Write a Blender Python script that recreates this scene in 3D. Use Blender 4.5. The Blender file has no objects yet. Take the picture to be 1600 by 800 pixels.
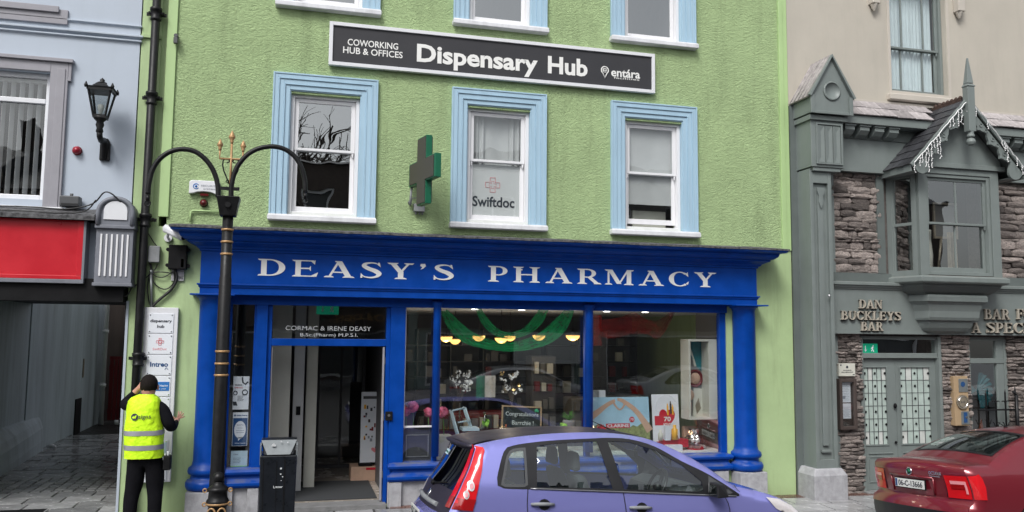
import bpy, bmesh, math, random
from math import sin, cos, pi, radians as R
from mathutils import Vector, Matrix
from mathutils.geometry import delaunay_2d_cdt
random.seed(7)
scn = bpy.context.scene
C = scn.collection

# ---------------------------------------------------------------- camera
F_PX, YAW, PIT, ROLL, CD, CH = 1300, .254775, .093888, .009789, 11.34, 2.268
FW = Vector((sin(YAW)*cos(PIT), cos(YAW)*cos(PIT), sin(PIT)))
RT = Vector((cos(YAW), -sin(YAW), 0)); UP = RT.cross(FW)
R2 = RT*cos(ROLL)+UP*sin(ROLL); U2 = -RT*sin(ROLL)+UP*cos(ROLL)
cam = bpy.data.cameras.new('camera'); camo = bpy.data.objects.new('camera', cam); C.objects.link(camo)
cam.sensor_width = 36; cam.lens = 36*F_PX/1600; cam.clip_start = .1; cam.clip_end = 500
m = Matrix((R2, U2, -FW)).transposed().to_4x4(); m.translation = Vector((0, -CD, CH))
camo.matrix_world = m
scn.camera = camo

def at(px, py, Y=0.):
    """world (X, Z) of a point measured in the photograph that lies on the plane y=Y"""
    d = FW*F_PX + R2*(px-800) + U2*(400-py)
    t = (Y+CD)/d.y
    return d.x*t, CH+d.z*t

# ---------------------------------------------------------------- light
world = bpy.data.worlds.new('World'); scn.world = world; world.use_nodes = True
wn = world.node_tree.nodes; wl = world.node_tree.links; wn.clear()
sky = wn.new('ShaderNodeTexSky'); sky.sky_type = 'NISHITA'; sky.sun_disc = False
SUN_EL, SUN_AZ = R(48), R(215)
sky.sun_elevation = SUN_EL; sky.sun_rotation = SUN_AZ; sky.dust_density = 3; sky.ozone_density = 1
hs = wn.new('ShaderNodeHueSaturation'); hs.inputs['Saturation'].default_value = .22
bg = wn.new('ShaderNodeBackground'); bg.inputs['Strength'].default_value = .115
wo = wn.new('ShaderNodeOutputWorld')
wl.new(sky.outputs[0], hs.inputs['Color']); wl.new(hs.outputs[0], bg.inputs[0]); wl.new(bg.outputs[0], wo.inputs[0])
sun = bpy.data.lights.new('sun', 'SUN'); sun.energy = 1.5; sun.angle = R(22); sun.color = (1, .985, .96)
suno = bpy.data.objects.new('sun', sun); C.objects.link(suno)
sd = Vector((sin(SUN_AZ)*cos(SUN_EL), cos(SUN_AZ)*cos(SUN_EL), sin(SUN_EL)))
suno.rotation_euler = sd.to_track_quat('Z', 'Y').to_euler()
vs = scn.view_settings
vs.view_transform = 'Standard'; vs.look = 'None'; vs.gamma = 1; vs.exposure = .63
scn.cycles.transparent_max_bounces = 24; scn.cycles.max_bounces = 8

# ---------------------------------------------------------------- materials
def new_mat(name):
    m = bpy.data.materials.new(name); m.use_nodes = True
    nt = m.node_tree; nt.nodes.clear()
    return m, nt, nt.nodes, nt.links
def sr(r, g, b):
    f = lambda c: (c/255/12.92 if c/255 <= .04045 else ((c/255+.055)/1.055)**2.4)
    return (f(r), f(g), f(b))
MATS = {}
def mat(name, col, rough=.55, metal=0., var=.1, scale=5., bump=0., bscale=60., rand=0., coat=0., stain=0., streak=False, dist=.01, emit=0., spec=.5, wet=0., dust=0.):
    m, nt, n, l = new_mat(name)
    out = n.new('ShaderNodeOutputMaterial'); p = n.new('ShaderNodeBsdfPrincipled')
    l.new(p.outputs[0], out.inputs[0])
    p.inputs['Metallic'].default_value = metal
    p.inputs['Coat Weight'].default_value = coat; p.inputs['Coat Roughness'].default_value = .06
    p.inputs['Specular IOR Level'].default_value = spec
    tc = n.new('ShaderNodeTexCoord')
    mp = n.new('ShaderNodeMapping'); l.new(tc.outputs['Object'], mp.inputs[0])
    if streak: mp.inputs['Scale'].default_value = (1, 1, .12)
    nz = n.new('ShaderNodeTexNoise'); nz.inputs['Scale'].default_value = scale; nz.inputs['Detail'].default_value = 6; nz.inputs['Roughness'].default_value = .65
    l.new(mp.outputs[0], nz.inputs[0])
    mr = n.new('ShaderNodeMapRange'); l.new(nz.outputs[0], mr.inputs[0])
    mr.inputs[1].default_value = .3; mr.inputs[2].default_value = .7; mr.inputs[3].default_value = 1-var; mr.inputs[4].default_value = 1+var
    fac = mr.outputs[0]
    if rand:
        oi = n.new('ShaderNodeObjectInfo'); r2 = n.new('ShaderNodeMapRange'); l.new(oi.outputs['Random'], r2.inputs[0])
        r2.inputs[3].default_value = 1-rand; r2.inputs[4].default_value = 1+rand
        mm = n.new('ShaderNodeMath'); mm.operation = 'MULTIPLY'; l.new(fac, mm.inputs[0]); l.new(r2.outputs[0], mm.inputs[1]); fac = mm.outputs[0]
    vm = n.new('ShaderNodeVectorMath'); vm.operation = 'SCALE'; vm.inputs[0].default_value = col; l.new(fac, vm.inputs['Scale'])
    colout = vm.outputs[0]
    if stain:
        n2 = n.new('ShaderNodeTexNoise'); n2.inputs['Scale'].default_value = 1.1; n2.inputs['Detail'].default_value = 8; n2.inputs['Roughness'].default_value = .7
        m2 = n.new('ShaderNodeMapping'); m2.inputs['Scale'].default_value = (4.2, 4.2, .5); l.new(tc.outputs['Object'], m2.inputs[0]); l.new(m2.outputs[0], n2.inputs[0])
        r3 = n.new('ShaderNodeMapRange'); l.new(n2.outputs[0], r3.inputs[0]); r3.inputs[1].default_value = .5; r3.inputs[2].default_value = .78; r3.inputs[4].default_value = stain
        mx = n.new('ShaderNodeMix'); mx.data_type = 'RGBA'; l.new(r3.outputs[0], mx.inputs['Factor'])
        l.new(colout, mx.inputs['A']); mx.inputs['B'].default_value = (col[0]*.35+.01, col[1]*.35+.01, col[2]*.33+.01, 1)
        colout = mx.outputs['Result']
    if dust:                     # grime that settles on ledges and other faces that look up
        g = n.new('ShaderNodeNewGeometry'); sx = n.new('ShaderNodeSeparateXYZ'); l.new(g.outputs['Normal'], sx.inputs[0])
        d1 = n.new('ShaderNodeMapRange'); l.new(sx.outputs[2], d1.inputs[0]); d1.inputs[1].default_value = .35; d1.inputs[2].default_value = .95
        n3 = n.new('ShaderNodeTexNoise'); n3.inputs['Scale'].default_value = 7; n3.inputs['Detail'].default_value = 7; l.new(tc.outputs['Object'], n3.inputs[0])
        d2 = n.new('ShaderNodeMapRange'); l.new(n3.outputs[0], d2.inputs[0]); d2.inputs[1].default_value = .35; d2.inputs[2].default_value = .65; d2.inputs[4].default_value = dust
        mu = n.new('ShaderNodeMath'); mu.operation = 'MULTIPLY'; l.new(d1.outputs[0], mu.inputs[0]); l.new(d2.outputs[0], mu.inputs[1])
        m3 = n.new('ShaderNodeMix'); m3.data_type = 'RGBA'; l.new(mu.outputs[0], m3.inputs['Factor']); l.new(colout, m3.inputs['A']); m3.inputs['B'].default_value = (.16, .155, .14, 1); colout = m3.outputs['Result']
    l.new(colout, p.inputs['Base Color'])
    rr = n.new('ShaderNodeMapRange'); l.new(nz.outputs[0], rr.inputs[0]); rr.inputs[1].default_value = .3; rr.inputs[2].default_value = .7
    dr = 0 if coat > .85 else .08
    rr.inputs[3].default_value = max(.02, rough-dr-wet); rr.inputs[4].default_value = min(1, rough+dr)
    l.new(rr.outputs[0], p.inputs['Roughness'])
    if bump:
        b = n.new('ShaderNodeTexNoise'); b.inputs['Scale'].default_value = bscale; b.inputs['Detail'].default_value = 4
        l.new(tc.outputs['Object'], b.inputs[0])
        bn = n.new('ShaderNodeBump'); bn.inputs['Strength'].default_value = bump; bn.inputs['Distance'].default_value = dist
        l.new(b.outputs[0], bn.inputs['Height']); l.new(bn.outputs[0], p.inputs['Normal'])
    if emit:
        p.inputs['Emission Color'].default_value = (*col, 1); p.inputs['Emission Strength'].default_value = emit
    MATS[name] = m
    return m

def roughcast(name, col, amp=.02):
    m = mat(name, col, .8, 0, .10, 1.6, 0, stain=.42, spec=.25)
    nt = m.node_tree; n = nt.nodes; l = nt.links
    p = next(x for x in n if x.type == 'BSDF_PRINCIPLED'); tc = next(x for x in n if x.type == 'TEX_COORD')
    mp = n.new('ShaderNodeMapping'); mp.inputs['Scale'].default_value = (1, 1, 1.5); mp.inputs['Rotation'].default_value = (0, .5, 0)
    l.new(tc.outputs['Object'], mp.inputs[0])
    b = n.new('ShaderNodeTexNoise'); b.inputs['Scale'].default_value = 22; b.inputs['Detail'].default_value = 6; b.inputs['Roughness'].default_value = .62; b.inputs['Distortion'].default_value = 1.3
    l.new(mp.outputs[0], b.inputs[0])
    bn = n.new('ShaderNodeBump'); bn.inputs['Strength'].default_value = .85; bn.inputs['Distance'].default_value = amp*1.6
    l.new(b.outputs[0], bn.inputs['Height']); l.new(bn.outputs[0], p.inputs['Normal'])
    return m

def glass(name, tint=(.9, .93, .92), refl=1.0, wob=.02, rough=0., wscale=2.5):
    m, nt, n, l = new_mat(name)
    out = n.new('ShaderNodeOutputMaterial'); mx = n.new('ShaderNodeMixShader'); tr = n.new('ShaderNodeBsdfTransparent'); gl = n.new('ShaderNodeBsdfGlossy')
    tr.inputs[0].default_value = (*tint, 1); gl.inputs['Roughness'].default_value = rough; gl.inputs[0].default_value = (.97, 1, 1, 1)
    ge = n.new('ShaderNodeNewGeometry'); dt = n.new('ShaderNodeVectorMath'); dt.operation = 'DOT_PRODUCT'; l.new(ge.outputs['Normal'], dt.inputs[0]); l.new(ge.outputs['Incoming'], dt.inputs[1])
    def mth(op, a, b=None):
        q = n.new('ShaderNodeMath'); q.operation = op
        for i, x in enumerate((a, b)):
            if x is None: continue
            if isinstance(x, (int, float)): q.inputs[i].default_value = x
            else: l.new(x, q.inputs[i])
        return q.outputs[0]
    # Schlick reflectance, the same from both sides of the thin pane
    fz = mth('ADD', mth('MULTIPLY', mth('POWER', mth('SUBTRACT', 1., mth('ABSOLUTE', dt.outputs['Value'])), 5.), .96), .04)
    mu = n.new('ShaderNodeMath'); mu.operation = 'MULTIPLY_ADD'; mu.use_clamp = True; l.new(fz, mu.inputs[0]); mu.inputs[1].default_value = 1.9*refl; mu.inputs[2].default_value = .01
    l.new(mu.outputs[0], mx.inputs[0]); l.new(tr.outputs[0], mx.inputs[1]); l.new(gl.outputs[0], mx.inputs[2]); l.new(mx.outputs[0], out.inputs[0])
    tc = n.new('ShaderNodeTexCoord'); b = n.new('ShaderNodeTexNoise'); b.inputs['Scale'].default_value = wscale; b.inputs['Detail'].default_value = 1
    l.new(tc.outputs['Object'], b.inputs[0]); bn = n.new('ShaderNodeBump'); bn.inputs['Strength'].default_value = .5; bn.inputs['Distance'].default_value = wob
    l.new(b.outputs[0], bn.inputs['Height']); l.new(bn.outputs[0], gl.inputs['Normal'])
    MATS[name] = m
    return m

def cloth(name, col, alpha):
    m, nt, n, l = new_mat(name)
    out = n.new('ShaderNodeOutputMaterial'); mx = n.new('ShaderNodeMixShader'); tr = n.new('ShaderNodeBsdfTransparent'); df = n.new('ShaderNodeBsdfTranslucent'); d2 = n.new('ShaderNodeBsdfDiffuse')
    df.inputs[0].default_value = (*col, 1); d2.inputs[0].default_value = (*col, 1)
    ad = n.new('ShaderNodeMixShader'); ad.inputs[0].default_value = .5; l.new(df.outputs[0], ad.inputs[1]); l.new(d2.outputs[0], ad.inputs[2])
    tc = n.new('ShaderNodeTexCoord'); nz = n.new('ShaderNodeTexNoise'); nz.inputs['Scale'].default_value = 9; l.new(tc.outputs['Object'], nz.inputs[0])
    mr = n.new('ShaderNodeMapRange'); l.new(nz.outputs[0], mr.inputs[0]); mr.inputs[1].default_value = .3; mr.inputs[2].default_value = .7; mr.inputs[3].default_value = alpha-.2; mr.inputs[4].default_value = min(1, alpha+.2)
    l.new(mr.outputs[0], mx.inputs[0]); l.new(tr.outputs[0], mx.inputs[1]); l.new(ad.outputs[0], mx.inputs[2]); l.new(mx.outputs[0], out.inputs[0])
    MATS[name] = m
    return m

M = MATS
roughcast('green_roughcast', (.405, .535, .275), .032)
mat('green_smooth', (.39, .515, .265), .6, var=.07, scale=2, bump=.3, bscale=25, stain=.45, dist=.006)
mat('green_band', (.40, .56, .26), .55, var=.05, scale=2, bump=.15, bscale=18, stain=.15, dist=.006)
mat('pale_blue', (.36, .52, .64), .5, var=.06, streak=True, scale=7, stain=.1)
mat('white_paint', (.74, .74, .76), .4, var=.05, scale=8, streak=True, stain=.06)
mat('white_sill', (.68, .69, .72), .55, var=.1, scale=6, stain=.35, dust=.6)
mat('frosted_film', (.64, .65, .65), .6, var=.03)
mat('white_plastic', (.70, .71, .74), .3, var=.02)
mat('shop_blue', (.0, .050, .31), .40, var=.16, scale=4, bump=.10, bscale=14, spec=.22, coat=.0, dist=.004, stain=.22, dust=.7)
mat('letter_white', (.78, .78, .76), .45, var=.03)
mat('lead', (.10, .10, .105), .7, var=.9, scale=18, spec=.3, bump=.5, bscale=30)
mat('plinth_stone', (.36, .36, .38), .7, var=.22, scale=9, bump=.3, bscale=50, stain=.45)
mat('sign_grey', (.040, .040, .045), .45, spec=.3, var=.06, scale=3)
mat('black_iron', (.009, .009, .010), .42, spec=.28, var=.3, scale=12, bump=.12, bscale=35)
mat('matt_black', (.008, .008, .009), .6, var=.3, spec=.15)
mat('gold', (.40, .24, .11), .45, .3, .2, 12)
mat('cable', (.015, .015, .016), .5)
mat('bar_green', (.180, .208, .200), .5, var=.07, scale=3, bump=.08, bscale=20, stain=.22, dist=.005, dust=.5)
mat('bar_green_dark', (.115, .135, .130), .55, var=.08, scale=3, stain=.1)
mat('cream', (.46, .425, .365), .75, var=.06, scale=1.2, bump=.2, bscale=14, stain=.14, dist=.006)
mat('cream_trim', (.50, .46, .405), .7, var=.05, scale=3, stain=.1)
mat('stone', (.34, .29, .265), .75, var=.6, scale=9, bump=1., bscale=24, rand=.6, dist=.03)
mat('mortar', (.11, .095, .088), .95, var=.3, scale=20, bump=.5)
mat('slate', (.040, .041, .046), .45, var=.35, scale=10, bump=.5, bscale=30, rand=.35)
mat('slate_pale', (.30, .275, .275), .6, var=.4, scale=10, bump=.5, bscale=24, rand=.25)
mat('ridge_tile', (.055, .032, .024), .85, var=.5, scale=14, bump=.6)
mat('pale_wall', (.43, .485, .56), .7, var=.04, scale=1.2, bump=.08, bscale=12, stain=.07)
mat('grey_trim', (.29, .285, .315), .6, var=.08, scale=4, stain=.15)
mat('console_grey', (.17, .18, .21), .5, var=.12, scale=6, stain=.15)
mat('red_sign', (.50, .008, .02), .35, var=.12, scale=2)
mat('dark_red', (.16, .01, .015), .5, var=.15)
mat('alley_wall', (.38, .43, .47), .6, spec=.25, var=.25, scale=1.4, streak=True, bump=.3, bscale=9, stain=.55)
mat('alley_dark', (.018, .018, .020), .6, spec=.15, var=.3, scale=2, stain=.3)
mat('paver', (.30, .30, .305), .28, var=.25, scale=4, bump=.12, bscale=20, rand=.34, wet=.20)
mat('joint', (.022, .021, .020), .6, var=.3, scale=20, wet=.2)
mat('brick_paver', (.14, .07, .055), .4, var=.35, scale=9, bump=.3, rand=.3, wet=.15)
mat('asphalt', (.05, .05, .052), .6, var=.3, scale=30, bump=.5, bscale=120, wet=.25)
mat('kerb', (.22, .22, .22), .6, var=.2, scale=9, bump=.3)
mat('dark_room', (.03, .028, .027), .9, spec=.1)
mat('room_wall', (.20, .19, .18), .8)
mat('room_dark', (.10, .10, .105), .7, var=.1)
mat('room_mid', (.15, .15, .145), .6, var=.08)
mat('ceiling_white', (.75, .75, .74), .8, var=.02)
mat('floor_tile', (.42, .37, .32), .25, var=.06, scale=3)
mat('mat_grey', (.045, .048, .052), .9, var=.15, scale=60)
mat('blind_white', (.50, .51, .51), .7, var=.05, scale=3)
mat('blind_slat', (.60, .60, .60), .7, var=.04)
mat('curtain', (.60, .68, .70), .8, var=.05)
mat('paper', (.72, .75, .80), .6, var=.02)
mat('ink', (.03, .035, .05), .6, var=0)
mat('ink_soft', (.25, .27, .32), .6, var=0)
mat('pink_ink', (.70, .22, .25), .6, var=0)
mat('blue_print', (.02, .16, .48), .45, var=.03)
mat('navy_print', (.015, .07, .20), .45, var=.03)
mat('pale_print', (.50, .64, .72), .5, var=.03)
mat('green_plastic', (.006, .12, .06), .3, var=.06)
mat('exit_green', (.0, .30, .16), .4, var=.03, emit=.15)
mat('led_panel', (.055, .048, .043), .5, var=.35, scale=60)
mat('grey_box', (.23, .24, .25), .6, var=.15, scale=12, stain=.3)
mat('beacon_red', (.10, .006, .008), .2, var=.1)
mat('beacon_bright', (.28, .012, .03), .25, var=.1)
mat('steel', (.30, .30, .31), .35, .8, .1)
mat('chrome', (.75, .75, .76), .12, 1., .02)
mat('skin', (.52, .27, .20), .5, var=.06, scale=20)
mat('hair', (.012, .009, .008), .8, spec=.15, var=.3, scale=60, bump=.8, bscale=140)
mat('black_cloth', (.008, .008, .011), .85, spec=.1, var=.25, scale=9, bump=.3, bscale=30)
mat('denim', (.006, .006, .008), .85, spec=.1, var=.35, scale=6, bump=.3, bscale=30)
mat('hi_vis', (.62, .98, .02), .6, var=.10, scale=5, bump=.8, bscale=8, dist=.05, spec=.3)
mat('hi_vis_band', (.33, .33, .36), .35, .2, .08)
mat('shoe', (.05, .05, .055), .5)
mat('bin_black', (.009, .011, .015), .32, spec=.3, var=.3, scale=12, bump=.1)
mat('bin_grey', (.18, .20, .21), .35, var=.15, scale=8)
mat('sticker', (.55, .57, .58), .5, var=.2, scale=30)
mat('fiesta_paint', (.33, .335, .80), .22, .55, .0, 2, coat=.95)
mat('fiesta_shaded', (.032, .029, .044), .42, .1, .0, 2, spec=.35)  # roof, tailgate and spoiler: body paint darkened, shade put into the colour
mat('skoda_paint', (.21, .016, .028), .30, .35, .0, 2, coat=.9)
mat('silver_paint', (.42, .43, .45), .28, .6, .04, 2, coat=.9)
mat('car_black', (.012, .012, .014), .4, var=.1)
mat('car_grey', (.07, .073, .078), .5, var=.06)
mat('car_seat', (.045, .05, .055), .8, var=.1)
mat('door_line', (.012, .010, .02), .5, var=0)
mat('lamp_red', (.62, .010, .016), .12, var=.05, coat=.8)
mat('lamp_dark_red', (.30, .006, .008), .15, var=.05, coat=.8)
mat('lamp_clear', (.72, .68, .68), .12, .2, .1, 30, coat=.8)
mat('lamp_pink', (.85, .33, .36), .15, var=.08, coat=.8)
mat('plate_white', (.72, .73, .70), .4, var=.03)
mat('tyre', (.018, .018, .018), .8, var=.1)
mat('green_blob', (.05, .42, .20), .7, var=.1)
mat('wood_pale', (.38, .27, .16), .6, var=.12, streak=True)
mat('wood_dark', (.06, .045, .04), .5, var=.2, streak=True)
mat('brass_dull', (.30, .26, .20), .4, .4, .2, 20)
mat('letter_gold', (.42, .385, .32), .45, .1, .12, 8)
mat('chalkboard', (.014, .022, .022), .6, var=.1)
mat('chalk', (.62, .68, .66), .7, var=.1)
mat('flower_pink', (.90, .20, .36), .7, var=.15, scale=30)
mat('flower_white', (.85, .85, .83), .7, var=.05)
mat('leaf_green', (.09, .28, .05), .6, var=.2, scale=20)
mat('leaf_bright', (.30, .62, .08), .6, var=.15, scale=20)
mat('stem_brown', (.06, .045, .03), .8)
mat('poster_sky', (.36, .58, .72), .4, var=.10, scale=3)
mat('poster_grass', (.22, .26, .10), .5, var=.5, scale=26)
mat('poster_skin', (.55, .36, .26), .45, var=.12, scale=6)
mat('poster_red', (.55, .015, .035), .4, var=.05)
mat('gift_red', (.50, .01, .03), .3, var=.2, scale=12)
mat('cream_box', (.60, .60, .53), .45, var=.04)
mat('teal', (.01, .16, .19), .4, var=.3, scale=9)
mat('terracotta', (.42, .11, .05), .5, var=.2)
mat('amber', (.85, .45, .04), .3, var=.1)
mat('lamp_gold', (1.0, .58, .16), .4, var=.25, scale=30, emit=1.5)
mat('lamp_brass', (.55, .38, .15), .3, .7, .1)
mat('lamp_warm', (1.0, .70, .42), .4, var=.1, emit=2.0)
mat('spot_white', (1, .97, .9), .4, var=0, emit=3)
mat('bulb', (.75, .75, .72), .3)
mat('fairy_white', (.80, .80, .80), .4, var=.03)
mat('frost', (.42, .50, .46), .45, var=.14, scale=5)
mat('frost_pale', (.58, .60, .57), .45, var=.14, scale=5)
mat('far_brick', (.09, .07, .062), .85, var=.3, scale=6)
mat('far_render', (.32, .30, .28), .8, var=.15, scale=3)
mat('far_green', (.20, .26, .25), .8, var=.15, scale=3)
mat('far_roof', (.05, .052, .06), .7, var=.3, scale=8)
mat('bark', (.05, .04, .032), .9, var=.3)
mat('banner', (.55, .57, .58), .6, var=.05)
mat('stainless', (.25, .27, .27), .35, .5, .1)
cloth('tulle_green', (.03, .60, .24), .62)
cloth('tulle_red', (.55, .04, .04), .40)
cloth('flag_white', (.75, .75, .72), .9)
glass('glass_old', (.95, .97, .97), 2.6, .005, 0, 2.2)
glass('glass_old_dark', (.80, .84, .84), 4.0, .005, 0, 2.0)
glass('glass_shop', (.93, .95, .95), 2.6, .0008)
glass('glass_mid', (.88, .90, .90), 1.3, .004)
glass('glass_door', (.85, .87, .87), 1.2, .003)
glass('glass_car', (.80, .88, .86), 1.3, .001)
glass('glass_car_rear', (.35, .42, .42), 1.2, .001)
glass('glass_lantern', (.75, .78, .78), 1.6, .002)
glass('cellophane', (.9, .88, .88), 3.0, .03, .08, 14)

# ---------------------------------------------------------------- object helpers
BASE = {}
def thing(name, label, cat, loc=(0, 0, 0), group=None):
    o = bpy.data.objects.new(name, None); C.objects.link(o); o.empty_display_size = .1
    o.location = loc; o['label'] = label; o['category'] = cat
    if group: o['group'] = group
    BASE[o.name] = Vector(loc)
    return o
def tag(o, label, cat, group=None):
    o['label'] = label; o['category'] = cat
    if group: o['group'] = group
    return o
def link(name, me, mt, parent=None, loc=None):
    o = bpy.data.objects.new(name, me); C.objects.link(o)
    if mt is not None and not me.materials:
        for x in (mt if isinstance(mt, (list, tuple)) else [mt]): me.materials.append(M[x] if isinstance(x, str) else x)
    b = BASE.get(parent.name, Vector((0, 0, 0))) if parent else Vector((0, 0, 0))
    if parent: o.parent = parent
    BASE[o.name] = b
    if loc is not None: o.location = Vector(loc)-b
    return o

class MB:
    def __init__(s): s.v = []; s.f = []; s.mi = []; s.sm = []; s.m = 0; s.smooth = False
    def add(s, vs, fs, sm=None):
        o = len(s.v); s.v += [tuple(v) for v in vs]
        for f in fs: s.f.append([o+i for i in f]); s.mi.append(s.m); s.sm.append(s.smooth if sm is None else sm)
        return s
    def box(s, x0, x1, y0, y1, z0, z1):
        x0, x1 = sorted((x0, x1)); y0, y1 = sorted((y0, y1)); z0, z1 = sorted((z0, z1))
        return s.add([(x0,y0,z0),(x1,y0,z0),(x1,y1,z0),(x0,y1,z0),(x0,y0,z1),(x1,y0,z1),(x1,y1,z1),(x0,y1,z1)],
                     [(0,3,2,1),(4,5,6,7),(0,1,5,4),(1,2,6,5),(2,3,7,6),(3,0,4,7)], False)
    def hexa(s, b, t):
        """bottom and top quads (counterclockwise from above)"""
        return s.add(list(b)+list(t), [(0,3,2,1),(4,5,6,7),(0,1,5,4),(1,2,6,5),(2,3,7,6),(3,0,4,7)], False)
    def prism(s, pts, y0, y1, M4=None):
        """polygon in XZ extruded from y0 to y1"""
        n = len(pts)
        a = sum(pts[i][0]*pts[(i+1) % n][1]-pts[(i+1) % n][0]*pts[i][1] for i in range(n))
        if a < 0: pts = pts[::-1]
        vs = [Vector((p[0], y0, p[1])) for p in pts]+[Vector((p[0], y1, p[1])) for p in pts]
        if M4 is not None: vs = [M4 @ v for v in vs]
        return s.add(vs, [tuple(range(n)), tuple(range(2*n-1, n-1, -1))]+[(i, n+i, n+(i+1) % n, (i+1) % n) for i in range(n)], False)
    def tiers(s, prof, x0, x1, yf, yb):
        """stack of rectangles standing off a wall: prof = [(projection, z), ...] from bottom to top"""
        rings = [[(x0-p, yf-p, z), (x1+p, yf-p, z), (x1+p, yb, z), (x0-p, yb, z)] for p, z in prof]
        vs = [v for r in rings for v in r]; fs = [(0, 3, 2, 1)]
        for i in range(len(rings)-1):
            a = 4*i; b = a+4
            for k in range(4): fs.append((a+k, a+(k+1) % 4, b+(k+1) % 4, b+k))
        b = 4*(len(rings)-1); fs.append((b, b+1, b+2, b+3))
        return s.add(vs, fs, False)
    def lathe(s, cx, cy, prof, n=20, a0=0, a1=2*pi, M4=None):
        full = abs(a1-a0-2*pi) < 1e-6; k = n if full else n+1
        vs = []
        for r, z in prof:
            for i in range(k):
                a = a0+(a1-a0)*i/n
                v = Vector((cx+r*cos(a), cy+r*sin(a), z)); vs.append(M4 @ v if M4 is not None else v)
        fs = []
        for j in range(len(prof)-1):
            for i in range(n):
                i2 = (i+1) % k; fs.append((j*k+i, j*k+i2, (j+1)*k+i2, (j+1)*k+i))
        s.add(vs, fs, True)
        if full:
            L = len(s.v)-len(vs)
            if prof[0][0] > 1e-4: s.f.append([L+i for i in range(n)][::-1]); s.mi.append(s.m); s.sm.append(False)
            if prof[-1][0] > 1e-4: s.f.append([L+(len(prof)-1)*k+i for i in range(n)]); s.mi.append(s.m); s.sm.append(False)
        return s
    def tube(s, pts, r, n=8, flat=None):
        pts = [Vector(p) for p in pts]; rs = r if isinstance(r, (list, tuple)) else [r]*len(pts)
        t0 = (pts[1]-pts[0]).normalized(); up = Vector((0, 0, 1)) if abs(t0.z) < .9 else Vector((0, 1, 0))
        u = t0.cross(up).normalized(); vs = []
        for i, p in enumerate(pts):
            t = (pts[min(i+1, len(pts)-1)]-pts[max(i-1, 0)]).normalized()
            u = (u-t*u.dot(t)).normalized(); w = t.cross(u)
            for k in range(n):
                a = 2*pi*k/n; vs.append(p+(u*cos(a)+w*sin(a))*rs[i])
        fs = [(i*n+k, i*n+(k+1) % n, (i+1)*n+(k+1) % n, (i+1)*n+k) for i in range(len(pts)-1) for k in range(n)]
        s.add(vs, fs, n > 4)
        L = len(s.v)-len(vs)
        for f in ([L+i for i in range(n)][::-1], [L+(len(pts)-1)*n+i for i in range(n)]): s.f.append(f); s.mi.append(s.m); s.sm.append(False)
        return s
    def ball(s, c, r, n=12, sc=(1, 1, 1)):
        vs = []; fs = []; h = max(4, n//2)
        for j in range(h+1):
            for i in range(n):
                a = pi*j/h; b = 2*pi*i/n
                vs.append((c[0]+r*sc[0]*sin(a)*cos(b), c[1]+r*sc[1]*sin(a)*sin(b), c[2]-r*sc[2]*cos(a)))
        for j in range(h):
            for i in range(n): fs.append((j*n+i, j*n+(i+1) % n, (j+1)*n+(i+1) % n, (j+1)*n+i))
        return s.add(vs, fs, True)
    def xf(s, M4, start=0):
        for i in range(start, len(s.v)): s.v[i] = tuple(M4 @ Vector(s.v[i]))
        return s
    def mesh(s, name, mt, base=Vector((0, 0, 0))):
        me = bpy.data.meshes.new(name)
        me.from_pydata([(v[0]-base.x, v[1]-base.y, v[2]-base.z) for v in s.v], [], s.f)
        for x in (mt if isinstance(mt, (list, tuple)) else [mt]): me.materials.append(M[x] if isinstance(x, str) else x)
        me.polygons.foreach_set('material_index', s.mi); me.polygons.foreach_set('use_smooth', s.sm)
        me.update()
        return me
    def build(s, name, mt, parent=None, bevel=0., origin=None):
        b = BASE.get(parent.name, Vector((0, 0, 0))) if parent else Vector((0, 0, 0))
        off = Vector(origin) if origin is not None else b
        me = s.mesh(name, mt, off)
        o = bpy.data.objects.new(name, me); C.objects.link(o)
        if parent: o.parent = parent
        if origin is not None: o.location = off-b
        BASE[o.name] = off
        if bevel:
            md = o.modifiers.new('bevel', 'BEVEL'); md.width = bevel; md.segments = 2; md.limit_method = 'ANGLE'; md.angle_limit = R(35); md.harden_normals = False
        return o

def box(name, mt, parent, x0, x1, y0, y1, z0, z1, bevel=0.):
    return MB().box(x0, x1, y0, y1, z0, z1).build(name, mt, parent, bevel)
def struct(o): o['kind'] = 'structure'; return o
def stuff(o, label=None, cat=None):
    o['kind'] = 'stuff'
    if label: o['label'] = label; o['category'] = cat
    return o

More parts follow.
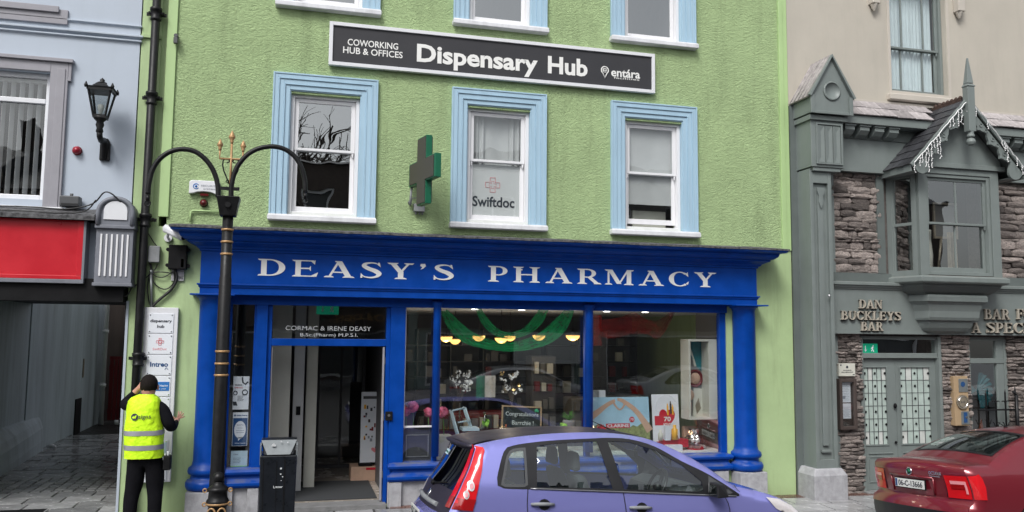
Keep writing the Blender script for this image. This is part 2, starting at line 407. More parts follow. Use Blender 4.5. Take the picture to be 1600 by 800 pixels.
def wall_holes(mb, x0, x1, z0, z1, holes, yf, yb):
    """vertical wall with rectangular openings: front skin, back skin and reveals"""
    xs = sorted({x0, x1, *[h[0] for h in holes], *[h[1] for h in holes]}); zs = sorted({z0, z1, *[h[2] for h in holes], *[h[3] for h in holes]})
    xs = [x for x in xs if x0 <= x <= x1]; zs = [z for z in zs if z0 <= z <= z1]
    def inh(x, z): return any(h[0] < x < h[1] and h[2] < z < h[3] for h in holes)
    for i in range(len(xs)-1):
        for j in range(len(zs)-1):
            a, b, c, d = xs[i], xs[i+1], zs[j], zs[j+1]
            if inh((a+b)/2, (c+d)/2): continue
            mb.add([(a, yf, c), (b, yf, c), (b, yf, d), (a, yf, d)], [(0, 1, 2, 3)])
            mb.add([(a, yb, c), (b, yb, c), (b, yb, d), (a, yb, d)], [(3, 2, 1, 0)])
    for (a, b, c, d) in list(holes):
        c2, d2, a2, b2 = max(c, z0), min(d, z1), max(a, x0), min(b, x1)
        mb.add([(a, yf, c2), (a, yb, c2), (a, yb, d2), (a, yf, d2)], [(0, 1, 2, 3)])
        mb.add([(b, yf, c2), (b, yf, d2), (b, yb, d2), (b, yb, c2)], [(0, 1, 2, 3)])
        mb.add([(a2, yf, d), (a2, yb, d), (b2, yb, d), (b2, yf, d)], [(0, 1, 2, 3)])
        mb.add([(a2, yf, c), (b2, yf, c), (b2, yb, c), (a2, yb, c)], [(0, 1, 2, 3)])
    mb.add([(x0, yf, z0), (x0, yf, z1), (x0, yb, z1), (x0, yb, z0)], [(0, 1, 2, 3)]); mb.add([(x1, yf, z0), (x1, yb, z0), (x1, yb, z1), (x1, yf, z1)], [(0, 1, 2, 3)])
    mb.add([(x0, yf, z1), (x1, yf, z1), (x1, yb, z1), (x0, yb, z1)], [(0, 1, 2, 3)])
    return mb

def frame(mb, x0, x1, z0, z1, t, y0, y1, tb=None, tt=None):
    """rectangular frame of members t wide, butted"""
    tb = t if tb is None else tb; tt = t if tt is None else tt
    mb.box(x0, x0+t, y0, y1, z0, z1); mb.box(x1-t, x1, y0, y1, z0, z1)
    if tb: mb.box(x0+t, x1-t, y0, y1, z0, z0+tb)
    if tt: mb.box(x0+t, x1-t, y0, y1, z1-tt, z1)
    return mb

# text: outlines of the built-in font, filled and extruded
_tc = {}
def text_geo(s, bold=0., ext=.02):
    k = (s, bold)
    if k in _tc: return _tc[k]
    cu = bpy.data.curves.new('t', 'FONT'); cu.body = s; cu.size = 1; cu.extrude = ext; cu.offset = bold; cu.resolution_u = 3
    o = bpy.data.objects.new('t', cu); C.objects.link(o)
    dg = bpy.context.evaluated_depsgraph_get(); me = bpy.data.meshes.new_from_object(o.evaluated_get(dg))
    vs = [v.co.copy() for v in me.vertices]; fs = [tuple(p.vertices) for p in me.polygons]
    bpy.data.objects.remove(o); bpy.data.curves.remove(cu); bpy.data.meshes.remove(me)
    x0 = min(v.x for v in vs); x1 = max(v.x for v in vs); y0 = min(v.y for v in vs); y1 = max(v.y for v in vs)
    vs = [((v.x-x0)/(x1-x0), (v.y-y0)/(y1-y0), v.z/ext) for v in vs]
    _tc[k] = (vs, fs); return _tc[k]
def text(mb, s, o, u, v, depth=.004, bold=0.):
    """text filling the parallelogram o, o+u, o+v, standing depth proud of it (normal = u x v)"""
    o = Vector(o); u = Vector(u); v = Vector(v); n = u.cross(v).normalized()
    vs, fs = text_geo(s, bold)
    mb.add([o+u*a+v*b+n*(depth*(c+1)/2) for a, b, c in vs], fs, False)
    return mb
def textxz(mb, s, x0, x1, z0, z1, y, depth=.004, bold=0.):
    return text(mb, s, (x0, y, z0), (x1-x0, 0, 0), (0, 0, z1-z0), depth, bold)

# serif capitals, built from stems, bars and swelling strokes
def _arc(cx, cy, rx, ry, a0, a1, t, T, n=14):
    c = []
    for i in range(n+1):
        a = R(a0+(a1-a0)*i/n); w = t+(T-t)*abs(cos(a))**1.6
        c.append((cx+rx*cos(a), cy+ry*sin(a), cos(a), sin(a), w))
    return [[(c[i][0]-c[i][2]*c[i][4], c[i][1]-c[i][3]*c[i][4]*.9), (c[i][0], c[i][1]), (c[i+1][0], c[i+1][1]), (c[i+1][0]-c[i+1][2]*c[i+1][4], c[i+1][1]-c[i+1][3]*c[i+1][4]*.9)] for i in range(n)]
def _r(x0, x1, y0, y1): return [[(x0, y0), (x1, y0), (x1, y1), (x0, y1)]]
def _d(x0, y0, x1, y1, w): return [[(x0-w/2, y0), (x0+w/2, y0), (x1+w/2, y1), (x1-w/2, y1)]]
def _sf(x0, x1, y):
    """slab serif bracketed into its stem"""
    s = 1 if y < .5 else -1; m = (x1-x0)*.22
    return [[(x0, y), (x1, y), (x1-m*.3, y+s*.045), (x1-m, y+s*.09), (x0+m, y+s*.09), (x0+m*.3, y+s*.045)]]
def _path(P):
    out = []; Q = []
    for i in range(len(P)-1):
        p0, p1, p2, p3 = P[max(i-1, 0)], P[i], P[i+1], P[min(i+2, len(P)-1)]
        for k in range(4):
            t = k/4; Q.append(tuple(.5*((2*b)+(c-a)*t+(2*a-5*b+4*c-d)*t*t+(-a+3*b-3*c+d)*t**3) for a, b, c, d in zip(p0, p1, p2, p3)))
    Q.append(P[-1]); E = []
    for i, q in enumerate(Q):
        a, b = Q[max(i-1, 0)], Q[min(i+1, len(Q)-1)]; dx, dy = b[0]-a[0], b[1]-a[1]; L = math.hypot(dx, dy) or 1
        E.append(((q[0]-dy/L*q[2]/2, q[1]+dx/L*q[2]/2), (q[0]+dy/L*q[2]/2, q[1]-dx/L*q[2]/2)))
    return [[E[i][0], E[i][1], E[i+1][1], E[i+1][0]] for i in range(len(E)-1)]
_S = _path([(.70,.80,.04),(.62,.91,.06),(.44,.955,.08),(.22,.90,.13),(.16,.76,.18),(.32,.60,.21),(.56,.46,.23),(.70,.28,.20),(.60,.11,.12),(.38,.045,.08),(.16,.10,.06),(.07,.22,.04)])+[[(.66,.98),(.72,.98),(.76,.70),(.68,.80)], [(.04,.32),(.10,.20),(.10,.02),(.03,.02)]]
GL = {
 'D': (.98, _r(.12,.31,.0,1)+_sf(0,.36,0)+_sf(0,.36,1)+_r(.3,.42,.93,1)+_r(.3,.42,0,.07)+_arc(.40,.5,.55,.5,90,-90,.07,.22)),
 'E': (.92, _r(.12,.31,0,1)+_sf(0,.4,0)+_sf(0,.4,1)+_r(.3,.76,.93,1)+_r(.3,.8,0,.07)+_r(.3,.62,.46,.54)+[[(.66,.94),(.82,1),(.80,.74)],[(.66,.06),(.86,0),(.92,.28)],[(.58,.5),(.66,.66),(.66,.34)]]),
 'A': (1.08, _d(.20,.04,.53,1,.09)+_d(.88,.04,.53,1,.22)+_r(.3,.74,.28,.355)+_sf(0,.36,0)+_sf(.66,1.1,0)+_r(.40,.60,.94,1.0)),
 'S': (.80, _S),
 'Y': (.96, _d(.50,.42,.20,.98,.22)+_d(.50,.42,.80,.98,.10)+_r(.40,.60,0,.48)+_sf(.26,.74,0)+_sf(.0,.42,1)+_sf(.62,1.0,1)),
 'P': (.78, _r(.12,.31,0,1)+_sf(0,.44,0)+_sf(0,.36,1)+_r(.3,.40,.93,1)+_r(.3,.40,.40,.47)+_arc(.40,.70,.36,.30,90,-90,.07,.18)),
 'R': (.94, _r(.12,.31,0,1)+_sf(0,.42,0)+_sf(0,.36,1)+_r(.3,.42,.93,1)+_r(.3,.42,.42,.49)+_arc(.42,.71,.36,.29,90,-90,.07,.18)+_d(.82,.03,.50,.46,.20)+_sf(.68,1.0,0)),
 'H': (1.08, _r(.12,.31,0,1)+_r(.76,.95,0,1)+_r(.3,.77,.46,.54)+_sf(0,.43,0)+_sf(0,.43,1)+_sf(.64,1.07,0)+_sf(.64,1.07,1)),
 'M': (1.22, _d(.16,.0,.16,1,.08)+_d(.60,.06,.22,1,.20)+_d(.60,.06,.98,1,.08)+_r(.92,1.11,0,1)+_sf(0,.32,0)+_sf(.8,1.22,0)+_sf(0,.32,1)+_sf(.92,1.22,1)),
 'C': (.92, _arc(.50,.5,.48,.5,52,308,.07,.22,20)+[[(.74,.80),(.84,.98),(.86,.66)],[(.76,.20),(.88,.34),(.84,.12)]]),
 'B': (.86, _r(.12,.31,0,1)+_sf(0,.36,0)+_sf(0,.36,1)+_r(.3,.42,.93,1)+_r(.3,.42,.49,.55)+_r(.3,.44,0,.07)+_arc(.42,.75,.30,.25,90,-90,.06,.17)+_arc(.44,.27,.38,.27,90,-90,.06,.19)),
 'N': (1.06, _d(.16,0,.16,1,.08)+_d(.88,0,.20,1,.20)+_d(.90,0,.90,1,.08)+_sf(0,.32,0)+_sf(0,.26,1)+_sf(.74,1.06,1)),
 'U': (1.0, _r(.12,.31,.3,1)+_arc(.50,.34,.38,.36,180,360,.07,.15)+_d(.84,.3,.84,1,.08)+_sf(0,.43,1)+_sf(.68,1.0,1)),
 'K': (1.0, _r(.12,.31,0,1)+_sf(0,.43,0)+_sf(0,.43,1)+_d(.34,.44,.78,.97,.10)+_d(.86,.03,.42,.54,.21)+_sf(.64,1.04,0)+_sf(.62,.98,1)),
 'L': (.82, _r(.12,.31,0,1)+_sf(0,.4,0)+_sf(0,.43,1)+_r(.3,.74,0,.07)+[[(.6,.06),(.78,0),(.84,.30)]]),
 'F': (.80, _r(.12,.31,0,1)+_sf(0,.44,0)+_sf(0,.4,1)+_r(.3,.72,.93,1)+_r(.3,.58,.46,.54)+[[(.62,.94),(.78,1),(.76,.72)],[(.54,.5),(.62,.66),(.62,.34)]]),
 'I': (.44, _r(.12,.31,0,1)+_sf(0,.43,0)+_sf(0,.43,1)),
 'T': (.92, _r(.37,.56,0,1)+_r(.04,.88,.93,1)+_sf(.22,.70,0)+[[(.0,.74),(.06,1),(.18,.94)],[(.92,.74),(.86,1),(.74,.94)]]),
 'O': (1.0, _arc(.50,.5,.48,.5,0,360,.07,.20,28)),
 "'": (.34, [[(.08,.98),(.24,1.0),(.28,.86),(.18,.70),(.08,.64),(.14,.78),(.06,.86)]]),
}
def serif_letters(s, x0, x1, z0, z1, y, depth, mt, parent, gap=.10, space=.6, back=None):
    adv = []; x = 0
    for ch in s:
        if ch == ' ': x += space; continue
        adv.append((ch, x)); x += GL[ch][0]+gap
    x -= gap; k = (x1-x0)/x; h = z1-z0; out = []
    for ch, xo in adv:
        mb = MB()
        for i, poly in enumerate(GL[ch][1]):
            P = [(x0+(xo+a)*k, z0+b*h) for a, b in poly]
            if back: mb.m = 1; mb.prism([(a+.012, b-.012) for a, b in P], y+.006, y+depth+.02+i*.0002); mb.m = 0
            mb.prism(P, y-i*.00025, y+depth)
        out.append(mb.build('letter', [mt, back] if back else mt, parent))
    return out
# ================================================================ ground, street
struct(MB().add([(-60,-120,-.95),(90,-120,-.95),(90,60,-.95),(-60,60,-.95)], [(0,1,2,3)]).build('ground', 'asphalt'))
def gz(x, y=0.):
    """height of the pavement: falls gently to the kerb and down the street"""
    return -.015*max(0, x-1)+.03*min(0, y)
def rz(x, y): return -.125-.022*(x-1.3)-.045*(y+2.7)
def sheet(f, xs, ys, th=.12):
    m = MB(); n = len(ys); vs = [(x, y, f(x, y)) for x in xs for y in ys]+[(x, y, f(x, y)-th) for x in xs for y in ys]; N = len(xs)*n
    fs = [(i*n+j, (i+1)*n+j, (i+1)*n+j+1, i*n+j+1) for i in range(len(xs)-1) for j in range(n-1)]+[(i, i+1, N+i+1, N+i) for i in range(n-1)]
    fs += [(i*n, N+i*n, N+(i+1)*n, (i+1)*n) for i in range(len(xs)-1)]
    return m.add(vs, fs)
struct(sheet(rz, [-30, 1.3, 40], [-12.6, -7, -1.95]).build('road', 'asphalt'))
struct(sheet(lambda x, y: gz(x, y)-.024, [-30, 1, 40], [-1.90, 0, 8, 14]).build('pavement', 'joint'))
pv = bpy.data.objects['pavement']
struct(MB().box(-40, 60, -16.9, -12.65, -.5, .42).build('far_pavement', 'paver'))
# kerb stones
kb = MB().box(-.448, .448, -.09, .0, -.07, .055).mesh('kerb_stone', 'kerb')
for i in range(-6, 14): link('kerb_stone', kb, None, pv, (i*.9, -1.90, gz(i*.9, -1.9)-.056))
# pavement slabs in front of the shops
slabs = [MB().box(0, w-.028, 0, .376, -.05, .002) for w in (.6, .45, .5)]
sm = [s.mesh('slab', 'paver') for s in slabs]; bm_ = MB().box(0, .197, 0, .093, -.05, .002).mesh('brick', 'brick_paver')
for r in range(4):
    x = -4.9-r*.22
    while x < 8.9:
        k = random.randrange(3); w = (.6, .45, .5)[k]
        zz = gz(x, -1.79+r*.4)+random.uniform(-.003, .003)
        o_ = link('slab', sm[k], None, pv, (x, -1.79+r*.4, zz)); o_.rotation_euler = (math.atan(.03), math.atan(.015) if x > 1 else 0, 0); x += w
def brick_rows(x0, x1, y0, rows):
    for r in range(rows):
        x = x0+(r % 2)*.1
        while x < x1:
            link('brick', bm_, None, pv, (x, y0+r*.1, gz(x, y0)+random.uniform(-.003, .002))); x += .203
brick_rows(6.0, 8.9, -.19, 2); brick_rows(1.3, 3.0, -.19, 2)
# alley floor
for r in range(22):
    yy = -.18+r*.41
    if r in (5, 6, 7, 12): continue
    x = -4.75-(r % 2)*.25
    while x < -1.95:
        k = random.randrange(3); w = (.6, .45, .5)[k]
        link('paving_slab', sm[k], None, pv, (x, yy, random.uniform(-.004, .004)+.001)); x += w
sb = MB().box(0, .118, 0, .114, -.05, .002).mesh('sett', 'paver')
for r in list(range(9))+[20, 21, 22]:
    yy = -.18+5*.41+r*.137 if r < 9 else -.18+12*.41+(r-20)*.137
    x = -4.75
    while x < -2.0: link('sett', sb, None, pv, (x, yy, random.uniform(-.005, .004)+.001)); x += .14
mc = MB().box(-3.75, -2.95, .30, .62, .0, .007)
mcover = mc.build('drain_cover', 'matt_black'); tag(mcover, 'dark rectangular iron drain cover set in the wet alley paving', 'drain cover')

# ================================================================ windows
def sash(root, x0, x1, z0, z1, mt, yf, meet, gl, bar=None, t=.055, open_=0.):
    """sash window filling the opening x0..x1, z0..z1; yf = front of the box frame"""
    f = MB(); frame(f, x0, x1, z0, z1, .05, yf, yf+.14, tb=.06); w = f.build('window', mt, root, .004)
    a0, a1 = x0+.052, x1-.052
    u = MB(); frame(u, a0, a1, meet, z1-.052, t, yf+.035, yf+.075, tb=.035)
    if bar:
        for b in bar: xx = a0+(a1-a0)*b; u.box(xx-.013, xx+.013, yf+.042, yf+.07, meet+.035, z1-.052-t)
    for hx in (a0+.01, a1-.04): u.prism([(hx, meet-.001), (hx+.03, meet-.001), (hx+.022, meet-.06), (hx+.008, meet-.06)], yf+.04, yf+.07)
    u.build('upper_sash', mt, w, .004)
    l = MB(); lo = z0+.062+open_; frame(l, a0, a1, lo, meet+.03, t, yf+.078, yf+.115, tb=.075, tt=.032)
    if bar:
        for b in bar: xx = a0+(a1-a0)*b; l.box(xx-.013, xx+.013, yf+.084, yf+.11, lo+.075, meet-.002)
    l.build('lower_sash', mt, w, .004)
    MB().add([(a0+t-.004, yf+.055, meet+.033), (a1-t+.004, yf+.055, meet+.033), (a1-t+.004, yf+.055, z1-.05-t), (a0+t-.004, yf+.055, z1-.05-t)], [(0, 1, 2, 3)]).build('pane', gl, w)
    MB().add([(a0+t-.004, yf+.096, lo+.07), (a1-t+.004, yf+.096, lo+.07), (a1-t+.004, yf+.096, meet), (a0+t-.004, yf+.096, meet)], [(0, 1, 2, 3)]).build('pane', gl, w)
    return w
def room(parent, x0, x1, y0, y1, z0, z1, mt='dark_room', ceil=None, name='room', floor=None):
    m = MB(); m.add([(x0,y0,z0),(x1,y0,z0),(x1,y1,z0),(x0,y1,z0),(x0,y0,z1),(x1,y0,z1),(x1,y1,z1),(x0,y1,z1)], [(1,2,6,5),(2,3,7,6),(3,0,4,7)])
    m.m = 1; m.add([(x0,y0,z1),(x1,y0,z1),(x1,y1,z1),(x0,y1,z1)], [(3,2,1,0)]); m.m = 2; m.add([(x0,y0,z0),(x1,y0,z0),(x1,y1,z0),(x0,y1,z0)], [(0,1,2,3)])
    return m.build(name, [mt, ceil or mt, floor or mt], parent)

# ================================================================ pharmacy building
ph = thing('pharmacy_building', 'lime green three storey building with blue pharmacy shopfront and pale blue window surrounds', 'building', (2.7, 0, 0))
GX0, GX1 = -2.03, 7.43
WX = [(-.373, 1.018), (2.050, 3.441), (4.437, 5.829)]
WT, WB, UB = 5.736, 3.732, 6.636
SW = .235                                   # width of the painted surround
holes = []
for a, b in WX:
    holes.append((a+SW, b-SW, WB+.085, WT-.265)); holes.append((a+SW, b-SW, UB+.085, UB+1.75))
SHOP = (-.86, 6.30, .0, 2.72)               # opening of the shopfront
RC0, RC1, RCB = -1.62, 7.27, 3.60
w = MB(); wall_holes(w, RC0, RC1, RCB, 9.2, holes, 0., .32); w.build('roughcast_wall', 'green_roughcast', ph)
w = MB(); wall_holes(w, GX0, GX1, -.12, RCB, [SHOP], .008, .32); w.build('plastered_wall', 'green_smooth', ph)
w = MB().box(GX0, -1.79, .004, .32, RCB, 9.2).box(-1.79, RC0-.10, .03, .32, RCB, 9.2); w.build('side_band', 'green_smooth', ph)
box('corner_strip', 'green_band', ph, RC0-.10, RC0+.02, -.03, .0, RCB+.12, 9.2, .006)
w = MB().box(RC1, RC1+.075, -.03, .32, RCB, 9.2).box(RC1+.075, GX1-.002, -.015, .32, RCB, 9.2); w.build('corner_strip', 'green_band', ph, .006)
# sides, back and roof
w = MB().box(GX0, GX0+.3, .321, 6, -.1, 9.2).box(GX1-.3, GX1, .321, 6, -.1, 9.2).box(GX0, GX1, 6.0, 6.3, -.1, 9.2); w.build('side_wall', 'green_smooth', ph)
w = MB(); w.hexa([(GX0-.05, -.15, 9.21), (GX1+.05, -.15, 9.21), (GX1+.05, 6.4, 9.21), (GX0-.05, 6.4, 9.21)], [(GX0-.05, 3, 10.6), (GX1+.05, 3, 10.6), (GX1+.05, 3.3, 10.6), (GX0-.05, 3.3, 10.6)]); w.build('roof', 'far_roof', ph)
# blue edge paint of the alley corner
box('edge_paint', 'pale_wall', ph, GX0-.012, GX0+.018, -.006, .30, .02, 2.64)

def surround(x0, x1, z0, z1, full):
    m = MB(); W_ = SW-.012; steps = [(0, .022, -.060), (.022, .07, -.050), (.07, .085, -.056), (.085, .145, -.040), (.145, .16, -.046), (.16, W_, -.028)]
    for a, b, y in steps:
        m.box(x0+a, x0+b, y, .0, z0, z1-a); m.box(x1-b, x1-a, y, .0, z0, z1-a)
        m.box(x0+b, x1-b, y+.0006, .0, z1-b, z1-a)
    # reveal lining
    m.box(x0+W_, x0+W_+.014, -.012, .11, z0, z1-W_); m.box(x1-W_-.014, x1-W_, -.012, .11, z0, z1-W_); m.box(x0+W_+.014, x1-W_-.014, -.012, .11, z1-W_-.014, z1-W_)
    return m
for k, (a, b) in enumerate(WX):
    for lvl in (0, 1):
        zb, zt = ((WB, WT), (UB, UB+2.0))[lvl]
        sr_ = surround(a, b, zb+.085, zt, True).build('surround', 'pale_blue', ph, .004)
        s = MB(); s.tiers([(.0, zb), (.012, zb+.01), (.012, zb+.06), (.0, zb+.084)], a, b, -.10, .14); s.build('sill', 'white_sill', ph, .004)
        ox0, ox1, oz0, oz1 = a+SW+.004, b-SW-.004, zb+.086, zt-SW-.016
        meet = zb+.085+(.90, .90, .86)[k]
        mt = 'glass_old_dark' if (lvl == 1 or k == 0) else 'glass_mid'
        sash(ph, ox0, ox1, oz0, oz1, 'white_paint', .055, meet, mt, open_=.05 if (k == 2 and lvl == 0) else 0)
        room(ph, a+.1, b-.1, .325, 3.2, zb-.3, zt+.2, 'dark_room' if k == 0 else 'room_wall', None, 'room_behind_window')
# things in the windows
x0, x1 = WX[0]
x0, x1 = WX[1]
pr = MB().box(x0+.30, x1-.30, .157, .160, WB+.16, WB+.96).build('window_poster', 'frosted_film'); tag(pr, 'translucent white clinic poster with pink cross outline filling the lower pane of the middle window', 'poster')
tx = MB(); a, z = at(738, 322, .15); b, z2 = at(804, 309, .15); textxz(tx, 'Swiftdoc', a, b, z, z2, .1565, .003, .02); tx.build('lettering', 'ink', pr)
tx = MB(); cx, cz = at(770, 289, .15); s = .075
cr = [(-s/2, s*1.4), (s/2, s*1.4), (s/2, s/2), (s*1.4, s/2), (s*1.4, -s/2), (s/2, -s/2), (s/2, -s*1.4), (-s/2, -s*1.4), (-s/2, -s/2), (-s*1.4, -s/2), (-s*1.4, s/2), (-s/2, s/2)]
P = [(cx+p, .155, cz+q) for p, q in cr]; tx.tube(P+[P[0], P[1]], .0045, 4)
P = [(cx+p*.5, .156, cz+q*.5) for p, q in cr]; tx.tube(P+[P[0], P[1]], .003, 4); tx.build('cross_outline', 'pink_ink', pr)
cb = MB()
def drape(mb, x0, x1, z0, z1, y, amp, waves, n=40, flare=0, sag=0):
    vs = []; fs = []
    for i in range(n+1):
        t = i/n
        for j in range(5):
            q = j/4; x = x0+(x1-x0)*t+flare*q*(t-.5); z = z1-(z1-z0)*q
            vs.append((x, y+amp*sin(t*waves*2*pi)*(.6+.6*q)+amp*.4*sin(t*waves*4.7+2), z))
    for i in range(n):
        for j in range(4): fs.append((i*5+j, i*5+j+1, (i+1)*5+j+1, (i+1)*5+j))
    return mb.add(vs, fs, True)
drape(cb, x0+.26, x0+.52, WB+.95, WT-.22, .20, .02, 3); drape(cb, x1-.50, x1-.26, WB+.95, WT-.22, .21, .02, 3); drape(cb, x0+.4, x1-.4, WB+.9, WT-.2, .235, .006, 2)
tag(cb.build('curtain', 'blind_white'), 'pale curtain hanging behind the upper pane of the middle window', 'curtain')
x0, x1 = WX[2]
cb = MB(); drape(cb, x0+.24, x1-.24, WB+.50, WT-.2, .175, .003, 2.3); tag(cb.build('blind', 'blind_white'), 'pale creased blind drawn down most of the right first floor window', 'blind')
cb = MB().box(x0+.50, x1-.34, .36, .60, WB+.05, WB+.44).build('carton', 'cream_box', None, .01); tag(cb, 'pale box standing inside the bottom of the right first floor window', 'box')
pa = MB().box(x0+.30, x0+.48, .36, .42, WB+.1, WB+.47).build('monitor', 'car_grey', None, .01); tag(pa, 'small grey monitor beside the pale box behind the right window', 'monitor')
# ---- shopfront
Y1 = -.2
cn = MB(); CX0, CX1 = -1.165, 6.70
prof = [(.0, 3.285), (.02, 3.288), (.02, 3.31), (.045, 3.32), (.06, 3.345), (.12, 3.375), (.15, 3.385), (.15, 3.405), (.19, 3.415), (.23, 3.445), (.245, 3.475), (.245, 3.492), (.30, 3.50), (.335, 3.515), (.335, 3.548)]
cn.tiers(prof, CX0, CX1, Y1, .0); cn.build('cornice', 'shop_blue', ph, .004)
fl = MB(); n = 60; vs = []; fs = []
for i in range(n+1):
    x = CX0-.35+(CX1-CX0+.70)*i/n; j = random.uniform(-.006, .006)
    vs += [(x, Y1-.35, 3.535+j*.5), (x, Y1-.352, 3.562+j), (x, -.004, 3.64+j), (x, -.004, 3.56)]
for i in range(n):
    for k in range(3): fs.append((4*i+k, 4*i+4+k, 4*i+5+k, 4*i+1+k))
fs += [(0, 1, 2, 3), (4*n+3, 4*n+2, 4*n+1, 4*n)]
fl.add(vs, fs).build('lead_flashing', 'lead', ph)
fa = MB().box(CX0, CX1, Y1, .0, 2.875, 3.286); fascia = fa.build('fascia', 'shop_blue', ph)
ar = MB(); ar.tiers([(-.01, 2.735), (.0, 2.737), (.0, 2.815), (.016, 2.83), (.016, 2.845), (.034, 2.855), (.034, 2.872), (.0, 2.8745)], CX0, CX1, Y1-.006, .0); ar.build('architrave', 'shop_blue', ph, .002)
z0, z1 = 2.99, 3.21
serif_letters("DEASY'S", -.475, 2.085, 2.99, 3.205, Y1-.003, .006, 'letter_white', fascia, .20)
serif_letters("PHARMACY", 2.56, 6.02, 2.99, 3.205, Y1-.003, .006, 'letter_white', fascia, .20)
b_ = MB().ball((3.045, Y1, 3.165), .012); b_.build('full_stop', 'letter_white', fascia)
# columns
def column(xc, r, ytop, big):
    c = MB(); z0 = .30 if big else .50
    m = MB()
    prof = [(r*1.22, 2.735), (r*1.28, 2.72), (r*1.28, 2.705), (r*1.12, 2.69), (r*1.05, 2.665), (r*1.0, 2.65), (r, .66)] if big else [(r*1.5, 2.71), (r*1.5, 2.68), (r*1.1, 2.64), (r, 2.62), (r, .62)]
    prof = prof[::-1]
    if big: prof = [(r*1.12, .30), (r*1.38, .31), (r*1.48, .35), (r*1.48, .39), (r*1.36, .425), (r*1.16, .435), (r*1.10, .47), (r*1.14, .49), (r*1.30, .50), (r*1.36, .53), (r*1.30, .57), (r*1.08, .60)]+prof
    m.lathe(xc, ytop, prof, 28)
    o = m.build('column', 'shop_blue', ph)
    if big:
        ab = MB().box(xc-r-.10, xc+r+.10, ytop-r-.09, .0, 2.72, 2.74); ab.build('abacus', 'shop_blue', o, .003)
        pl = MB().box(xc-r-.05, xc+r+.05, ytop-r-.06, .0, -.12, .30); pl.build('plinth', 'plinth_stone', o, .012)
    return o
column(-1.0, .168, -.06, True); column(6.555, .168, -.06, True)
# openings framed in blue:  left window | pilaster | door | pier | small window | column | window | column | window
def blue(name, *a, bv=.004): return box(name, 'shop_blue', ph, *a, bv)
ZS = 2.715
blue('head_board', SHOP[0], SHOP[1], -.02, .10, 2.62, ZS+.02)
blue('frame_member', SHOP[0], SHOP[0]+.085, .03, .12, .50, 2.62)
XL0, XL1 = SHOP[0]+.085, -.50
xd0, xd1 = -.275, 1.215
blue('pilaster', XL1+.03, xd0-.055, -.01, .16, .31, 2.62); blue('door_post', xd0-.055, xd0, .03, .18, .02, 2.62)
blue('frame_member', XL1, XL1+.03, .04, .12, .50, 2.62)
blue('door_post', xd1, xd1+.055, .03, .18, .02, 2.62)
xp1 = 1.47
blue('pier', xd1+.055, xp1, -.01, .16, .31, 2.62)
blue('transom_bar', xd0, xd1, .03, .15, 2.09, 2.185)
xw2 = 1.815
c1 = column(1.90, .052, -.02, False); c2 = column(4.10, .060, -.02, False)
blue('frame_member', 1.865, 1.935, .04, .12, .50, 2.62); blue('frame_member', 4.06, 4.14, .04, .12, .50, 2.62)
XR = 6.205
blue('frame_member', XR, SHOP[1], .03, .14, .31, 2.62)
# sills with round nosings
def sillmb(x0, x1, z0=.31):
    m = MB(); h = z0
    pf = [(.0, h), (.07, h+.01), (.095, h+.04), (.095, h+.075), (.06, h+.10), (.04, h+.12), (.03, h+.15), (.05, h+.165), (.085, h+.18), (.095, h+.21), (.07, h+.24), (.0, h+.25)]
    return m.tiers(pf, x0, x1, -.02, .10)
sillmb(SHOP[0]+.02, xd0-.11, .29).build('window_sill', 'shop_blue', ph, .006)
sillmb(xd1+.14, SHOP[1]-.06, .30).build('window_sill', 'shop_blue', ph, .006)
def stall(x0, x1, z, parts):
    m = MB().box(x0, x1, -.03, .12, -.1, z)
    o = m.build('stall_riser', 'plinth_stone', ph, .006)
    for a, b in parts: box('pedestal', 'plinth_stone', o, a, b, -.085, -.03, -.1, z, .006)
    return o
stall(SHOP[0]+.02, xd0-.055, .29, [(SHOP[0]+.02, -.68), (-.50, xd0-.09)])
stall(xd1+.055, SHOP[1]-.03, .30, [(xd1+.075, 1.45), (4.0, 4.25), (6.03, 6.26)])
blue('door_post', xd1+.055, xd1+.10, -.02, .12, .02, .31)
# panes
def pane(x0, x1, z0, z1, y, g='glass_shop', parent=ph): return MB().add([(x0, y, z0), (x1, y, z0), (x1, y, z1), (x0, y, z1)], [(0, 1, 2, 3)]).build('pane', g, parent)
pane(XL0, XL1, .545, 2.62, .075); pane(xd0, xd1, 2.185, 2.62, .09, 'glass_door')
pane(xp1, 1.865, .55, 2.62, .075); pane(1.935, 4.06, .55, 2.62, .075); pane(4.14, XR, .55, 2.62, .075)
m = MB(); m.box(xp1, xp1+.018, .05, .09, 1.02, 2.62).box(xp1, 1.865, .05, .09, 1.0, 1.02); m.build('window_bead', 'white_paint', ph)
# ceramic shelf panel under the small window
m = MB().box(xp1, 1.865, .10, .14, .55, 1.0); pn = m.build('grey_panel', 'car_grey', ph); frame(q := MB(), xp1+.05, 1.83, .60, .90, .012, .09, .10); q.build('panel_moulding', 'grey_box', pn)
# lettering on the transom
tr_ = MB(); a, z = at(446, 519, .085); b, z1_ = at(580, 509.5, .085)
z = at(515, 516.5, .085)[1]; textxz(tr_, 'CORMAC & IRENE DEASY', a, b, z, z+.058, .088, .001, .0)
a, z = at(469, 527, .085); b, _ = at(559, 520, .085); z = at(515, 527.5, .085)[1]; textxz(tr_, 'B.Sc.(Pharm) M.P.S.I.', a, b, z, z+.058, .088, .001, 0)
tr_.build('transom_lettering', 'sticker', ph)
# ---- shop interior
shop = room(ph, 1.28, 7.25, .33, 5.6, .03, 2.655, 'room_dark', 'ceiling_white', 'shop_room', 'floor_tile')
m = MB().box(1.40, 6.30, .15, 1.05, .50, .56).box(1.40, 6.30, 1.04, 1.06, .03, .50); m.build('display_deck', 'ceiling_white', ph)
m = MB().box(1.36, 1.46, .16, .9, .56, 2.7).box(6.30, 6.40, .16, 1.0, .56, 2.7); m.build('display_side', 'room_mid', ph)
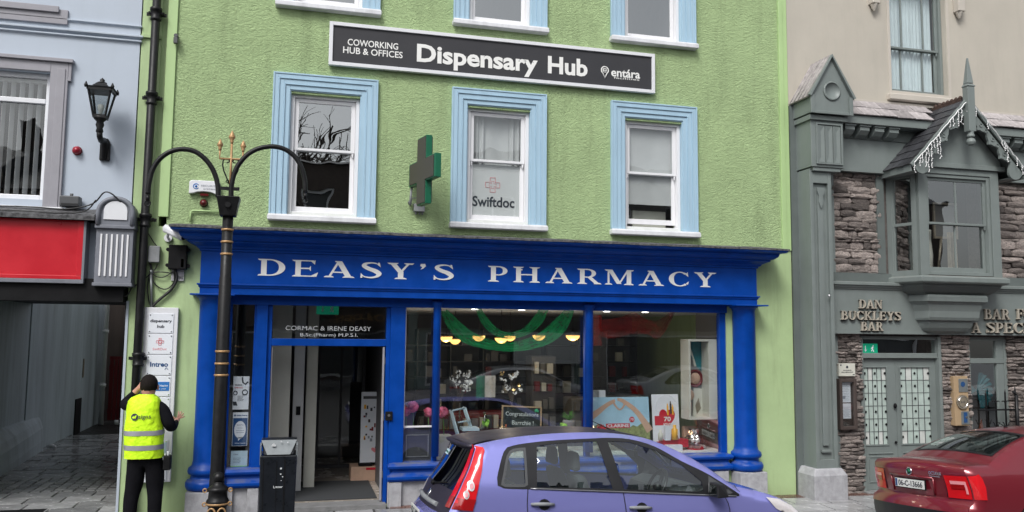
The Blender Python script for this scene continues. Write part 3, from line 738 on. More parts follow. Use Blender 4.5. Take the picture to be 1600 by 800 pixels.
# lobby
room(ph, -.31, 1.27, .19, 4.2, .03, 2.70, 'room_dark', 'room_mid', 'lobby_room', 'floor_tile')
box('threshold', 'kerb', ph, -.33, 1.25, -.10, .20, -.1, .034, .004)
fm = MB().box(.02, 1.17, .30, 1.72, .034, .046).build('door_mat', 'mat_grey'); tag(fm, 'large dark grey entrance mat just inside the pharmacy doorway', 'mat')
for (a, b, y, mt) in ((-.29, -.02, .75, 'cream_box'), (.02, .17, 1.0, 'blind_white'), (.20, .36, 1.25, 'cream_box')):
    box('lobby_panel', mt, ph, a, b, y, y+.06, .035, 2.68, .01)
m = MB(); frame(m, .40, 1.2, .035, 2.6, .05, 3.0, 3.05); m.box(.78, .82, 3.0, 3.05, .1, 2.5); m.build('inner_door', 'room_dark', ph)
pane(.45, .78, .1, 2.5, 3.02, 'glass_door'); pane(.82, 1.15, .1, 2.5, 3.02, 'glass_door')
box('wall_switch', 'matt_black', ph, .07, .13, .985, .9995, 1.10, 1.22)
# inner side of the entrance door, folded back against the right side
m = MB().box(1.175, 1.20, .04, .10, .05, 2.08); dl = m.build('door', 'grey_trim', ph, .003)
for z in (.35, 1.1, 1.85): box('hinge', 'steel', dl, 1.197, 1.21, .03, .045, z, z+.09)
box('door_edge', 'grey_trim', ph, -.27, -.258, .05, .10, .05, 2.08)
# narrow left window backing
room(ph, -.82, -.42, .20, .95, .45, 2.7, 'room_dark', None, 'window_niche')
# ================================================================ things on the pharmacy front
hub = thing('hub_sign', 'long dark grey board in a white frame lettered Dispensary Hub, high on the green wall', 'sign', (2.7, 0, 6.1))
sx0, sx1, sz0, sz1 = .337, 5.126, 5.886, 6.492
m = MB(); frame(m, sx0, sx1, sz0, sz1, .05, -.085, -.02); m.build('sign_frame', 'white_plastic', hub, .004)
box('sign_board', 'sign_grey', hub, sx0+.05, sx1-.05, -.06, -.022, sz0+.05, sz1-.05)
def tpx(mb, s, p0, p1, h, y, d=.006, bold=0., drop=0):
    """text from the photo: p0 = lower left, p1 = lower right, h = height in m"""
    a, z = at(*p0, y); b, zb = at(*p1, y)
    z = (z+zb)/2-drop; return textxz(mb, s, a, b, z, z+h, y, d, bold)
t = MB(); tpx(t, 'COWORKING', (543, 71), (622, 77.5), .092, -.0615, .003, bold=.012); t.build('lettering', 'letter_white', hub); t = MB(); tpx(t, 'HUB & OFFICES', (536, 82.5), (629, 91.5), .092, -.0615, .003, bold=.012); t.build('lettering', 'letter_white', hub)
t = MB(); tpx(t, 'Dispensary', (651, 103.5), (840, 123), .335, -.062, .003, bold=.03); tpx(t, 'Hub', (856, 115), (918, 120), .262, -.062, .003, bold=.03); t.build('lettering', 'letter_white', hub)
t = MB(); tpx(t, 'entára', (955, 119), (1000, 123.5), .125, -.0615, .003, bold=.02); tpx(t, 'facilities', (959, 122.5), (999, 126.5), .03, -.0615, .002); t.build('lettering', 'letter_white', hub)
t = MB(); px_, pz_ = at(945, 110, -.063); 
rim = []
for i in range(21):
    a = R(-50+280*i/20); rim.append((px_+.055*cos(a), -.066, pz_+.055*sin(a)))
rim = [(px_, -.066, pz_-.115)]+rim+[(px_, -.066, pz_-.115)]
t.tube(rim, .009, 5); t.tube([(px_+.028*cos(R(a)), -.066, pz_+.028*sin(R(a))) for a in range(20, 330, 20)], .008, 5); t.box(px_-.02, px_+.03, -.07, -.062, pz_-.005, pz_+.005); t.build('pin_logo', 'letter_white', hub)
for k, x in enumerate((sx0+.52, sx0+1.9, sx1-1.9, sx1-.5)): MB().ball((x, -.062, sz0+.30), .007, 6).build('screw', 'steel', hub)

# pharmacy cross
xc, zc = 1.50, 4.41
cro = thing('pharmacy_cross', 'dark green pharmacy cross sign projecting from the green wall', 'sign', (xc, -.1, zc))
A = Matrix.Translation((xc, -.08, zc)) @ Matrix.Rotation(R(-77), 4, 'Z')
def crosspts(L, w, H): return [(0, -w), (0, w), (L/2-w, w), (L/2-w, H), (L/2+w, H), (L/2+w, w), (L, w), (L, -w), (L/2+w, -w), (L/2+w, -H), (L/2-w, -H), (L/2-w, -w)]
m = MB().prism(crosspts(.94, .155, .455), -.042, .042, A); m.build('casing', 'green_plastic', cro, .006)
m = MB().prism([(.47+(p-.43)*.99, q*.95) for p, q in crosspts(.86, .145, .46)], -.052, -.041, A).prism([(.47+(p-.43)*.99, q*.95) for p, q in crosspts(.86, .145, .46)], .041, .052, A); m.build('led_face', 'led_panel', cro)
m = MB().tube([(xc-.02, 0, zc-.35), (xc-.02, -.10, zc-.35)], .02).tube([(xc-.02, -.10, zc-.40), (xc, -.09, zc-.14)], .016); m.build('bracket', 'grey_box', cro)
jb = thing('junction_box', 'small grey electrical box below the green cross sign', 'electrical box', (1.62, 0, 3.98))
MB().box(1.54, 1.69, -.09, .0, 3.93, 4.04).build('body', 'grey_box', jb, .01)
m = MB()
for x in (1.57, 1.62, 1.66): m.tube([(x, -.05, 3.93), (x, -.05, 3.895)], .012)
m.tube([(1.55, -.05, 4.02), (1.50, -.05, 4.05), (1.52, -.04, 4.12), (1.62, -.03, 4.13)], .008); m.build('gland', 'grey_box', jb)

# alarm box
ab = thing('alarm_box', 'white burglar alarm box with blue round logo above the left end of the shopfront', 'alarm', (-1.2, 0, 4.15))
ax0, az1 = at(296, 281, -.06); ax1, az0 = at(343, 306, -.06)
m = MB(); n = 12; P = []
for i in range(n+1): t_ = i/n; P.append((ax0+(ax1-ax0)*t_, az0+.012+.035*sin(pi*t_)*(1 if .2 < t_ < .8 else .6)))
P += [(ax1, az1-.01), (ax1-.03, az1+.0), (ax0+.03, az1), (ax0, az1-.02)]; m.prism(P, -.07, .0); m.build('housing', 'white_plastic', ab, .008)
m = MB(); cxx, czz = ax0+.085, (az0+az1)/2+.015; m.tube([(cxx+.033*cos(R(a)), -.072, czz+.033*sin(R(a))) for a in range(30, 340, 15)], .005, 5); m.ball((cxx, -.07, czz), .016, 8); m.build('logo', 'blue_print', ab)
m = MB(); textxz(m, 'SECURITY', cxx+.06, ax1-.02, czz, czz+.022, -.071, .002); textxz(m, 'SYSTEMS', cxx+.09, ax1-.04, czz-.04, czz-.022, -.071, .002); m.build('lettering', 'ink_soft', ab)
m = MB().box((ax0+ax1)/2-.05, (ax0+ax1)/2+.05, -.062, -.01, az0-.008, az0+.02); m.build('strobe_lens', 'beacon_red', ab)
def beacon(name, x, z, mt, label, r=.045):
    b = thing(name, label, 'alarm light', (x, 0, z))
    Mx = Matrix.Translation((x, 0, z)) @ Matrix.Rotation(R(90), 4, 'X')
    MB().lathe(0, 0, [(r*1.15, 0), (r*1.15, .02), (r, .022)], 16, M4=Mx).build('base', 'matt_black' if mt == 'beacon_red' else 'dark_red', b)
    MB().lathe(0, 0, [(r, .02), (r*.98, .05), (r*.7, .075), (0, .085)], 16, M4=Mx).build('lens', mt, b)
bx, bz = at(318, 317, -.04); beacon('alarm_beacon', bx, bz, 'beacon_red', 'small dark red round beacon just below the white alarm box')

# painted pipe above the cornice
m = MB(); m.tube([(-1.33, -.03, 3.66), (-1.33, -.03, 3.80), (-1.30, -.03, 3.815), (-.95, -.03, 3.815)], .013, 6); tag(m.build('conduit', 'green_band'), 'thin green painted conduit running along the wall under the alarm box', 'pipe')
m = MB(); hx, hz = at(275, 62, -.06); m.tube([(hx, .0, hz+.05), (hx, -.09, hz+.05)], .028, 8).box(hx-.025, hx+.025, -.11, -.05, hz-.06, hz+.02); tag(m.build('sensor', 'car_grey', None, .006), 'tiny dark sensor fixed near the top of the green strip beside the drainpipe', 'sensor')

# cctv camera
cc = thing('security_camera', 'white bullet security camera on the green wall by the left end of the cornice', 'security camera', (-1.55, 0, 3.55))
p0 = at(258, 358, -.22); p1 = at(287, 372, -.36)
a = Vector((p0[0], -.20, p0[1])); b = Vector((p1[0], -.36, p1[1])); d = (b-a).normalized()
m = MB().tube([a, a+(b-a)*.9], .042, 14); m.build('camera_body', 'white_plastic', cc)
m = MB().tube([a+Vector((0, 0, .02)), b+Vector((0, 0, .018))], [.05, .048], 6); m.build('sun_hood', 'white_plastic', cc)
MB().tube([b-d*.02, b+d*.003], .030, 12).build('lens', 'matt_black', cc)
wx, wz = at(263, 372, 0); m = MB().tube([(wx, .0, wz), (wx, -.03, wz)], .05, 14).tube([(wx, -.03, wz), (wx+.01, -.14, wz+.0), tuple(a+d*.06)], .016, 8); m.build('bracket', 'white_plastic', cc)
# boxes
x0, z1 = at(264, 382, -.10); x1, z0 = at(291, 421, -.10)
bb = thing('black_terminal_box', 'black plastic terminal box with yellow label under the security camera', 'electrical box', ((x0+x1)/2, 0, z0))
MB().box(x0, x1, -.11, .0, z0, z1).build('body', 'matt_black', bb, .012)
for z in (z0+.05, z1-.06):
    for x in (x0-.012, x1+.012): MB().tube([(x, -.02, z), (x, -.08, z)], .024, 8).build('lug', 'matt_black', bb); box('label', 'amber', bb, x1-.065, x1-.035, -.114, -.11, z0+.03, z0+.13)
x0b, z1b = at(232, 384, -.06); x1b, z0b = at(249, 410, -.06)
gb = thing('grey_meter_box', 'small weathered grey metal box between the drainpipe and the black terminal box', 'electrical box', (x0b, 0, z0b)); MB().box(x0b, x1b, -.08, .0, z0b, z1b).build('body', 'grey_box', gb, .008)
nx0, nz1 = at(268, 421, -.01); nx1, nz0 = at(287, 439, -.01)
np_ = box('name_plate', 'plinth_stone', None, nx0, nx1, -.02, .0, nz0, nz1); tag(np_, 'small grey plate half hidden under the black terminal box', 'plate')
t = MB(); textxz(t, 'ENTRANCE', nx0+.07, nx1-.01, nz0+.02, nz0+.06, -.021, .002); t.build('lettering', 'ink', np_)
# cables
def cable(pts, r, label, mt='cable', Y=-.05):
    m = MB(); Q = []
    P = [(*at(px, py, -.02), -.02 if len(q) == 0 else q[0]) for px, py, *q in pts]
    P = [Vector((x, y-.01, z)) for x, z, y in P]
    for i in range(len(P)-1):
        a, b, c, d = P[max(i-1, 0)], P[i], P[i+1], P[min(i+2, len(P)-1)]
        for k in range(6):
            t = k/6; Q.append(.5*((2*b)+(c-a)*t+(2*a-5*b+4*c-d)*t*t+(-a+3*b-3*c+d)*t**3))
    Q.append(P[-1]); return tag(m.tube(Q, r, 6).build('cable', mt), label, 'cable')
cable([(274, 421), (276, 436), (268, 452), (252, 466), (240, 477), (238, 481)], .018, 'thick black cable curving from the black terminal box down to the white directory sign')
cable([(272, 423), (272, 440), (262, 451), (250, 450), (240, 440), (238, 425), (236, 412)], .008, 'black cable hanging in a deep loop between the two wall boxes')
cable([(270, 425), (256, 433), (244, 432), (237, 424), (234, 411)], .007, 'thin black cable in a shallow loop between the two wall boxes')
cable([(268, 427), (250, 425), (236, 428), (231, 445), (232, 465), (236, 480)], .008, 'black cable looping down beside the drainpipe to the directory sign')
cable([(246, 413), (243, 420), (236, 427), (226, 436), (212, 446), (203, 452)], .007, 'thin cable running from the grey box behind the drainpipe to the alley corner')
cable([(232, 365), (240, 378), (245, 384)], .007, 'short slack cable from the drainpipe up to the grey metal box')
x, z = at(236, 428, -.03); x2, z2 = at(237, 480, -.03); m = MB().tube([(x, -.03, z), (x2, -.03, z2)], .017, 8).tube([(x, -.03, z), (x, -.03, z+.05)], .022, 8); tag(m.build('cable_conduit', 'stainless'), 'short grey vertical conduit ending at the top of the directory sign', 'pipe')

# drainpipe
dp = thing('drainpipe', 'tall black cast iron drainpipe between the grey building and the green wall', 'drainpipe', (-1.86, -.1, 0))
PX_ = -1.845; m = MB().tube([(PX_-.03, -.10, -.02), (PX_-.02, -.10, 2.5), (PX_+.0, -.10, 9.2)], .052, 16); m.build('pipe', 'black_iron', dp)
for py in (152, 343, 560, 20):
    _, z = at(235, py, -.1)
    MB().lathe(PX_-.01, -.10, [(.056, z-.10), (.068, z-.09), (.068, z-.07), (.058, z-.06), (.060, z+.02), (.076, z+.03), (.076, z+.065), (.06, z+.075)], 16).build('collar', 'black_iron', dp)
    MB().box(PX_-.13, PX_+.11, -.06, -.03, z-.02, z+.02).tube([(PX_-.10, -.10, z), (PX_+.09, -.10, z)], .022, 8).build('bracket', 'black_iron', dp)

# directory sign
dx0, dz1 = at(226, 480, -.05); dx1, _ = at(279, 482, -.05); dz0 = .40
ds = thing('directory_sign', 'tall white directory sign with company name panels, being fitted to the green wall', 'sign', ((dx0+dx1)/2, 0, dz0))
box('back_board', 'white_plastic', ds, dx0, dx1, -.055, .005, dz0, dz1, .006)
pw = (dx1-dx0); pz = dz1-.075; ph_ = .262; k = 0
names = ['hub', 'swift', 'intreo', 'hearing', 'doctor', 'blank', 'lower', 'bottom']
for k, nm in enumerate(names[:8]):
    za = pz-(k+1)*ph_+.016; zb = pz-k*ph_
    if nm == 'blank': continue
    p = box('company_panel', 'paper', ds, dx0+.055, dx1-.05, -.064, -.056, za, zb, .002)
    for xx in (dx0+.075, dx1-.07):
        for zz in (za+.02, zb-.02): MB().tube([(xx, -.063, zz), (xx, -.070, zz)], .007, 8).build('standoff', 'chrome', p)
    t = MB(); yy = -.065; a, b = dx0+.085, dx1-.08; q = b-a; zc_ = (za+zb)/2
    if nm == 'hub': textxz(t, 'dispensary', a-.01, b+.01, zc_+.0, zc_+.048, yy, .001, .03); textxz(t, 'hub', a+q*.32, b-q*.32, zc_-.06, zc_-.02, yy, .001, .03); t.build('lettering', 'ink', p)
    if nm == 'swift':
        textxz(t, 'SwiftDoc', a+.035, b-.035, zc_-.075, zc_-.045, yy, .001); cx_ = (a+b)/2; s = .03
        for sc_ in (1., .55): t.tube([(cx_+u*s*sc_, yy-.001, zc_+.03+v*s*sc_) for u, v in ((-.5,1.4),(.5,1.4),(.5,.5),(1.4,.5),(1.4,-.5),(.5,-.5),(.5,-1.4),(-.5,-1.4),(-.5,-.5),(-1.4,-.5),(-1.4,.5),(-.5,.5),(-.5,1.4))], .0035, 4)
        t.build('lettering', 'pink_ink', p)
    if nm == 'intreo':
        textxz(t, 'Intreo', a+.015, b-.01, zc_-.02, zc_+.042, yy, .001, .03); cx_ = b-.028; t.tube([(cx_-.02, yy-.001, zc_-.055), (cx_, yy-.001, zc_-.03), (cx_+.02, yy-.001, zc_-.055)], .004, 4); t.build('lettering', 'navy_print', p)
    if nm == 'hearing':
        box('blue_plate', 'blue_print', p, dx0+.07, dx1-.065, -.068, -.0642, zc_-.055, zc_+.055)
        t.ball((dx0+.10, -.069, zc_+.0), .018, 8, (1, .2, 1)); textxz(t, 'Hidden Hearing', dx0+.125, dx1-.08, zc_-.012, zc_+.022, -.0685, .001, .02); textxz(t, 'since 1987', dx0+.17, dx1-.10, zc_-.04, zc_-.025, -.0685, .001); t.build('lettering', 'paper', p)
    if nm == 'doctor': textxz(t, 'doctor.', a+.02, b-.01, zc_-.025, zc_+.04, yy, .001, .03); t.build('lettering', 'ink', p)
    if nm == 'lower': box('tinted_plate', 'pale_print', p, dx0+.07, dx1-.065, -.068, -.0642, za+.03, zb-.03)
    if nm == 'bottom': textxz(t, 'area', a+.02, b-.01, zc_-.0, zc_+.05, yy, .001, .03); t.build('lettering', 'ink', p)

# ================================================================ lamp post with trident
LY = -1.5
lx, _ = at(347, 560, LY)
lp = thing('street_lamp_post', 'black street lamp post with two curved arms and a gold trident on top', 'lamp post', (lx, LY, 0))
_, zt = at(350, 310, LY)
m = MB(); m.lathe(lx, LY, [(.10, 0), (.10, .12), (.085, .14), (.080, .62), (.078, .66), (.077, .70), (.074, .78), (.066, zt-.9), (.060, zt-.9+.01), (.058, zt-.12)], 24); m.build('post', 'black_iron', lp)
for z in [at(343, y, LY)[1] for y in (549, 568, 586)]+[at(350, y, LY)[1] for y in (359, 378, 397)]:
    r = .078 if z < 3 else .068; MB().lathe(lx, LY, [(r-.012, z-.014), (r, z-.008), (r, z+.008), (r-.012, z+.014)], 24).build('gold_band', 'gold', lp)
zb0 = at(350, 338, LY)[1]; zb1 = at(350, 308, LY)[1]
m = MB(); m.hexa([(lx-.085, LY-.085, zb0), (lx+.085, LY-.085, zb0), (lx+.085, LY+.085, zb0), (lx-.085, LY+.085, zb0)], [(lx-.125, LY-.125, zb1), (lx+.125, LY-.125, zb1), (lx+.125, LY+.125, zb1), (lx-.125, LY+.125, zb1)])
m.build('junction_head', 'black_iron', lp, .008)
m = MB(); m.tube([(lx, LY-.10, (zb0+zb1)/2+.01), (lx, LY-.125, (zb0+zb1)/2+.01)], .032, 12); m.build('boss', 'black_iron', lp)
def arm(pts, nm):
    P = [Vector((*at(px, py, LY),)) for px, py in pts]; P = [Vector((p.x, LY, p.y)) for p in P]; Q = []
    for i in range(len(P)-1):
        a, b, c, d = P[max(i-1, 0)], P[i], P[i+1], P[min(i+2, len(P)-1)]
        for k in range(5):
            t = k/5; Q.append(.5*((2*b)+(c-a)*t+(2*a-5*b+4*c-d)*t*t+(-a+3*b-3*c+d)*t**3))
    Q.append(P[-1]); return MB().tube(Q, .028, 10).build(nm, 'black_iron', lp)
arm([(341, 308), (340, 288), (334, 268), (322, 250), (305, 237), (285, 233), (266, 237), (250, 248), (239, 264), (233, 285), (231, 303)], 'arm')
arm([(361, 308), (362, 288), (368, 266), (380, 248), (397, 235), (420, 229), (442, 232), (460, 244), (471, 262), (476, 282), (477, 300)], 'arm')
ex, ez = at(477, 302, LY); m = MB().tube([(ex, LY, ez), (ex, LY, ez-.06)], .02, 8).tube([(ex+.03*cos(R(a)), LY, ez-.09+.03*sin(R(a))) for a in range(0, 361, 30)], .008, 6); m.build('lantern_hook', 'black_iron', lp)
ex, ez = at(231, 305, LY); m = MB().tube([(ex, LY, ez), (ex, LY, ez-.06)], .02, 8).tube([(ex+.03*cos(R(a)), LY, ez-.09+.03*sin(R(a))) for a in range(0, 361, 30)], .008, 6); m.build('lantern_hook', 'black_iron', lp)
# tie bar and scrolls
tz = at(350, 294, LY)[1]; m = MB().box(lx-.10, lx+.11, LY-.015, LY+.015, tz-.02, tz+.015); m.build('tie_bar', 'black_iron', lp)
def scroll(mir):
    m = MB(); s = -1 if mir else 1; P = []
    for (x, z) in [(.01, .05), (.04, .12), (.075, .20), (.09, .27), (.085, .32), (.06, .345), (.03, .34), (.018, .315), (.03, .295), (.048, .30)]: P.append((lx+.008+s*x, LY, tz+z))
    m.tube(P, .008, 6); m.tube([(lx+.008+s*x, LY, tz+z) for x, z in [(.012, .09), (.03, .06), (.045, .075), (.04, .095), (.028, .09)]], .007, 6); return m.build('scroll', 'black_iron', lp)
scroll(0); scroll(1)
tr = MB(); cxx = lx+.008; zb_ = at(351, 306, LY)[1]; zt_ = at(352, 222, LY)[1]; zf = at(352, 248, LY)[1]; zs = at(352, 234, LY)[1]
tr.tube([(cxx, LY, zb_), (cxx, LY, zt_)], .013, 8).tube([(cxx-.125, LY, zs), (cxx-.125, LY, zf), (cxx+.125, LY, zf), (cxx+.125, LY, zs)], .013, 8)
for x, z, s in ((cxx, zt_, 1.15), (cxx-.125, zs, 1), (cxx+.125, zs, 1)):
    tr.lathe(x, LY, [(.012, z-.02*s), (.016, z), (.022, z+.012*s), (.016, z+.02*s), (.032*s, z+.045*s), (.034*s, z+.055*s), (.014, z+.10*s), (.0, z+.125*s)], 8)
tr.build('trident', 'gold', lp)

# bollard
BY = -1.68; bx, _ = at(341, 760, BY); zt = at(341, 738, BY)[1]
bo = thing('bollard', 'short black ball topped bollard with a gold collar, in front of the lamp post', 'bollard', (bx, BY, 0))
m = MB(); z = zt; m.lathe(bx, BY, [(.14, 0), (.14, .1), (.10, .16), (.095, z-.36), (.115, z-.34), (.12, z-.31), (.115, z-.29), (.10, z-.27), (.095, z-.2), (.112, z-.19), (.112, z-.165), (.09, z-.15), (.06, z-.13), (.05, z-.11), (.05, z-.10)], 20)
m.ball((bx, BY, z-.055), .062, 16); m.build('post', 'black_iron', bo)
m = MB()
m.lathe(bx, BY, [(.116, z-.338), (.128, z-.325), (.116, z-.312)], 20)
for s in (-1, 1): m.tube([(bx+s*(.012+.045*(1-cos(R(a)))*.9), BY-.122+.02*abs(sin(R(a/2))), z-.42+.06*sin(R(a))) for a in range(-60, 200, 25)], .010, 6)
for s in (-1, 1):
    for zz in (z-.18, z-.325): m.tube([(bx+s*.13+.02*cos(R(a)), BY-.05, zz+.02*sin(R(a))) for a in range(0, 361, 45)], .007, 6)
m.build('gold_collar', 'gold', bo)

# litter bin
bx0, bz1 = at(408, 686, -1.55); bx1, _ = at(465, 686, -1.55); bc = (bx0+bx1)/2; hw = (bx1-bx0)/2
bn = thing('litter_bin', 'tall black street litter bin with sloping grey top, in front of the shop door', 'litter bin', (bc, -1.5, 0))
m = MB(); y0, y1 = -1.72, -1.30
m.hexa([(bc-hw*.93, y0, 0), (bc+hw*.93, y0, 0), (bc+hw*.93, y1, 0), (bc-hw*.93, y1, 0)], [(bc-hw, y0, bz1-.16), (bc+hw, y0, bz1-.16), (bc+hw, y1, bz1-.16), (bc-hw, y1, bz1-.16)]); m.build('body', 'bin_black', bn, .015)
m = MB(); m.box(bc+.06, bc+.075, y0-.006, y0+.01, .05, bz1-.2).box(bc-.16, bc-.15, y0-.004, y0+.01, .05, bz1-.2).box(bc-.02, bc-.013, y0-.006, y0+.01, .05, bz1-.22); m.build('door_seam', 'matt_black', bn)
m = MB(); m.hexa([(bc-hw*.8, y0+.01, bz1-.155), (bc+hw*.8, y0+.01, bz1-.155), (bc+hw*.8, y1-.01, bz1-.155), (bc-hw*.8, y1-.01, bz1-.155)], [(bc-hw*.99, y0+.12, bz1-.01), (bc+hw*.99, y0+.12, bz1-.01), (bc+hw*.99, y1-.02, bz1-.01), (bc-hw*.99, y1-.02, bz1-.01)]); m.build('hood', 'bin_black', bn, .01)
m = MB(); y = y0; m.add([(bc-hw*.62, y-.008, bz1-.15), (bc+hw*.62, y-.008, bz1-.15), (bc+hw*.97, y+.10, bz1-.005), (bc-hw*.97, y+.10, bz1-.005), (bc-hw*.62, y+.01, bz1-.155), (bc+hw*.62, y+.01, bz1-.155), (bc+hw*.97, y+.13, bz1-.012), (bc-hw*.97, y+.13, bz1-.012)], [(0, 1, 2, 3), (4, 7, 6, 5), (0, 4, 5, 1), (3, 2, 6, 7), (0, 3, 7, 4), (1, 5, 6, 2)]); m.build('front_flap', 'bin_grey', bn)
m = MB()
for s in (-1, 1): m.add([(bc+s*(hw+.003), y0+.02, bz1-.26), (bc+s*(hw+.003), y0+.16, bz1-.16), (bc+s*(hw+.003), y0+.10, bz1-.03), (bc+s*(hw+.003), y0+.005, bz1-.05), (bc+s*(hw-.012), y0+.02, bz1-.26), (bc+s*(hw-.012), y0+.16, bz1-.16), (bc+s*(hw-.012), y0+.10, bz1-.03), (bc+s*(hw-.012), y0+.005, bz1-.05)], [(0, 1, 2, 3), (7, 6, 5, 4), (0, 4, 5, 1), (1, 5, 6, 2), (2, 6, 7, 3), (3, 7, 4, 0)])
m.build('side_flap', 'bin_grey', bn)
m = MB(); rr = random.Random(3)
for (x, z, r) in ((.03, -.30, .012), (.028, -.36, .008), (.05, -.39, .006), (-.06, -.055, .018), (-.045, -.06, .012), (.09, -.025, .008), (.02, -.015, .009), (-.01, -.5, .007), (.035, -.43, .004)):
    yy = y0-.004 if z < -.2 else y0+.05+z*.3
    P = [(bc+x+r*(.6+rr.random()*.6)*cos(a*pi/4)*1.1, bz1+z+r*(.6+rr.random()*.6)*sin(a*pi/4)) for a in range(8)]; m.prism(P, yy-.006, yy+.004)
m.build('bird_mess', 'sticker', bn)
m = MB(); textxz(m, 'Litter', bc-.045, bc+.055, bz1-.51, bz1-.485, y0-.003, .002, .02); m.build('maker_lettering', 'sticker', bn)

# intercom by the door
ix0, iz1 = at(602, 643, -.02); ix1, iz0 = at(613, 657, -.02)
ic = thing('door_intercom', 'small black door intercom on the blue pier right of the shop doorway', 'intercom', (ix0, 0, iz0)); box('case', 'matt_black', ic, ix0, ix1, -.035, -.011, iz0, iz1, .005)
MB().tube([((ix0+ix1)/2, -.035, (iz0+iz1)/2+.01), ((ix0+ix1)/2, -.041, (iz0+iz1)/2+.01)], .018, 12).build('button', 'steel', ic)
# ================================================================ left building with the alley under it
lb = thing('grey_townhouse', 'pale grey rendered building over an alley, with grey window surround and red shop sign', 'building', (-4, 0, 0))
LX0, LX1 = -6.5, -2.045
wx1 = at(75, 200, 0)[0]; wz0, wz1 = at(60, 312, 0)[1], at(60, 112, 0)[1]; wx0 = wx1-1.35
PZ = 2.62
w = MB(); wall_holes(w, LX0, LX1, 2.9, 9.2, [(wx0, wx1, wz0, wz1), (wx0, wx1, 6.95, 8.4)], .0, .3); w.build('wall', 'pale_wall', lb)
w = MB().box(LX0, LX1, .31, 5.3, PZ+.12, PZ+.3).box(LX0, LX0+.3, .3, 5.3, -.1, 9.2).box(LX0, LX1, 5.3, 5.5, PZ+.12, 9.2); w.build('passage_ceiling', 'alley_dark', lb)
box('beam', 'matt_black', lb, LX0, LX1-.01, -.16, .30, PZ, 2.90)
w = MB(); w.hexa([(LX0, -.2, 9.21), (LX1, -.2, 9.21), (LX1, 5.6, 9.21), (LX0, 5.6, 9.21)], [(LX0, 3.2, 11), (LX1, 3.2, 11), (LX1, 3.4, 11), (LX0, 3.4, 11)]); w.build('roof', 'far_roof', lb)
# string courses
z = at(100, 40, 0)[1]
for (py, pr, h) in ((28, .03, .02), (45, .05, .028), (52, .035, .02)):
    zz = at(111, py+4, 0)[1]; x1 = LX1+.32 if py != 28 else LX1
    MB().tiers([(0, zz-h), (pr, zz-h*.3), (pr, zz+h*.5), (0, zz+h)], LX0, LX1-.01 if py == 28 else LX1-.01, 0, .01).build('string_course', 'pale_wall', lb, .004)
box('string_course', 'green_smooth', ph, GX0, -1.79, -.03, .004, at(240, 58, 0)[1]-.02, at(240, 58, 0)[1]+.02)
zz = at(50, 14, 0)[1]; ux = at(108, 10, 0)[0]
m = MB().box(LX0, ux, -.03, .0, zz-.17, zz+.02).box(LX0, ux-.1, -.06, -.03, zz-.03, zz+.05); m.build('sill', 'grey_trim', lb, .006)
# window surround with ears
m = MB(); o1 = at(103, 200, 0)[0]; e1 = at(113.5, 105, 0)[0]; zt = at(100, 97, 0)[1]; ze = at(108, 128, 0)[1]
m.box(wx1-.0, o1, -.045, .0, wz0-.09, zt-.02).box(wx0-.3, wx1, -.045, .0, wz1, zt-.02).box(wx0-.3, wx0, -.045, .0, wz0-.09, wz1)
m.box(o1, e1, -.044, .0, ze, zt-.02).box(wx0-.4, e1+.02, -.08, .0, zt-.02, zt+.025); m.box(wx1+.07, o1-.03, -.055, -.045, wz0-.09, zt-.1)
m.build('surround', 'grey_trim', lb, .006)
m = MB().tiers([(0, wz0-.14), (.03, wz0-.12), (.03, wz0-.10), (0, wz0-.092)], wx0-.3, o1+.02, -.07, .0); m.build('sill', 'white_sill', lb, .006)
f = MB(); frame(f, wx0+.002, wx1-.002, wz0+.002, wz1-.002, .065, .08, .16); tz = at(60, 158, .08)[1]; f.box(wx0+.067, wx1-.067, .075, .155, tz-.03, tz+.03); wf = f.build('window', 'white_plastic', lb, .006)
for a, b in ((wz0+.06, tz-.03), (tz+.03, wz1-.06)): MB().add([(wx0+.06, .12, a), (wx1-.06, .12, a), (wx1-.06, .12, b), (wx0+.06, .12, b)], [(0, 1, 2, 3)]).build('pane', 'glass_mid', wf)
room(lb, wx0-.2, wx1+.2, .305, 2.5, wz0-.2, wz1+.3, 'matt_black', None, 'room_behind_window')
bl = thing('vertical_blinds', 'pale vertical blinds hanging in the window of the grey building', 'blinds', ((wx0+wx1)/2, .2, wz0))
box('headrail', 'blind_white', bl, wx0+.05, wx1-.05, .18, .23, wz1-.10, wz1-.06)
sl = MB().box(-.045, .045, -.001, .001, wz0+.09, wz1-.10).mesh('slat', 'blind_slat')
x = wx0+.08
while x < wx1-.08:
    o = link('slat', sl, None, bl); o.location = (x-(wx0+wx1)/2, 0, -wz0); o.rotation_euler = (0, 0, R(72+random.uniform(-5, 5))); x += .10
# upper window
frame(f := MB(), wx0+.002, wx1-.002, 6.952, 8.398, .065, .08, .16); u = f.build('window', 'white_plastic', lb); MB().add([(wx0+.06, .12, 7), (wx1-.06, .12, 7), (wx1-.06, .12, 8.35), (wx0+.06, .12, 8.35)], [(0, 1, 2, 3)]).build('pane', 'glass_old', u)
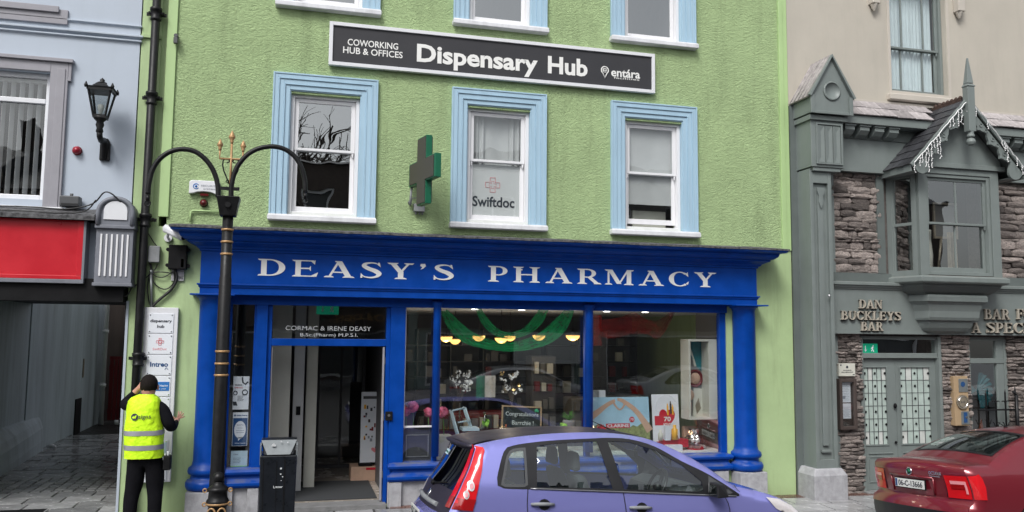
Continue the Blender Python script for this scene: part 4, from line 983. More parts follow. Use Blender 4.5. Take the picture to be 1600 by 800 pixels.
# red shop sign, console
rx1, rz1 = at(136, 345, -.2); _, rz0 = at(136, 437, -.2); rx1 += .0
rs = thing('red_shop_sign', 'blank red shop sign board with a dull grey frame above the alley entrance', 'sign', (-4, 0, rz0))
box('board', 'red_sign', rs, LX0, rx1-.03, -.19, .0, rz0, rz1)
m = MB().box(LX0, rx1, -.215, -.0, rz0-.05, rz0-.002).box(rx1-.03, rx1+.0, -.21, 0, rz0, rz1); m.build('frame', 'console_grey', rs, .004)
m = MB().box(LX0, rx1-.03, -.205, -.19, rz0, rz0+.045); m.box(rx1-.09, rx1-.03, -.205, -.19, rz0+.045, rz1); m.build('inner_trim', 'red_sign', rs, .003)
lg = MB(); n = 30; vs = []; fs = []
for i in range(n+1):
    x = LX0+(rx1+.10-LX0)*i/n; j = random.uniform(-.008, .008)
    vs += [(x, -.28, rz1+.0), (x, -.285, rz1+.055+j), (x, -.0, rz1+.17+j), (x, 0, rz1)]
for i in range(n):
    for k_ in range(3): fs.append((4*i+k_, 4*i+4+k_, 4*i+5+k_, 4*i+1+k_))
fs += [(0, 1, 2, 3), (4*n+3, 4*n+2, 4*n+1, 4*n)]
lg.add(vs, fs).build('ledge', 'lead', rs)
kx0, kz = at(144, 441, -.3); kx1, _ = at(204, 441, -.3); kt = at(175, 307, -.3)[1]; km = at(175, 354, -.3)[1]
co = thing('shopfront_console', 'grey fluted console with arched white head between the red sign and the drainpipe', 'console bracket', ((kx0+kx1)/2, 0, kz))
kc = (kx0+kx1)/2; hw = (kx1-kx0)/2
def archpts(hw, z0, top): 
    r = hw; return [(kc-hw, z0), (kc+hw, z0)]+[(kc+r*cos(R(a)), top-r*.9+r*.9*sin(R(a))) for a in range(0, 181, 12)]
m = MB().prism(archpts(hw+.0, km, kt), -.27, .0); m.build('arched_head', 'console_grey', co, .006)
m = MB(); P = [(kc+(hw-.02)*cos(R(a)), -.28, kt-hw*.9+(hw-.02)*.9*sin(R(a))) for a in range(0, 181, 12)]; m.tube([(kc+hw-.02, -.28, km+.02)]+P+[(kc-hw+.02, -.28, km+.02)], .028, 8); m.build('arch_moulding', 'console_grey', co)
m = MB().prism([(kc+(p-kc)*.62, km+.09+(q-km)*.62) for p, q in archpts(hw, km, kt)], -.285, -.26); m.build('white_panel', 'white_plastic', co)
m = MB().box(kx0+.005, kx1-.005, -.25, .0, kz, km).box(kx0-.01, kx1+.01, -.29, 0, km-.02, km+.02).box(kx0-.01, kx1+.01, -.275, .0, kz-.04, kz); m.build('pilaster_block', 'console_grey', co, .005)
for i in range(6): box('flute', 'white_paint', co, kx0+.065+i*(kx1-kx0-.13)/5-.011, kx0+.065+i*(kx1-kx0-.13)/5+.011, -.262, -.25, kz+.08, km-.09, .004)
# floodlight, cables
fx0, fz1 = at(94, 303, -.15); fx1, fz0 = at(124, 325, -.15)
fd = thing('floodlight', 'small dark grey floodlight box on the ledge above the red sign', 'floodlight', (fx0, 0, fz0)); box('case', 'car_grey', fd, fx0, fx1, -.18, -.03, fz0+.015, fz1-.02, .012); box('visor', 'car_black', fd, fx0+.02, fx1-.01, -.182, -.178, fz0+.03, fz0+.05)
MB().tube([((fx0+fx1)/2, -.08, fz1-.03), ((fx0+fx1)/2, -.08, fz1+.02)], .02, 8).build('stem', 'car_grey', fd)
cable([(0, 325, -.2), (60, 327, -.2), (110, 330, -.2), (150, 322, -.2), (172, 306, -.3), (190, 315, -.3), (208, 338, -.15), (216, 342, -.1)], .009, 'black cable draped over the arch of the grey console towards the drainpipe')
cable([(0, 332, -.25), (50, 334, -.25), (100, 337, -.25), (140, 334, -.25), (158, 318, -.3)], .008, 'black cable lying along the ledge over the red sign')
cable([(204, 330, -.1), (212, 350, -.05), (208, 385, -.05), (206, 420, -.05), (210, 440, -.05)], .006, 'pale thin cable hanging down the wall edge beside the console', 'grey_trim')
cable([(205, 445, -.1), (196, 452, -.1), (192, 460, -.1), (200, 463, -.1), (207, 452, -.1)], .008, 'black cable coiled in a small loop at the foot of the console')
# wall lantern
WY = -.33; lx_ = at(157, 180, WY)[0]
wlp = thing('wall_lantern', 'black traditional wall lantern on a bracket on the pale grey wall', 'lantern', (lx_, 0, 4.4))
zt0 = at(156, 193-10, WY)[1]; zt1 = at(156, 142, WY)[1]; ztop = at(156, 121, WY)[1]; zl = at(156, 250, -.05)[1]
a, b = .066, .128; m = MB()
for sx in (-1, 1):
    for sy in (-1, 1): m.tube([(lx_+sx*a, WY+sy*a, zt0), (lx_+sx*b, WY+sy*b, zt1)], .014, 4)
for r, z in ((a+.01, zt0), (b+.015, zt1)): m.tiers([(0, z-.02), (0, z+.02)], lx_-r, lx_+r, WY-r, WY+r)
m.build('cage', 'black_iron', wlp)
g = MB(); 
for k in range(4):
    c0 = [(-1, -1), (1, -1), (1, 1), (-1, 1)][k]; c1_ = [(-1, -1), (1, -1), (1, 1), (-1, 1)][(k+1) % 4]
    g.add([(lx_+c0[0]*a, WY+c0[1]*a, zt0), (lx_+c1_[0]*a, WY+c1_[1]*a, zt0), (lx_+c1_[0]*b, WY+c1_[1]*b, zt1), (lx_+c0[0]*b, WY+c0[1]*b, zt1)], [(0, 1, 2, 3)])
g.build('glass', 'glass_lantern', wlp)
m = MB(); h = ztop-zt1; S_ = lambda r, z: [(lx_-r, WY-r, z), (lx_+r, WY-r, z), (lx_+r, WY+r, z), (lx_-r, WY+r, z)]
m.hexa(S_(b+.03, zt1+.021), S_(b-.02, zt1+h*.22)); m.hexa(S_(b-.03, zt1+h*.221), S_(.05, zt1+h*.55)); m.lathe(lx_, WY, [(.05, zt1+h*.55), (.055, zt1+h*.62), (.025, zt1+h*.70), (.03, zt1+h*.82), (.012, zt1+h*.92), (0, zt1+h)], 12)
for sx in (-1, 1):
    for sy in (-1, 1): m.lathe(lx_+sx*(b+.02), WY+sy*(b+.02), [(.018, zt1), (.022, zt1+.03), (.004, zt1+.07)], 6)
m.build('roof', 'black_iron', wlp)
MB().lathe(lx_, WY, [(.02, zt0), (.022, zt0+.06), (.04, zt0+.11), (.035, zt0+.15), (0, zt0+.17)], 10).build('bulb', 'bulb', wlp)
m = MB().lathe(lx_, WY, [(.03, zt0-.20), (.045, zt0-.18), (.035, zt0-.14), (.05, zt0-.10), (.04, zt0-.06), (.07, zt0-.03), (.085, zt0)], 12)
m.tube([(lx_, WY, zt0-.18), (lx_, WY+.02, zt0-.24), (lx_+.0, WY+.10, zt0-.27), (lx_+.0, -.10, zt0-.24), (lx_+.01, -.05, zt0-.28), (lx_+.01, -.05, zl+.02)], [.035, .035, .035, .04, .045, .03], 10); m.build('bracket', 'black_iron', wlp)
m = MB().prism([(lx_-.05, zl), (lx_+.07, zl), (lx_+.07, zt0-.26), (lx_+.04, zt0-.2), (lx_-.02, zt0-.2), (lx_-.05, zt0-.26)], -.05, 0.); m.build('wall_plate', 'black_iron', wlp, .01)
bx, bz = at(120, 235, -.03); beacon('alarm_beacon', bx, bz, 'beacon_bright', 'bright red round beacon on the pale grey wall below the lantern', .05)

# ---- alley walls
aw = thing('alley_wall', 'tall dark grey rendered side wall running back along the wet alley', 'wall', (-4.7, 5, 0))
box('passage_side', 'alley_wall', aw, -4.9, -4.62, .1, 5.5, -.1, PZ+.12); box('wall_face', 'alley_wall', aw, -4.9, -4.60, 5.501, 11.4, -.1, 3.25)
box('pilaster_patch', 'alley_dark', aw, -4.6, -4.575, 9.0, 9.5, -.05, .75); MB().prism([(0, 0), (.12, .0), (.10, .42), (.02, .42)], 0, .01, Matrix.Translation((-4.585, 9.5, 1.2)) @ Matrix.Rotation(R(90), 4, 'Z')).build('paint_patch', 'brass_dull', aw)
m = MB(); y0, y1 = .1, 6.35
m.add([(-4.62, y0, -.1), (-4.12, y0, -.1), (-4.16, y0, .18), (-4.22, y0, .34), (-4.40, y0, .50), (-4.62, y0, .62), (-4.62, y1, -.1), (-4.50, y1, -.1), (-4.50, y1, .2), (-4.52, y1, .42), (-4.56, y1, .55), (-4.62, y1, .66)], [(0, 1, 2, 3, 4, 5), (11, 10, 9, 8, 7, 6)]+[(i, 6+i, 6+(i+1) % 6, (i+1) % 6) for i in range(6)]); m.build('battered_plinth', 'alley_wall', aw, .01)
ph2 = box('side_wall_far', 'alley_wall', ph, GX0-.005, GX0-.001, 3, 6, -.05, 9)
m = MB().tube([(-4.44, 10.9, 0), (-4.44, 10.9, 2.9), (-4.36, 10.9, 3.0), (-4.2, 10.9, 3.0)], .06, 10); rp = thing('white_downpipe', 'white plastic downpipe at the far end of the alley wall', 'drainpipe', (-4.28, 10.9, 0)); m.build('pipe', 'white_plastic', rp)
for z in (.9, 2.2): MB().tube([(-4.44, 10.9, z), (-4.44, 10.9, z+.08)], .075, 10).build('collar', 'white_plastic', rp)
bk = thing('back_building', 'brown brick building closing the far end of the alley', 'building', (-3.3, 12, 0))
box('wall', 'wood_dark', bk, -4.9, -1.5, 12.0, 12.3, -.1, 3.0); m = MB(); frame(m, -3.9, -3.35, 1.9, 2.8, .07, 11.93, 12.0); m.build('window', 'white_paint', bk); MB().box(-3.83, -3.42, 11.96, 11.98, 1.97, 2.73).build('pane', 'glass_old_dark', bk)
gt = thing('alley_gate', 'dark red slatted timber gate at the far end of the alley', 'gate', (-3.5, 11.2, 0))
for i in range(16): box('board', 'dark_red', gt, -4.36+i*.1, -4.36+i*.1+.085, 11.2, 11.225, .08, 1.55, .004)
for za, zb in ((.25, .35), (1.3, 1.4), (1.55, 1.63)): box('rail', 'dark_red', gt, -4.38, -2.6, 11.226, 11.28, za, zb)
m = MB(); m.box(-4.0, -2.5, 10.2, 11.0, 2.9, 2.96).tube([(-3.9, 10.3, .0), (-3.9, 10.3, 2.9)], .03); cpy = thing('lean_to_canopy', 'low dark lean-to roof on a post at the end of the alley', 'canopy', (-3.3, 10.6, 0)); m.build('roof_sheet', 'wood_dark', cpy)
m = MB().box(-3.72, -3.42, 9.4, 9.8, .36, .68).box(-3.7, -3.45, 9.42, 9.78, .06, .34); tag(m.build('stacked_boxes', 'brass_dull', None, .01), 'two tan cardboard boxes stacked near the end of the alley by the green corner', 'boxes')
m = MB()
for r, z in ((.05, .05),): m.ball((-4.44, 6.6, z), .06, 8, (1.4, .8, .7)).ball((-4.36, 6.55, .03), .04, 8)
tag(m.build('crumpled_bag', 'white_plastic'), 'small crumpled white bag lying at the foot of the alley wall', 'litter')
m = MB().tube([(-4.1, 10.75, .06), (-4.02, 10.75, .06)], .06, 12); tag(m.build('paint_tin', 'white_plastic'), 'small white tin lying by the red gate in the alley', 'tin')
# ================================================================ the bar on the right
BX = 7.436; BR_ = 12.95
bar = thing('stone_bar_building', 'cream rendered bar with grey green woodwork, rubble stone piers and a gabled bay window', 'building', (10.2, 0, 0))
uw = (at(1385, 100, .08)[0], at(1474, 100, .08)[0], at(1385, 145, 0)[1], 8.25)
bxl, bxr = 9.374, 10.908; bc_ = (bxl+bxr)/2
w = MB(); wall_holes(w, BX, BR_, 5.90, 9.6, [uw], .0, .3); w.build('rendered_wall', 'cream', bar)
DX0, DX1 = 8.62, 10.115; WX0, WX1 = 10.66, 11.45
w = MB(); wall_holes(w, BX, BR_, -.25, 5.90, [(DX0, DX1, -.25, 2.30), (WX0, WX1, .55, 2.30), (9.25, 11.03, 3.2, 4.95)], .03, .3); w.build('stone_backing', 'mortar', bar)
w = MB(); w.hexa([(BX, -.15, 9.61), (BR_, -.15, 9.61), (BR_, 9, 9.61), (BX, 9, 9.61)], [(BX, 4.4, 11.8), (BR_, 4.4, 11.8), (BR_, 4.6, 11.8), (BX, 4.6, 11.8)]); w.build('roof', 'far_roof', bar)
w = MB().box(BX, BX+.28, .301, 9, -.2, 9.6).box(BR_-.28, BR_, .301, 9, -.2, 9.6).box(BX, BR_, 8.8, 9.0, -.2, 9.6); w.build('side_wall', 'cream', bar)
# upper window
sl_ = MB(); frame(sl_, uw[0]-.03, uw[1]+.06, uw[2]-.0, uw[3]+.05, .05, -.012, .0); sl_.build('window_margin', 'cream_trim', bar, .004)
MB().tiers([(0, uw[2]-.13), (.03, uw[2]-.115), (.03, uw[2]-.03), (0, uw[2]-.012)], uw[0]-.05, uw[1]+.03, -.06, .0).build('sill', 'cream_trim', bar, .004)
sash(bar, uw[0]+.003, uw[1]-.003, uw[2]+.003, uw[3]-.003, 'bar_green', .09, at(1420, 77, .1)[1], 'glass_mid', bar=(.30, .72), t=.05)
room(bar, uw[0]-.2, uw[1]+.2, .305, 2.6, uw[2]-.3, uw[3]+.2, 'room_wall', None, 'room_behind_window')
cb = MB(); drape(cb, uw[0]+.08, uw[0]+.62, uw[2]+.05, uw[3]-.1, .235, .018, 7); drape(cb, uw[1]-.60, uw[1]-.1, uw[2]+.05, uw[3]-.1, .24, .018, 7); tag(cb.build('net_curtain', 'curtain'), 'pale blue white gathered net curtains in the upper window of the cream wall', 'curtain')
# little drop ornaments high on the cream wall
for k, (px, py) in enumerate(((1366, 16), (1499, 28))):
    cx, cz = at(px, py, -.06)
    o = thing('drop_ornament', ['small cream moulded drop ornament left of the upper bar window', 'small cream moulded drop ornament right of the upper bar window'][k], 'ornament', (cx, 0, cz), 'drop ornaments on the cream wall')
    MB().lathe(cx, -.06, [(.0, cz-.02), (.025, cz-.005), (.02, cz+.01), (.045, cz+.03), (.045, cz+.06), (.06, cz+.08), (.06, cz+.10)], 12).build('drop', 'cream_trim', o)
    MB().box(cx-.07, cx+.07, -.13, .0, cz+.10, cz+1.2).build('pendant_block', 'cream_trim', o, .01)

# ---- rubble stone, one object each
SV = []
for k in range(10):
    rr = random.Random(50+k); nx, nz = 4, 3; vs = []; fs = []
    ch = rr.uniform(.06, .22)
    for j in range(nz+1):
        for i in range(nx+1):
            u = i/nx-.5; v = j/nz-.5; ex = 1-ch*(abs(v)*2)**2*rr.uniform(.4, 1.0); ez = 1-.30*(abs(u)*2)**3*rr.uniform(.3, 1.2)
            edge = (i in (0, nx)) or (j in (0, nz))
            d = -.70+rr.uniform(-.08, .08) if edge else -1+rr.uniform(-.22, .2)
            vs.append((u*ex+rr.uniform(-.025, .025), d, v*ez+rr.uniform(-.05, .05)))
    n0 = len(vs)
    ring = [i for i in range(nx+1)]+[(nx+1)*j+nx for j in range(1, nz+1)]+[(nx+1)*nz+i for i in range(nx-1, -1, -1)]+[(nx+1)*j for j in range(nz-1, 0, -1)]
    vs += [(vs[i][0], 0, vs[i][2]) for i in ring]
    for j in range(nz):
        for i in range(nx): a = j*(nx+1)+i; fs.append((a, a+1, a+nx+2, a+nx+1))
    L = len(ring)
    for i in range(L): fs.append((ring[i], n0+i, n0+(i+1) % L, ring[(i+1) % L]))
    mb = MB(); mb.add(vs, fs, False); SV.append(mb.mesh('stone', 'stone'))
rs_ = random.Random(11)
def stones(x0, x1, z0, z1, Y=.03, hmin=.035, hmax=.085, wmin=.12, wmax=.36, dep=.06):
    z = z0
    while z < z1-.02:
        h = min(rs_.uniform(hmin, hmax)*1.25, z1-z); x = x0-rs_.uniform(0, .04)
        while x < x1-.03:
            w_ = min(rs_.uniform(wmin, wmax)*(1.2 if h > .06 else .8), x1-x+.03)
            o = link('stone', SV[rs_.randrange(10)], None, bar); hh = h*rs_.uniform(.88, 1.15)
            o.location = (x+w_/2-10.2, Y, z+h/2+rs_.uniform(-.008, .008)); o.scale = ((w_-.004)*rs_.choice((-1, 1)), rs_.uniform(.6, 1.35)*dep, hh)
            o.rotation_euler = (0, R(rs_.uniform(-3, 3)), 0)
            x += w_
        z += h
stones(8.19, 8.62, -.2, 2.36, hmin=.03, hmax=.062); stones(10.13, 10.66, -.2, 2.36, hmin=.03, hmax=.066, dep=.07); stones(11.46, 12.25, -.2, 2.36, hmin=.03, hmax=.062)
stones(8.20, 9.03, 3.28, 4.90, hmin=.03, hmax=.09, dep=.055, wmin=.10, wmax=.36); stones(11.28, 12.5, 3.28, 4.90, hmin=.035, hmax=.11, wmin=.14, wmax=.5)

# ---- corner pilaster with gablet
pil = thing('corner_pilaster', 'tall grey green pilaster with fluted block and pointed gablet top on a pale stone plinth', 'pilaster', (7.7, 0, 0))
p0, p1 = 7.55, 7.925
m = MB().box(p0, p1, -.30, .0, .33, 4.84).box(p0, p0+.06, -.35, -.30, .33, 4.84).box(p1-.06, p1, -.35, -.30, .33, 4.84).box(p0+.06, p1-.06, -.35, -.30, 4.62, 4.84).box(p0+.06, p1-.06, -.35, -.30, .33, .46)
m.box(p0+.14, p1-.14, -.335, -.30, .66, 4.55); m.build('shaft', 'bar_green', pil, .006)
box('pilaster_panel_foot', 'bar_green', pil, p0+.11, p1-.11, -.345, -.30, .56, .60, .008)
cart = MB().prism([(p0+.12, 4.55), (p1-.12, 4.55), (p1-.12, 4.50), (p1-.15, 4.42), (p1-.15, 4.32), ((p0+p1)/2, 4.22), (p0+.15, 4.32), (p0+.15, 4.42), (p0+.12, 4.50)], -.36, -.335); cart.build('cartouche', 'bar_green', pil, .006)
box('backing_strip', 'bar_green_dark', pil, BX+.002, p0, -.03, .0, -.1, 5.9)
m = MB().tiers([(.055, -.2), (.055, .24), (.0, .335)], 7.50, 7.955, -.39, .0); m.build('stone_base', 'plinth_stone', pil, .012)
f0, f1 = 7.60, 8.11
g0 = 7.43
m = MB().box(f0-.06, f1, -.42, .0, 4.86, 5.58).box(f0-.02, f1-.05, -.40, .0, 4.80, 4.86).box(f0-.09, f1+.06, -.46, .0, 5.58, 5.66); m.build('block', 'bar_green', pil, .006)
for i in range(3):
    xa = f0+.055+i*.138; xb = xa+.11; mm = MB(); zt_, zb_ = 5.50, 4.93; y = -.421
    mm.box(xa-.01, xa, -.438, -.42, zb_, zt_); 
    mm.add([(xa, y-.015, zt_), (xb, y-.015, zt_), ((xa+xb)/2, y-.001, zt_-.09), (xa, y-.015, zb_), (xb, y-.015, zb_), ((xa+xb)/2, y-.001, zb_+.09)], [(0, 2, 1), (3, 4, 5), (0, 3, 5, 2), (1, 2, 5, 4)]); mm.build('flute', 'bar_green', pil)
xr_ = f1+.02
frame(mm := MB(), f0+.02, f1-.03, 4.90, 5.54, .025, -.445, -.42); mm.build('flute_frame', 'bar_green', pil, .003)
gx0, gx1, gxa, gz0, gz1, gza = 7.50, 8.205, 7.86, 5.68, 5.96, 6.56
m = MB().prism([(gx0, gz0), (gx1, gz0), (gx1, gz1), (gxa, gza), (gx0, gz1)], -.50, .0); m.build('gablet', 'bar_green', pil, .005)
m = MB().box(gx0-.02, gx0+.045, -.53, -.50, gz0-.015, gz1-.01).box(gx1-.045, gx1+.02, -.53, -.50, gz0-.015, gz1-.01).box(gx0+.045, gx1-.045, -.525, -.50, gz0-.015, gz0+.03); m.build('gablet_trim', 'bar_green', pil, .005)
Mx = Matrix.Translation((gxa+.005, -.50, 6.03)) @ Matrix.Rotation(R(90), 4, 'X'); MB().lathe(0, 0, [(.15, 0), (.15, .015), (.128, .03), (.128, .018), (0, .02)], 28, M4=Mx).build('roundel', 'bar_green', pil)
m = MB()
for s, xe in ((-1, gx0), (1, gx1)):
    d = Vector((gxa-xe, 0, gza-gz1)).normalized(); nrm = Vector((-d.z*(1 if s < 0 else -1), 0, abs(d.x)))
    a = Vector((xe, 0, gz1))-d*.05; b = Vector((gxa, 0, gza)); P = [a, b, b+nrm*.0+Vector((0, 0, .045)), a+nrm*.04]
    m.prism([(p.x, p.z) for p in P], -.555, -.50); 
m.build('raking_trim', 'bar_green', pil, .003)
m = MB()
for s, xe in ((-1, gx0), (1, gx1)):
    d = Vector((gxa-xe, 0, gza-gz1)).normalized(); nrm = Vector((-d.z*(1 if s < 0 else -1), 0, abs(d.x)))
    a = Vector((xe, 0, gz1))-d*.06+nrm*.004; b = Vector((gxa, 0, gza+.01))+nrm*.004
    m.prism([(p.x, p.z) for p in (a, b, b+Vector((0, 0, .03)), a+nrm*.025)], -.499, .0)
    for t_ in (.15, .5, .82): pass
m.build('lead_roof', 'slate_pale', pil)
for k in range(5):
    y = -.48+k*.11; a = Vector((gx0, y, gz1))+Vector((-.055, 0, -.03)); b = Vector((gxa, y, gza+.045)); MB().tube([a, b], .010, 5).build('lead_roll', 'slate_pale', pil)

# ---- frieze, dentils, gutter board, slates
def strips(x0, x1):
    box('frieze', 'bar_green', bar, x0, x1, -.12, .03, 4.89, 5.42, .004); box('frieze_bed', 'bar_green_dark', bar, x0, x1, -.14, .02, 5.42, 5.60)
    box('gutter_board', 'bar_green', bar, x0, x1, -.36, .0, 5.605, 5.735, .006)
strips(8.17, 12.9)
dm = MB().prism([(0, 0), (0, .16)], 0, 1) if False else None
dd = MB(); w2 = .085
dd.add([(-w2, 0, .15), (-w2, -.17, .15), (-w2, -.17, .09), (-w2, -.11, .03), (-w2, 0, 0), (w2, 0, .15), (w2, -.17, .15), (w2, -.17, .09), (w2, -.11, .03), (w2, 0, 0)], [(0, 4, 3, 2, 1), (5, 6, 7, 8, 9), (0, 1, 6, 5), (1, 2, 7, 6), (2, 3, 8, 7), (3, 4, 9, 8), (4, 0, 5, 9)])
dd.box(-w2-.015, w2+.015, -.19, 0, .15, .175); dmesh = dd.mesh('dentil', 'bar_green')
x = 8.32
while x < 12.4:
    if not (9.35 < x < 10.95): link('dentil', dmesh, None, bar, (x, -.14, 5.425))
    x += .27
rr = random.Random(5)
sv = []
for k in range(4):
    mb = MB(); w_ = .29+.015*k; a = rr.uniform(-.006, .006)
    mb.hexa([(0, -.205, -.004), (w_, -.205, -.004+a), (w_, 0, 0), (0, 0, 0)], [(0, -.205, .008), (w_, -.205, .008+a), (w_, 0, .010), (0, 0, .010)]); sv.append((w_, mb.mesh('slate', 'slate_pale')))
ang = math.atan2(6.06-5.74, .36)
for r in range(2):
    x = 8.22-(r % 2)*.15
    while x < 12.8:
        w_, me = sv[rr.randrange(4)]; t = r*.5+.5
        if not (9.8 < x < 10.3):
            o = link('slate', me, None, bar); o.location = (x-10.2, -.40+.40*t, 5.745+.33*t+r*.012); o.rotation_euler = (ang*.98+R(rr.uniform(-1.5, 1.5)), 0, 0); o.scale = (1, 1.25, 1.3)
        x += w_+.006
MB().hexa([(8.2, -.34, 5.74), (12.9, -.34, 5.74), (12.9, 0, 5.74), (8.2, 0, 5.74)], [(8.2, -.33, 5.745), (12.9, -.33, 5.745), (12.9, 0, 6.05), (8.2, 0, 6.05)]).build('slate_bed', 'slate', bar)
box('lead_apron', 'cream_trim', bar, 8.2, 12.9, -.03, .0, 6.07, 6.11)

# ---- lower fascia
box('fascia', 'bar_green', bar, 7.94, 12.9, -.12, .02, 2.345, 3.02, .004)
box('fascia_foot', 'bar_green', bar, 7.94, 12.9, -.135, .02, 2.33, 2.36)
bar_f = [o for o in bar.children if o.name.startswith('fascia')][0]
m = MB().tiers([(.0, 3.02), (.01, 3.04), (.03, 3.06), (.03, 3.075), (.06, 3.09), (.06, 3.13), (.0, 3.145)], 7.93, 12.9, -.13, .02); m.build('string_moulding', 'bar_green', bar, .003)
box('panel_rail', 'bar_green_dark', bar, 7.93, 9.3, -.03, .02, 3.146, 3.29); box('panel_rail', 'bar_green_dark', bar, 11.05, 12.9, -.03, .02, 3.146, 3.29)
box('panel_stile', 'bar_green_dark', bar, 8.985, 9.12, -.035, .02, 3.29, 4.89)
box('panel_stile', 'bar_green', bar, 7.93, 8.205, -.02, .02, .0, 4.89)
def blet(s, pl, pr, h, gap=.08):
    a, z = at(*pl, -.15); b, zb = at(*pr, -.15); z = (z+zb)/2
    return serif_letters(s, a, b, z, z+h, -.165, .03, 'letter_gold', bar_f, gap, back='matt_black')
blet('DAN', (1342, 482), (1378, 482), .135); blet('BUCKLEYS', (1314, 500), (1407, 500), .135); blet('BAR', (1345, 516.5), (1379, 517), .135)
blet('BAR', (1538, 499), (1577, 499), .168); blet('FOOD', (1588, 499), (1642, 499), .168); blet('A', (1518, 520), (1532, 520), .165); blet('SPECIALITY', (1541, 520.5), (1676, 521), .168)

# ---- oriel bay
bay = thing('gabled_oriel_window', 'grey green oriel bay with slated gable, carved bargeboards and a tall finial', 'bay window', (bc_, 0, 3.1))
def canted(mb, prof, hw, yf, yb=.02, cant=.17):
    """stack of trapezoid plans: prof = [(offset, z)]"""
    rings = []
    for p, z in prof:
        rings.append([(bc_-hw-p-cant*0, yf-p, z), (bc_+hw+p, yf-p, z), (bc_+hw+cant+p, yb, z), (bc_-hw-cant-p, yb, z)])
    vs = [v for r in rings for v in r]; fs = [(0, 3, 2, 1)]
    for i in range(len(rings)-1):
        a = 4*i; b = a+4
        for k in range(4): fs.append((a+k, a+(k+1) % 4, b+(k+1) % 4, b+k))
    b = 4*(len(rings)-1); fs.append((b, b+1, b+2, b+3))
    return mb.add(vs, fs, False)
hw = (bxr-bxl)/2
canted(MB(), [(.0, 3.115), (.045, 3.13), (.06, 3.15), (.06, 3.215), (.0, 3.245)], hw, -.53).build('bay_sill', 'bar_green', bay, .005)
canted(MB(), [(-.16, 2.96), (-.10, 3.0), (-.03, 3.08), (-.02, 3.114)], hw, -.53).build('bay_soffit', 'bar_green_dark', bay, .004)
m = MB()
def cor(w_, d, z): w_ *= .86; b_ = bc_-.03; return [(b_-w_, -.12-d, z), (b_+w_, -.12-d, z), (b_+w_+.13, .0, z), (b_-w_-.13, .0, z)]
lv = [(.30, .015, 2.345), (.36, .05, 2.36), (.42, .09, 2.39), (.46, .125, 2.44), (.485, .15, 2.50), (.49, .155, 2.545), (.54, .20, 2.555), (.555, .215, 2.59), (.555, .22, 2.60), (.565, .23, 2.70), (.60, .26, 2.80), (.63, .29, 2.835), (.66, .31, 2.85), (.66, .315, 2.92), (.64, .30, 2.955)]
rings = [cor(*l) for l in lv]; vs = [v for r in rings for v in r]; fs = [(0, 3, 2, 1)]
for i in range(len(rings)-1):
    for k in range(4): fs.append((4*i+k, 4*i+(k+1) % 4, 4*i+4+(k+1) % 4, 4*i+4+k))
b = 4*(len(rings)-1); fs.append((b, b+1, b+2, b+3)); m.add(vs, fs).build('corbel', 'bar_green', bay, .004)
YB = -.51
# front: posts and sash
m = MB().box(bxl, bxl+.13, YB, YB+.10, 3.246, 4.92).box(bxr-.16, bxr, YB, YB+.10, 3.246, 4.92); m.build('corner_post', 'bar_green', bay, .005)
box('bay_head', 'bar_green', bay, bxl+.0, bxr, YB+.003, YB+.10, 4.86, 5.02, .004)
sash(bay, bxl+.135, bxr-.165, 3.25, 4.855, 'bar_green', YB+.02, 4.06, 'glass_old', bar=(.5,), t=.045)
for s in (-1, 1):
    xa = bc_+s*hw; xb = bc_+s*(hw+.17)
    Lh = math.hypot(.17, .53); 
    Ms = Matrix.Translation((xa, YB, 0)) @ Matrix.Rotation(math.atan2(.53, s*.17), 4, 'Z')
    # local x runs from the front corner to the wall, local y is into the bay for the left side
    sg = 1 if s > 0 else -1
    mm = MB().box(.05, .11, 0, sg*.06, 3.246, 4.92).box(Lh-.09, Lh, 0, sg*.06, 3.246, 4.92).box(.11, Lh-.09, 0, sg*.06, 4.80, 4.92).box(.11, Lh-.09, 0, sg*.06, 3.246, 3.33).box(.11, Lh-.09, sg*.01, sg*.05, 4.04, 4.085)
    mm.box(.11, .14, sg*.01, sg*.05, 3.33, 4.04).box(.11, .14, sg*.01, sg*.05, 4.085, 4.8).box(Lh-.12, Lh-.09, sg*.01, sg*.05, 3.33, 4.04).box(Lh-.12, Lh-.09, sg*.01, sg*.05, 4.085, 4.8)
    mm.xf(Ms); sd_ = mm.build('side_window', 'bar_green', bay)
    MB().add([(.14, sg*.03, 3.33), (Lh-.12, sg*.03, 3.33), (Lh-.12, sg*.03, 4.8), (.14, sg*.03, 4.8)], [(0, 1, 2, 3)]).xf(Ms).build('pane', 'glass_old_dark', sd_)
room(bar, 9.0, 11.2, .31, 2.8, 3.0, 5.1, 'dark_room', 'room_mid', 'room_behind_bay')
canted(MB(), [(-.02, 3.246), (-.02, 3.26)], hw, YB-.0).build('bay_floor', 'wood_dark', bay); canted(MB(), [(-.01, 4.93), (-.01, 4.96)], hw, YB+.04).build('bay_ceiling', 'room_mid', bay)
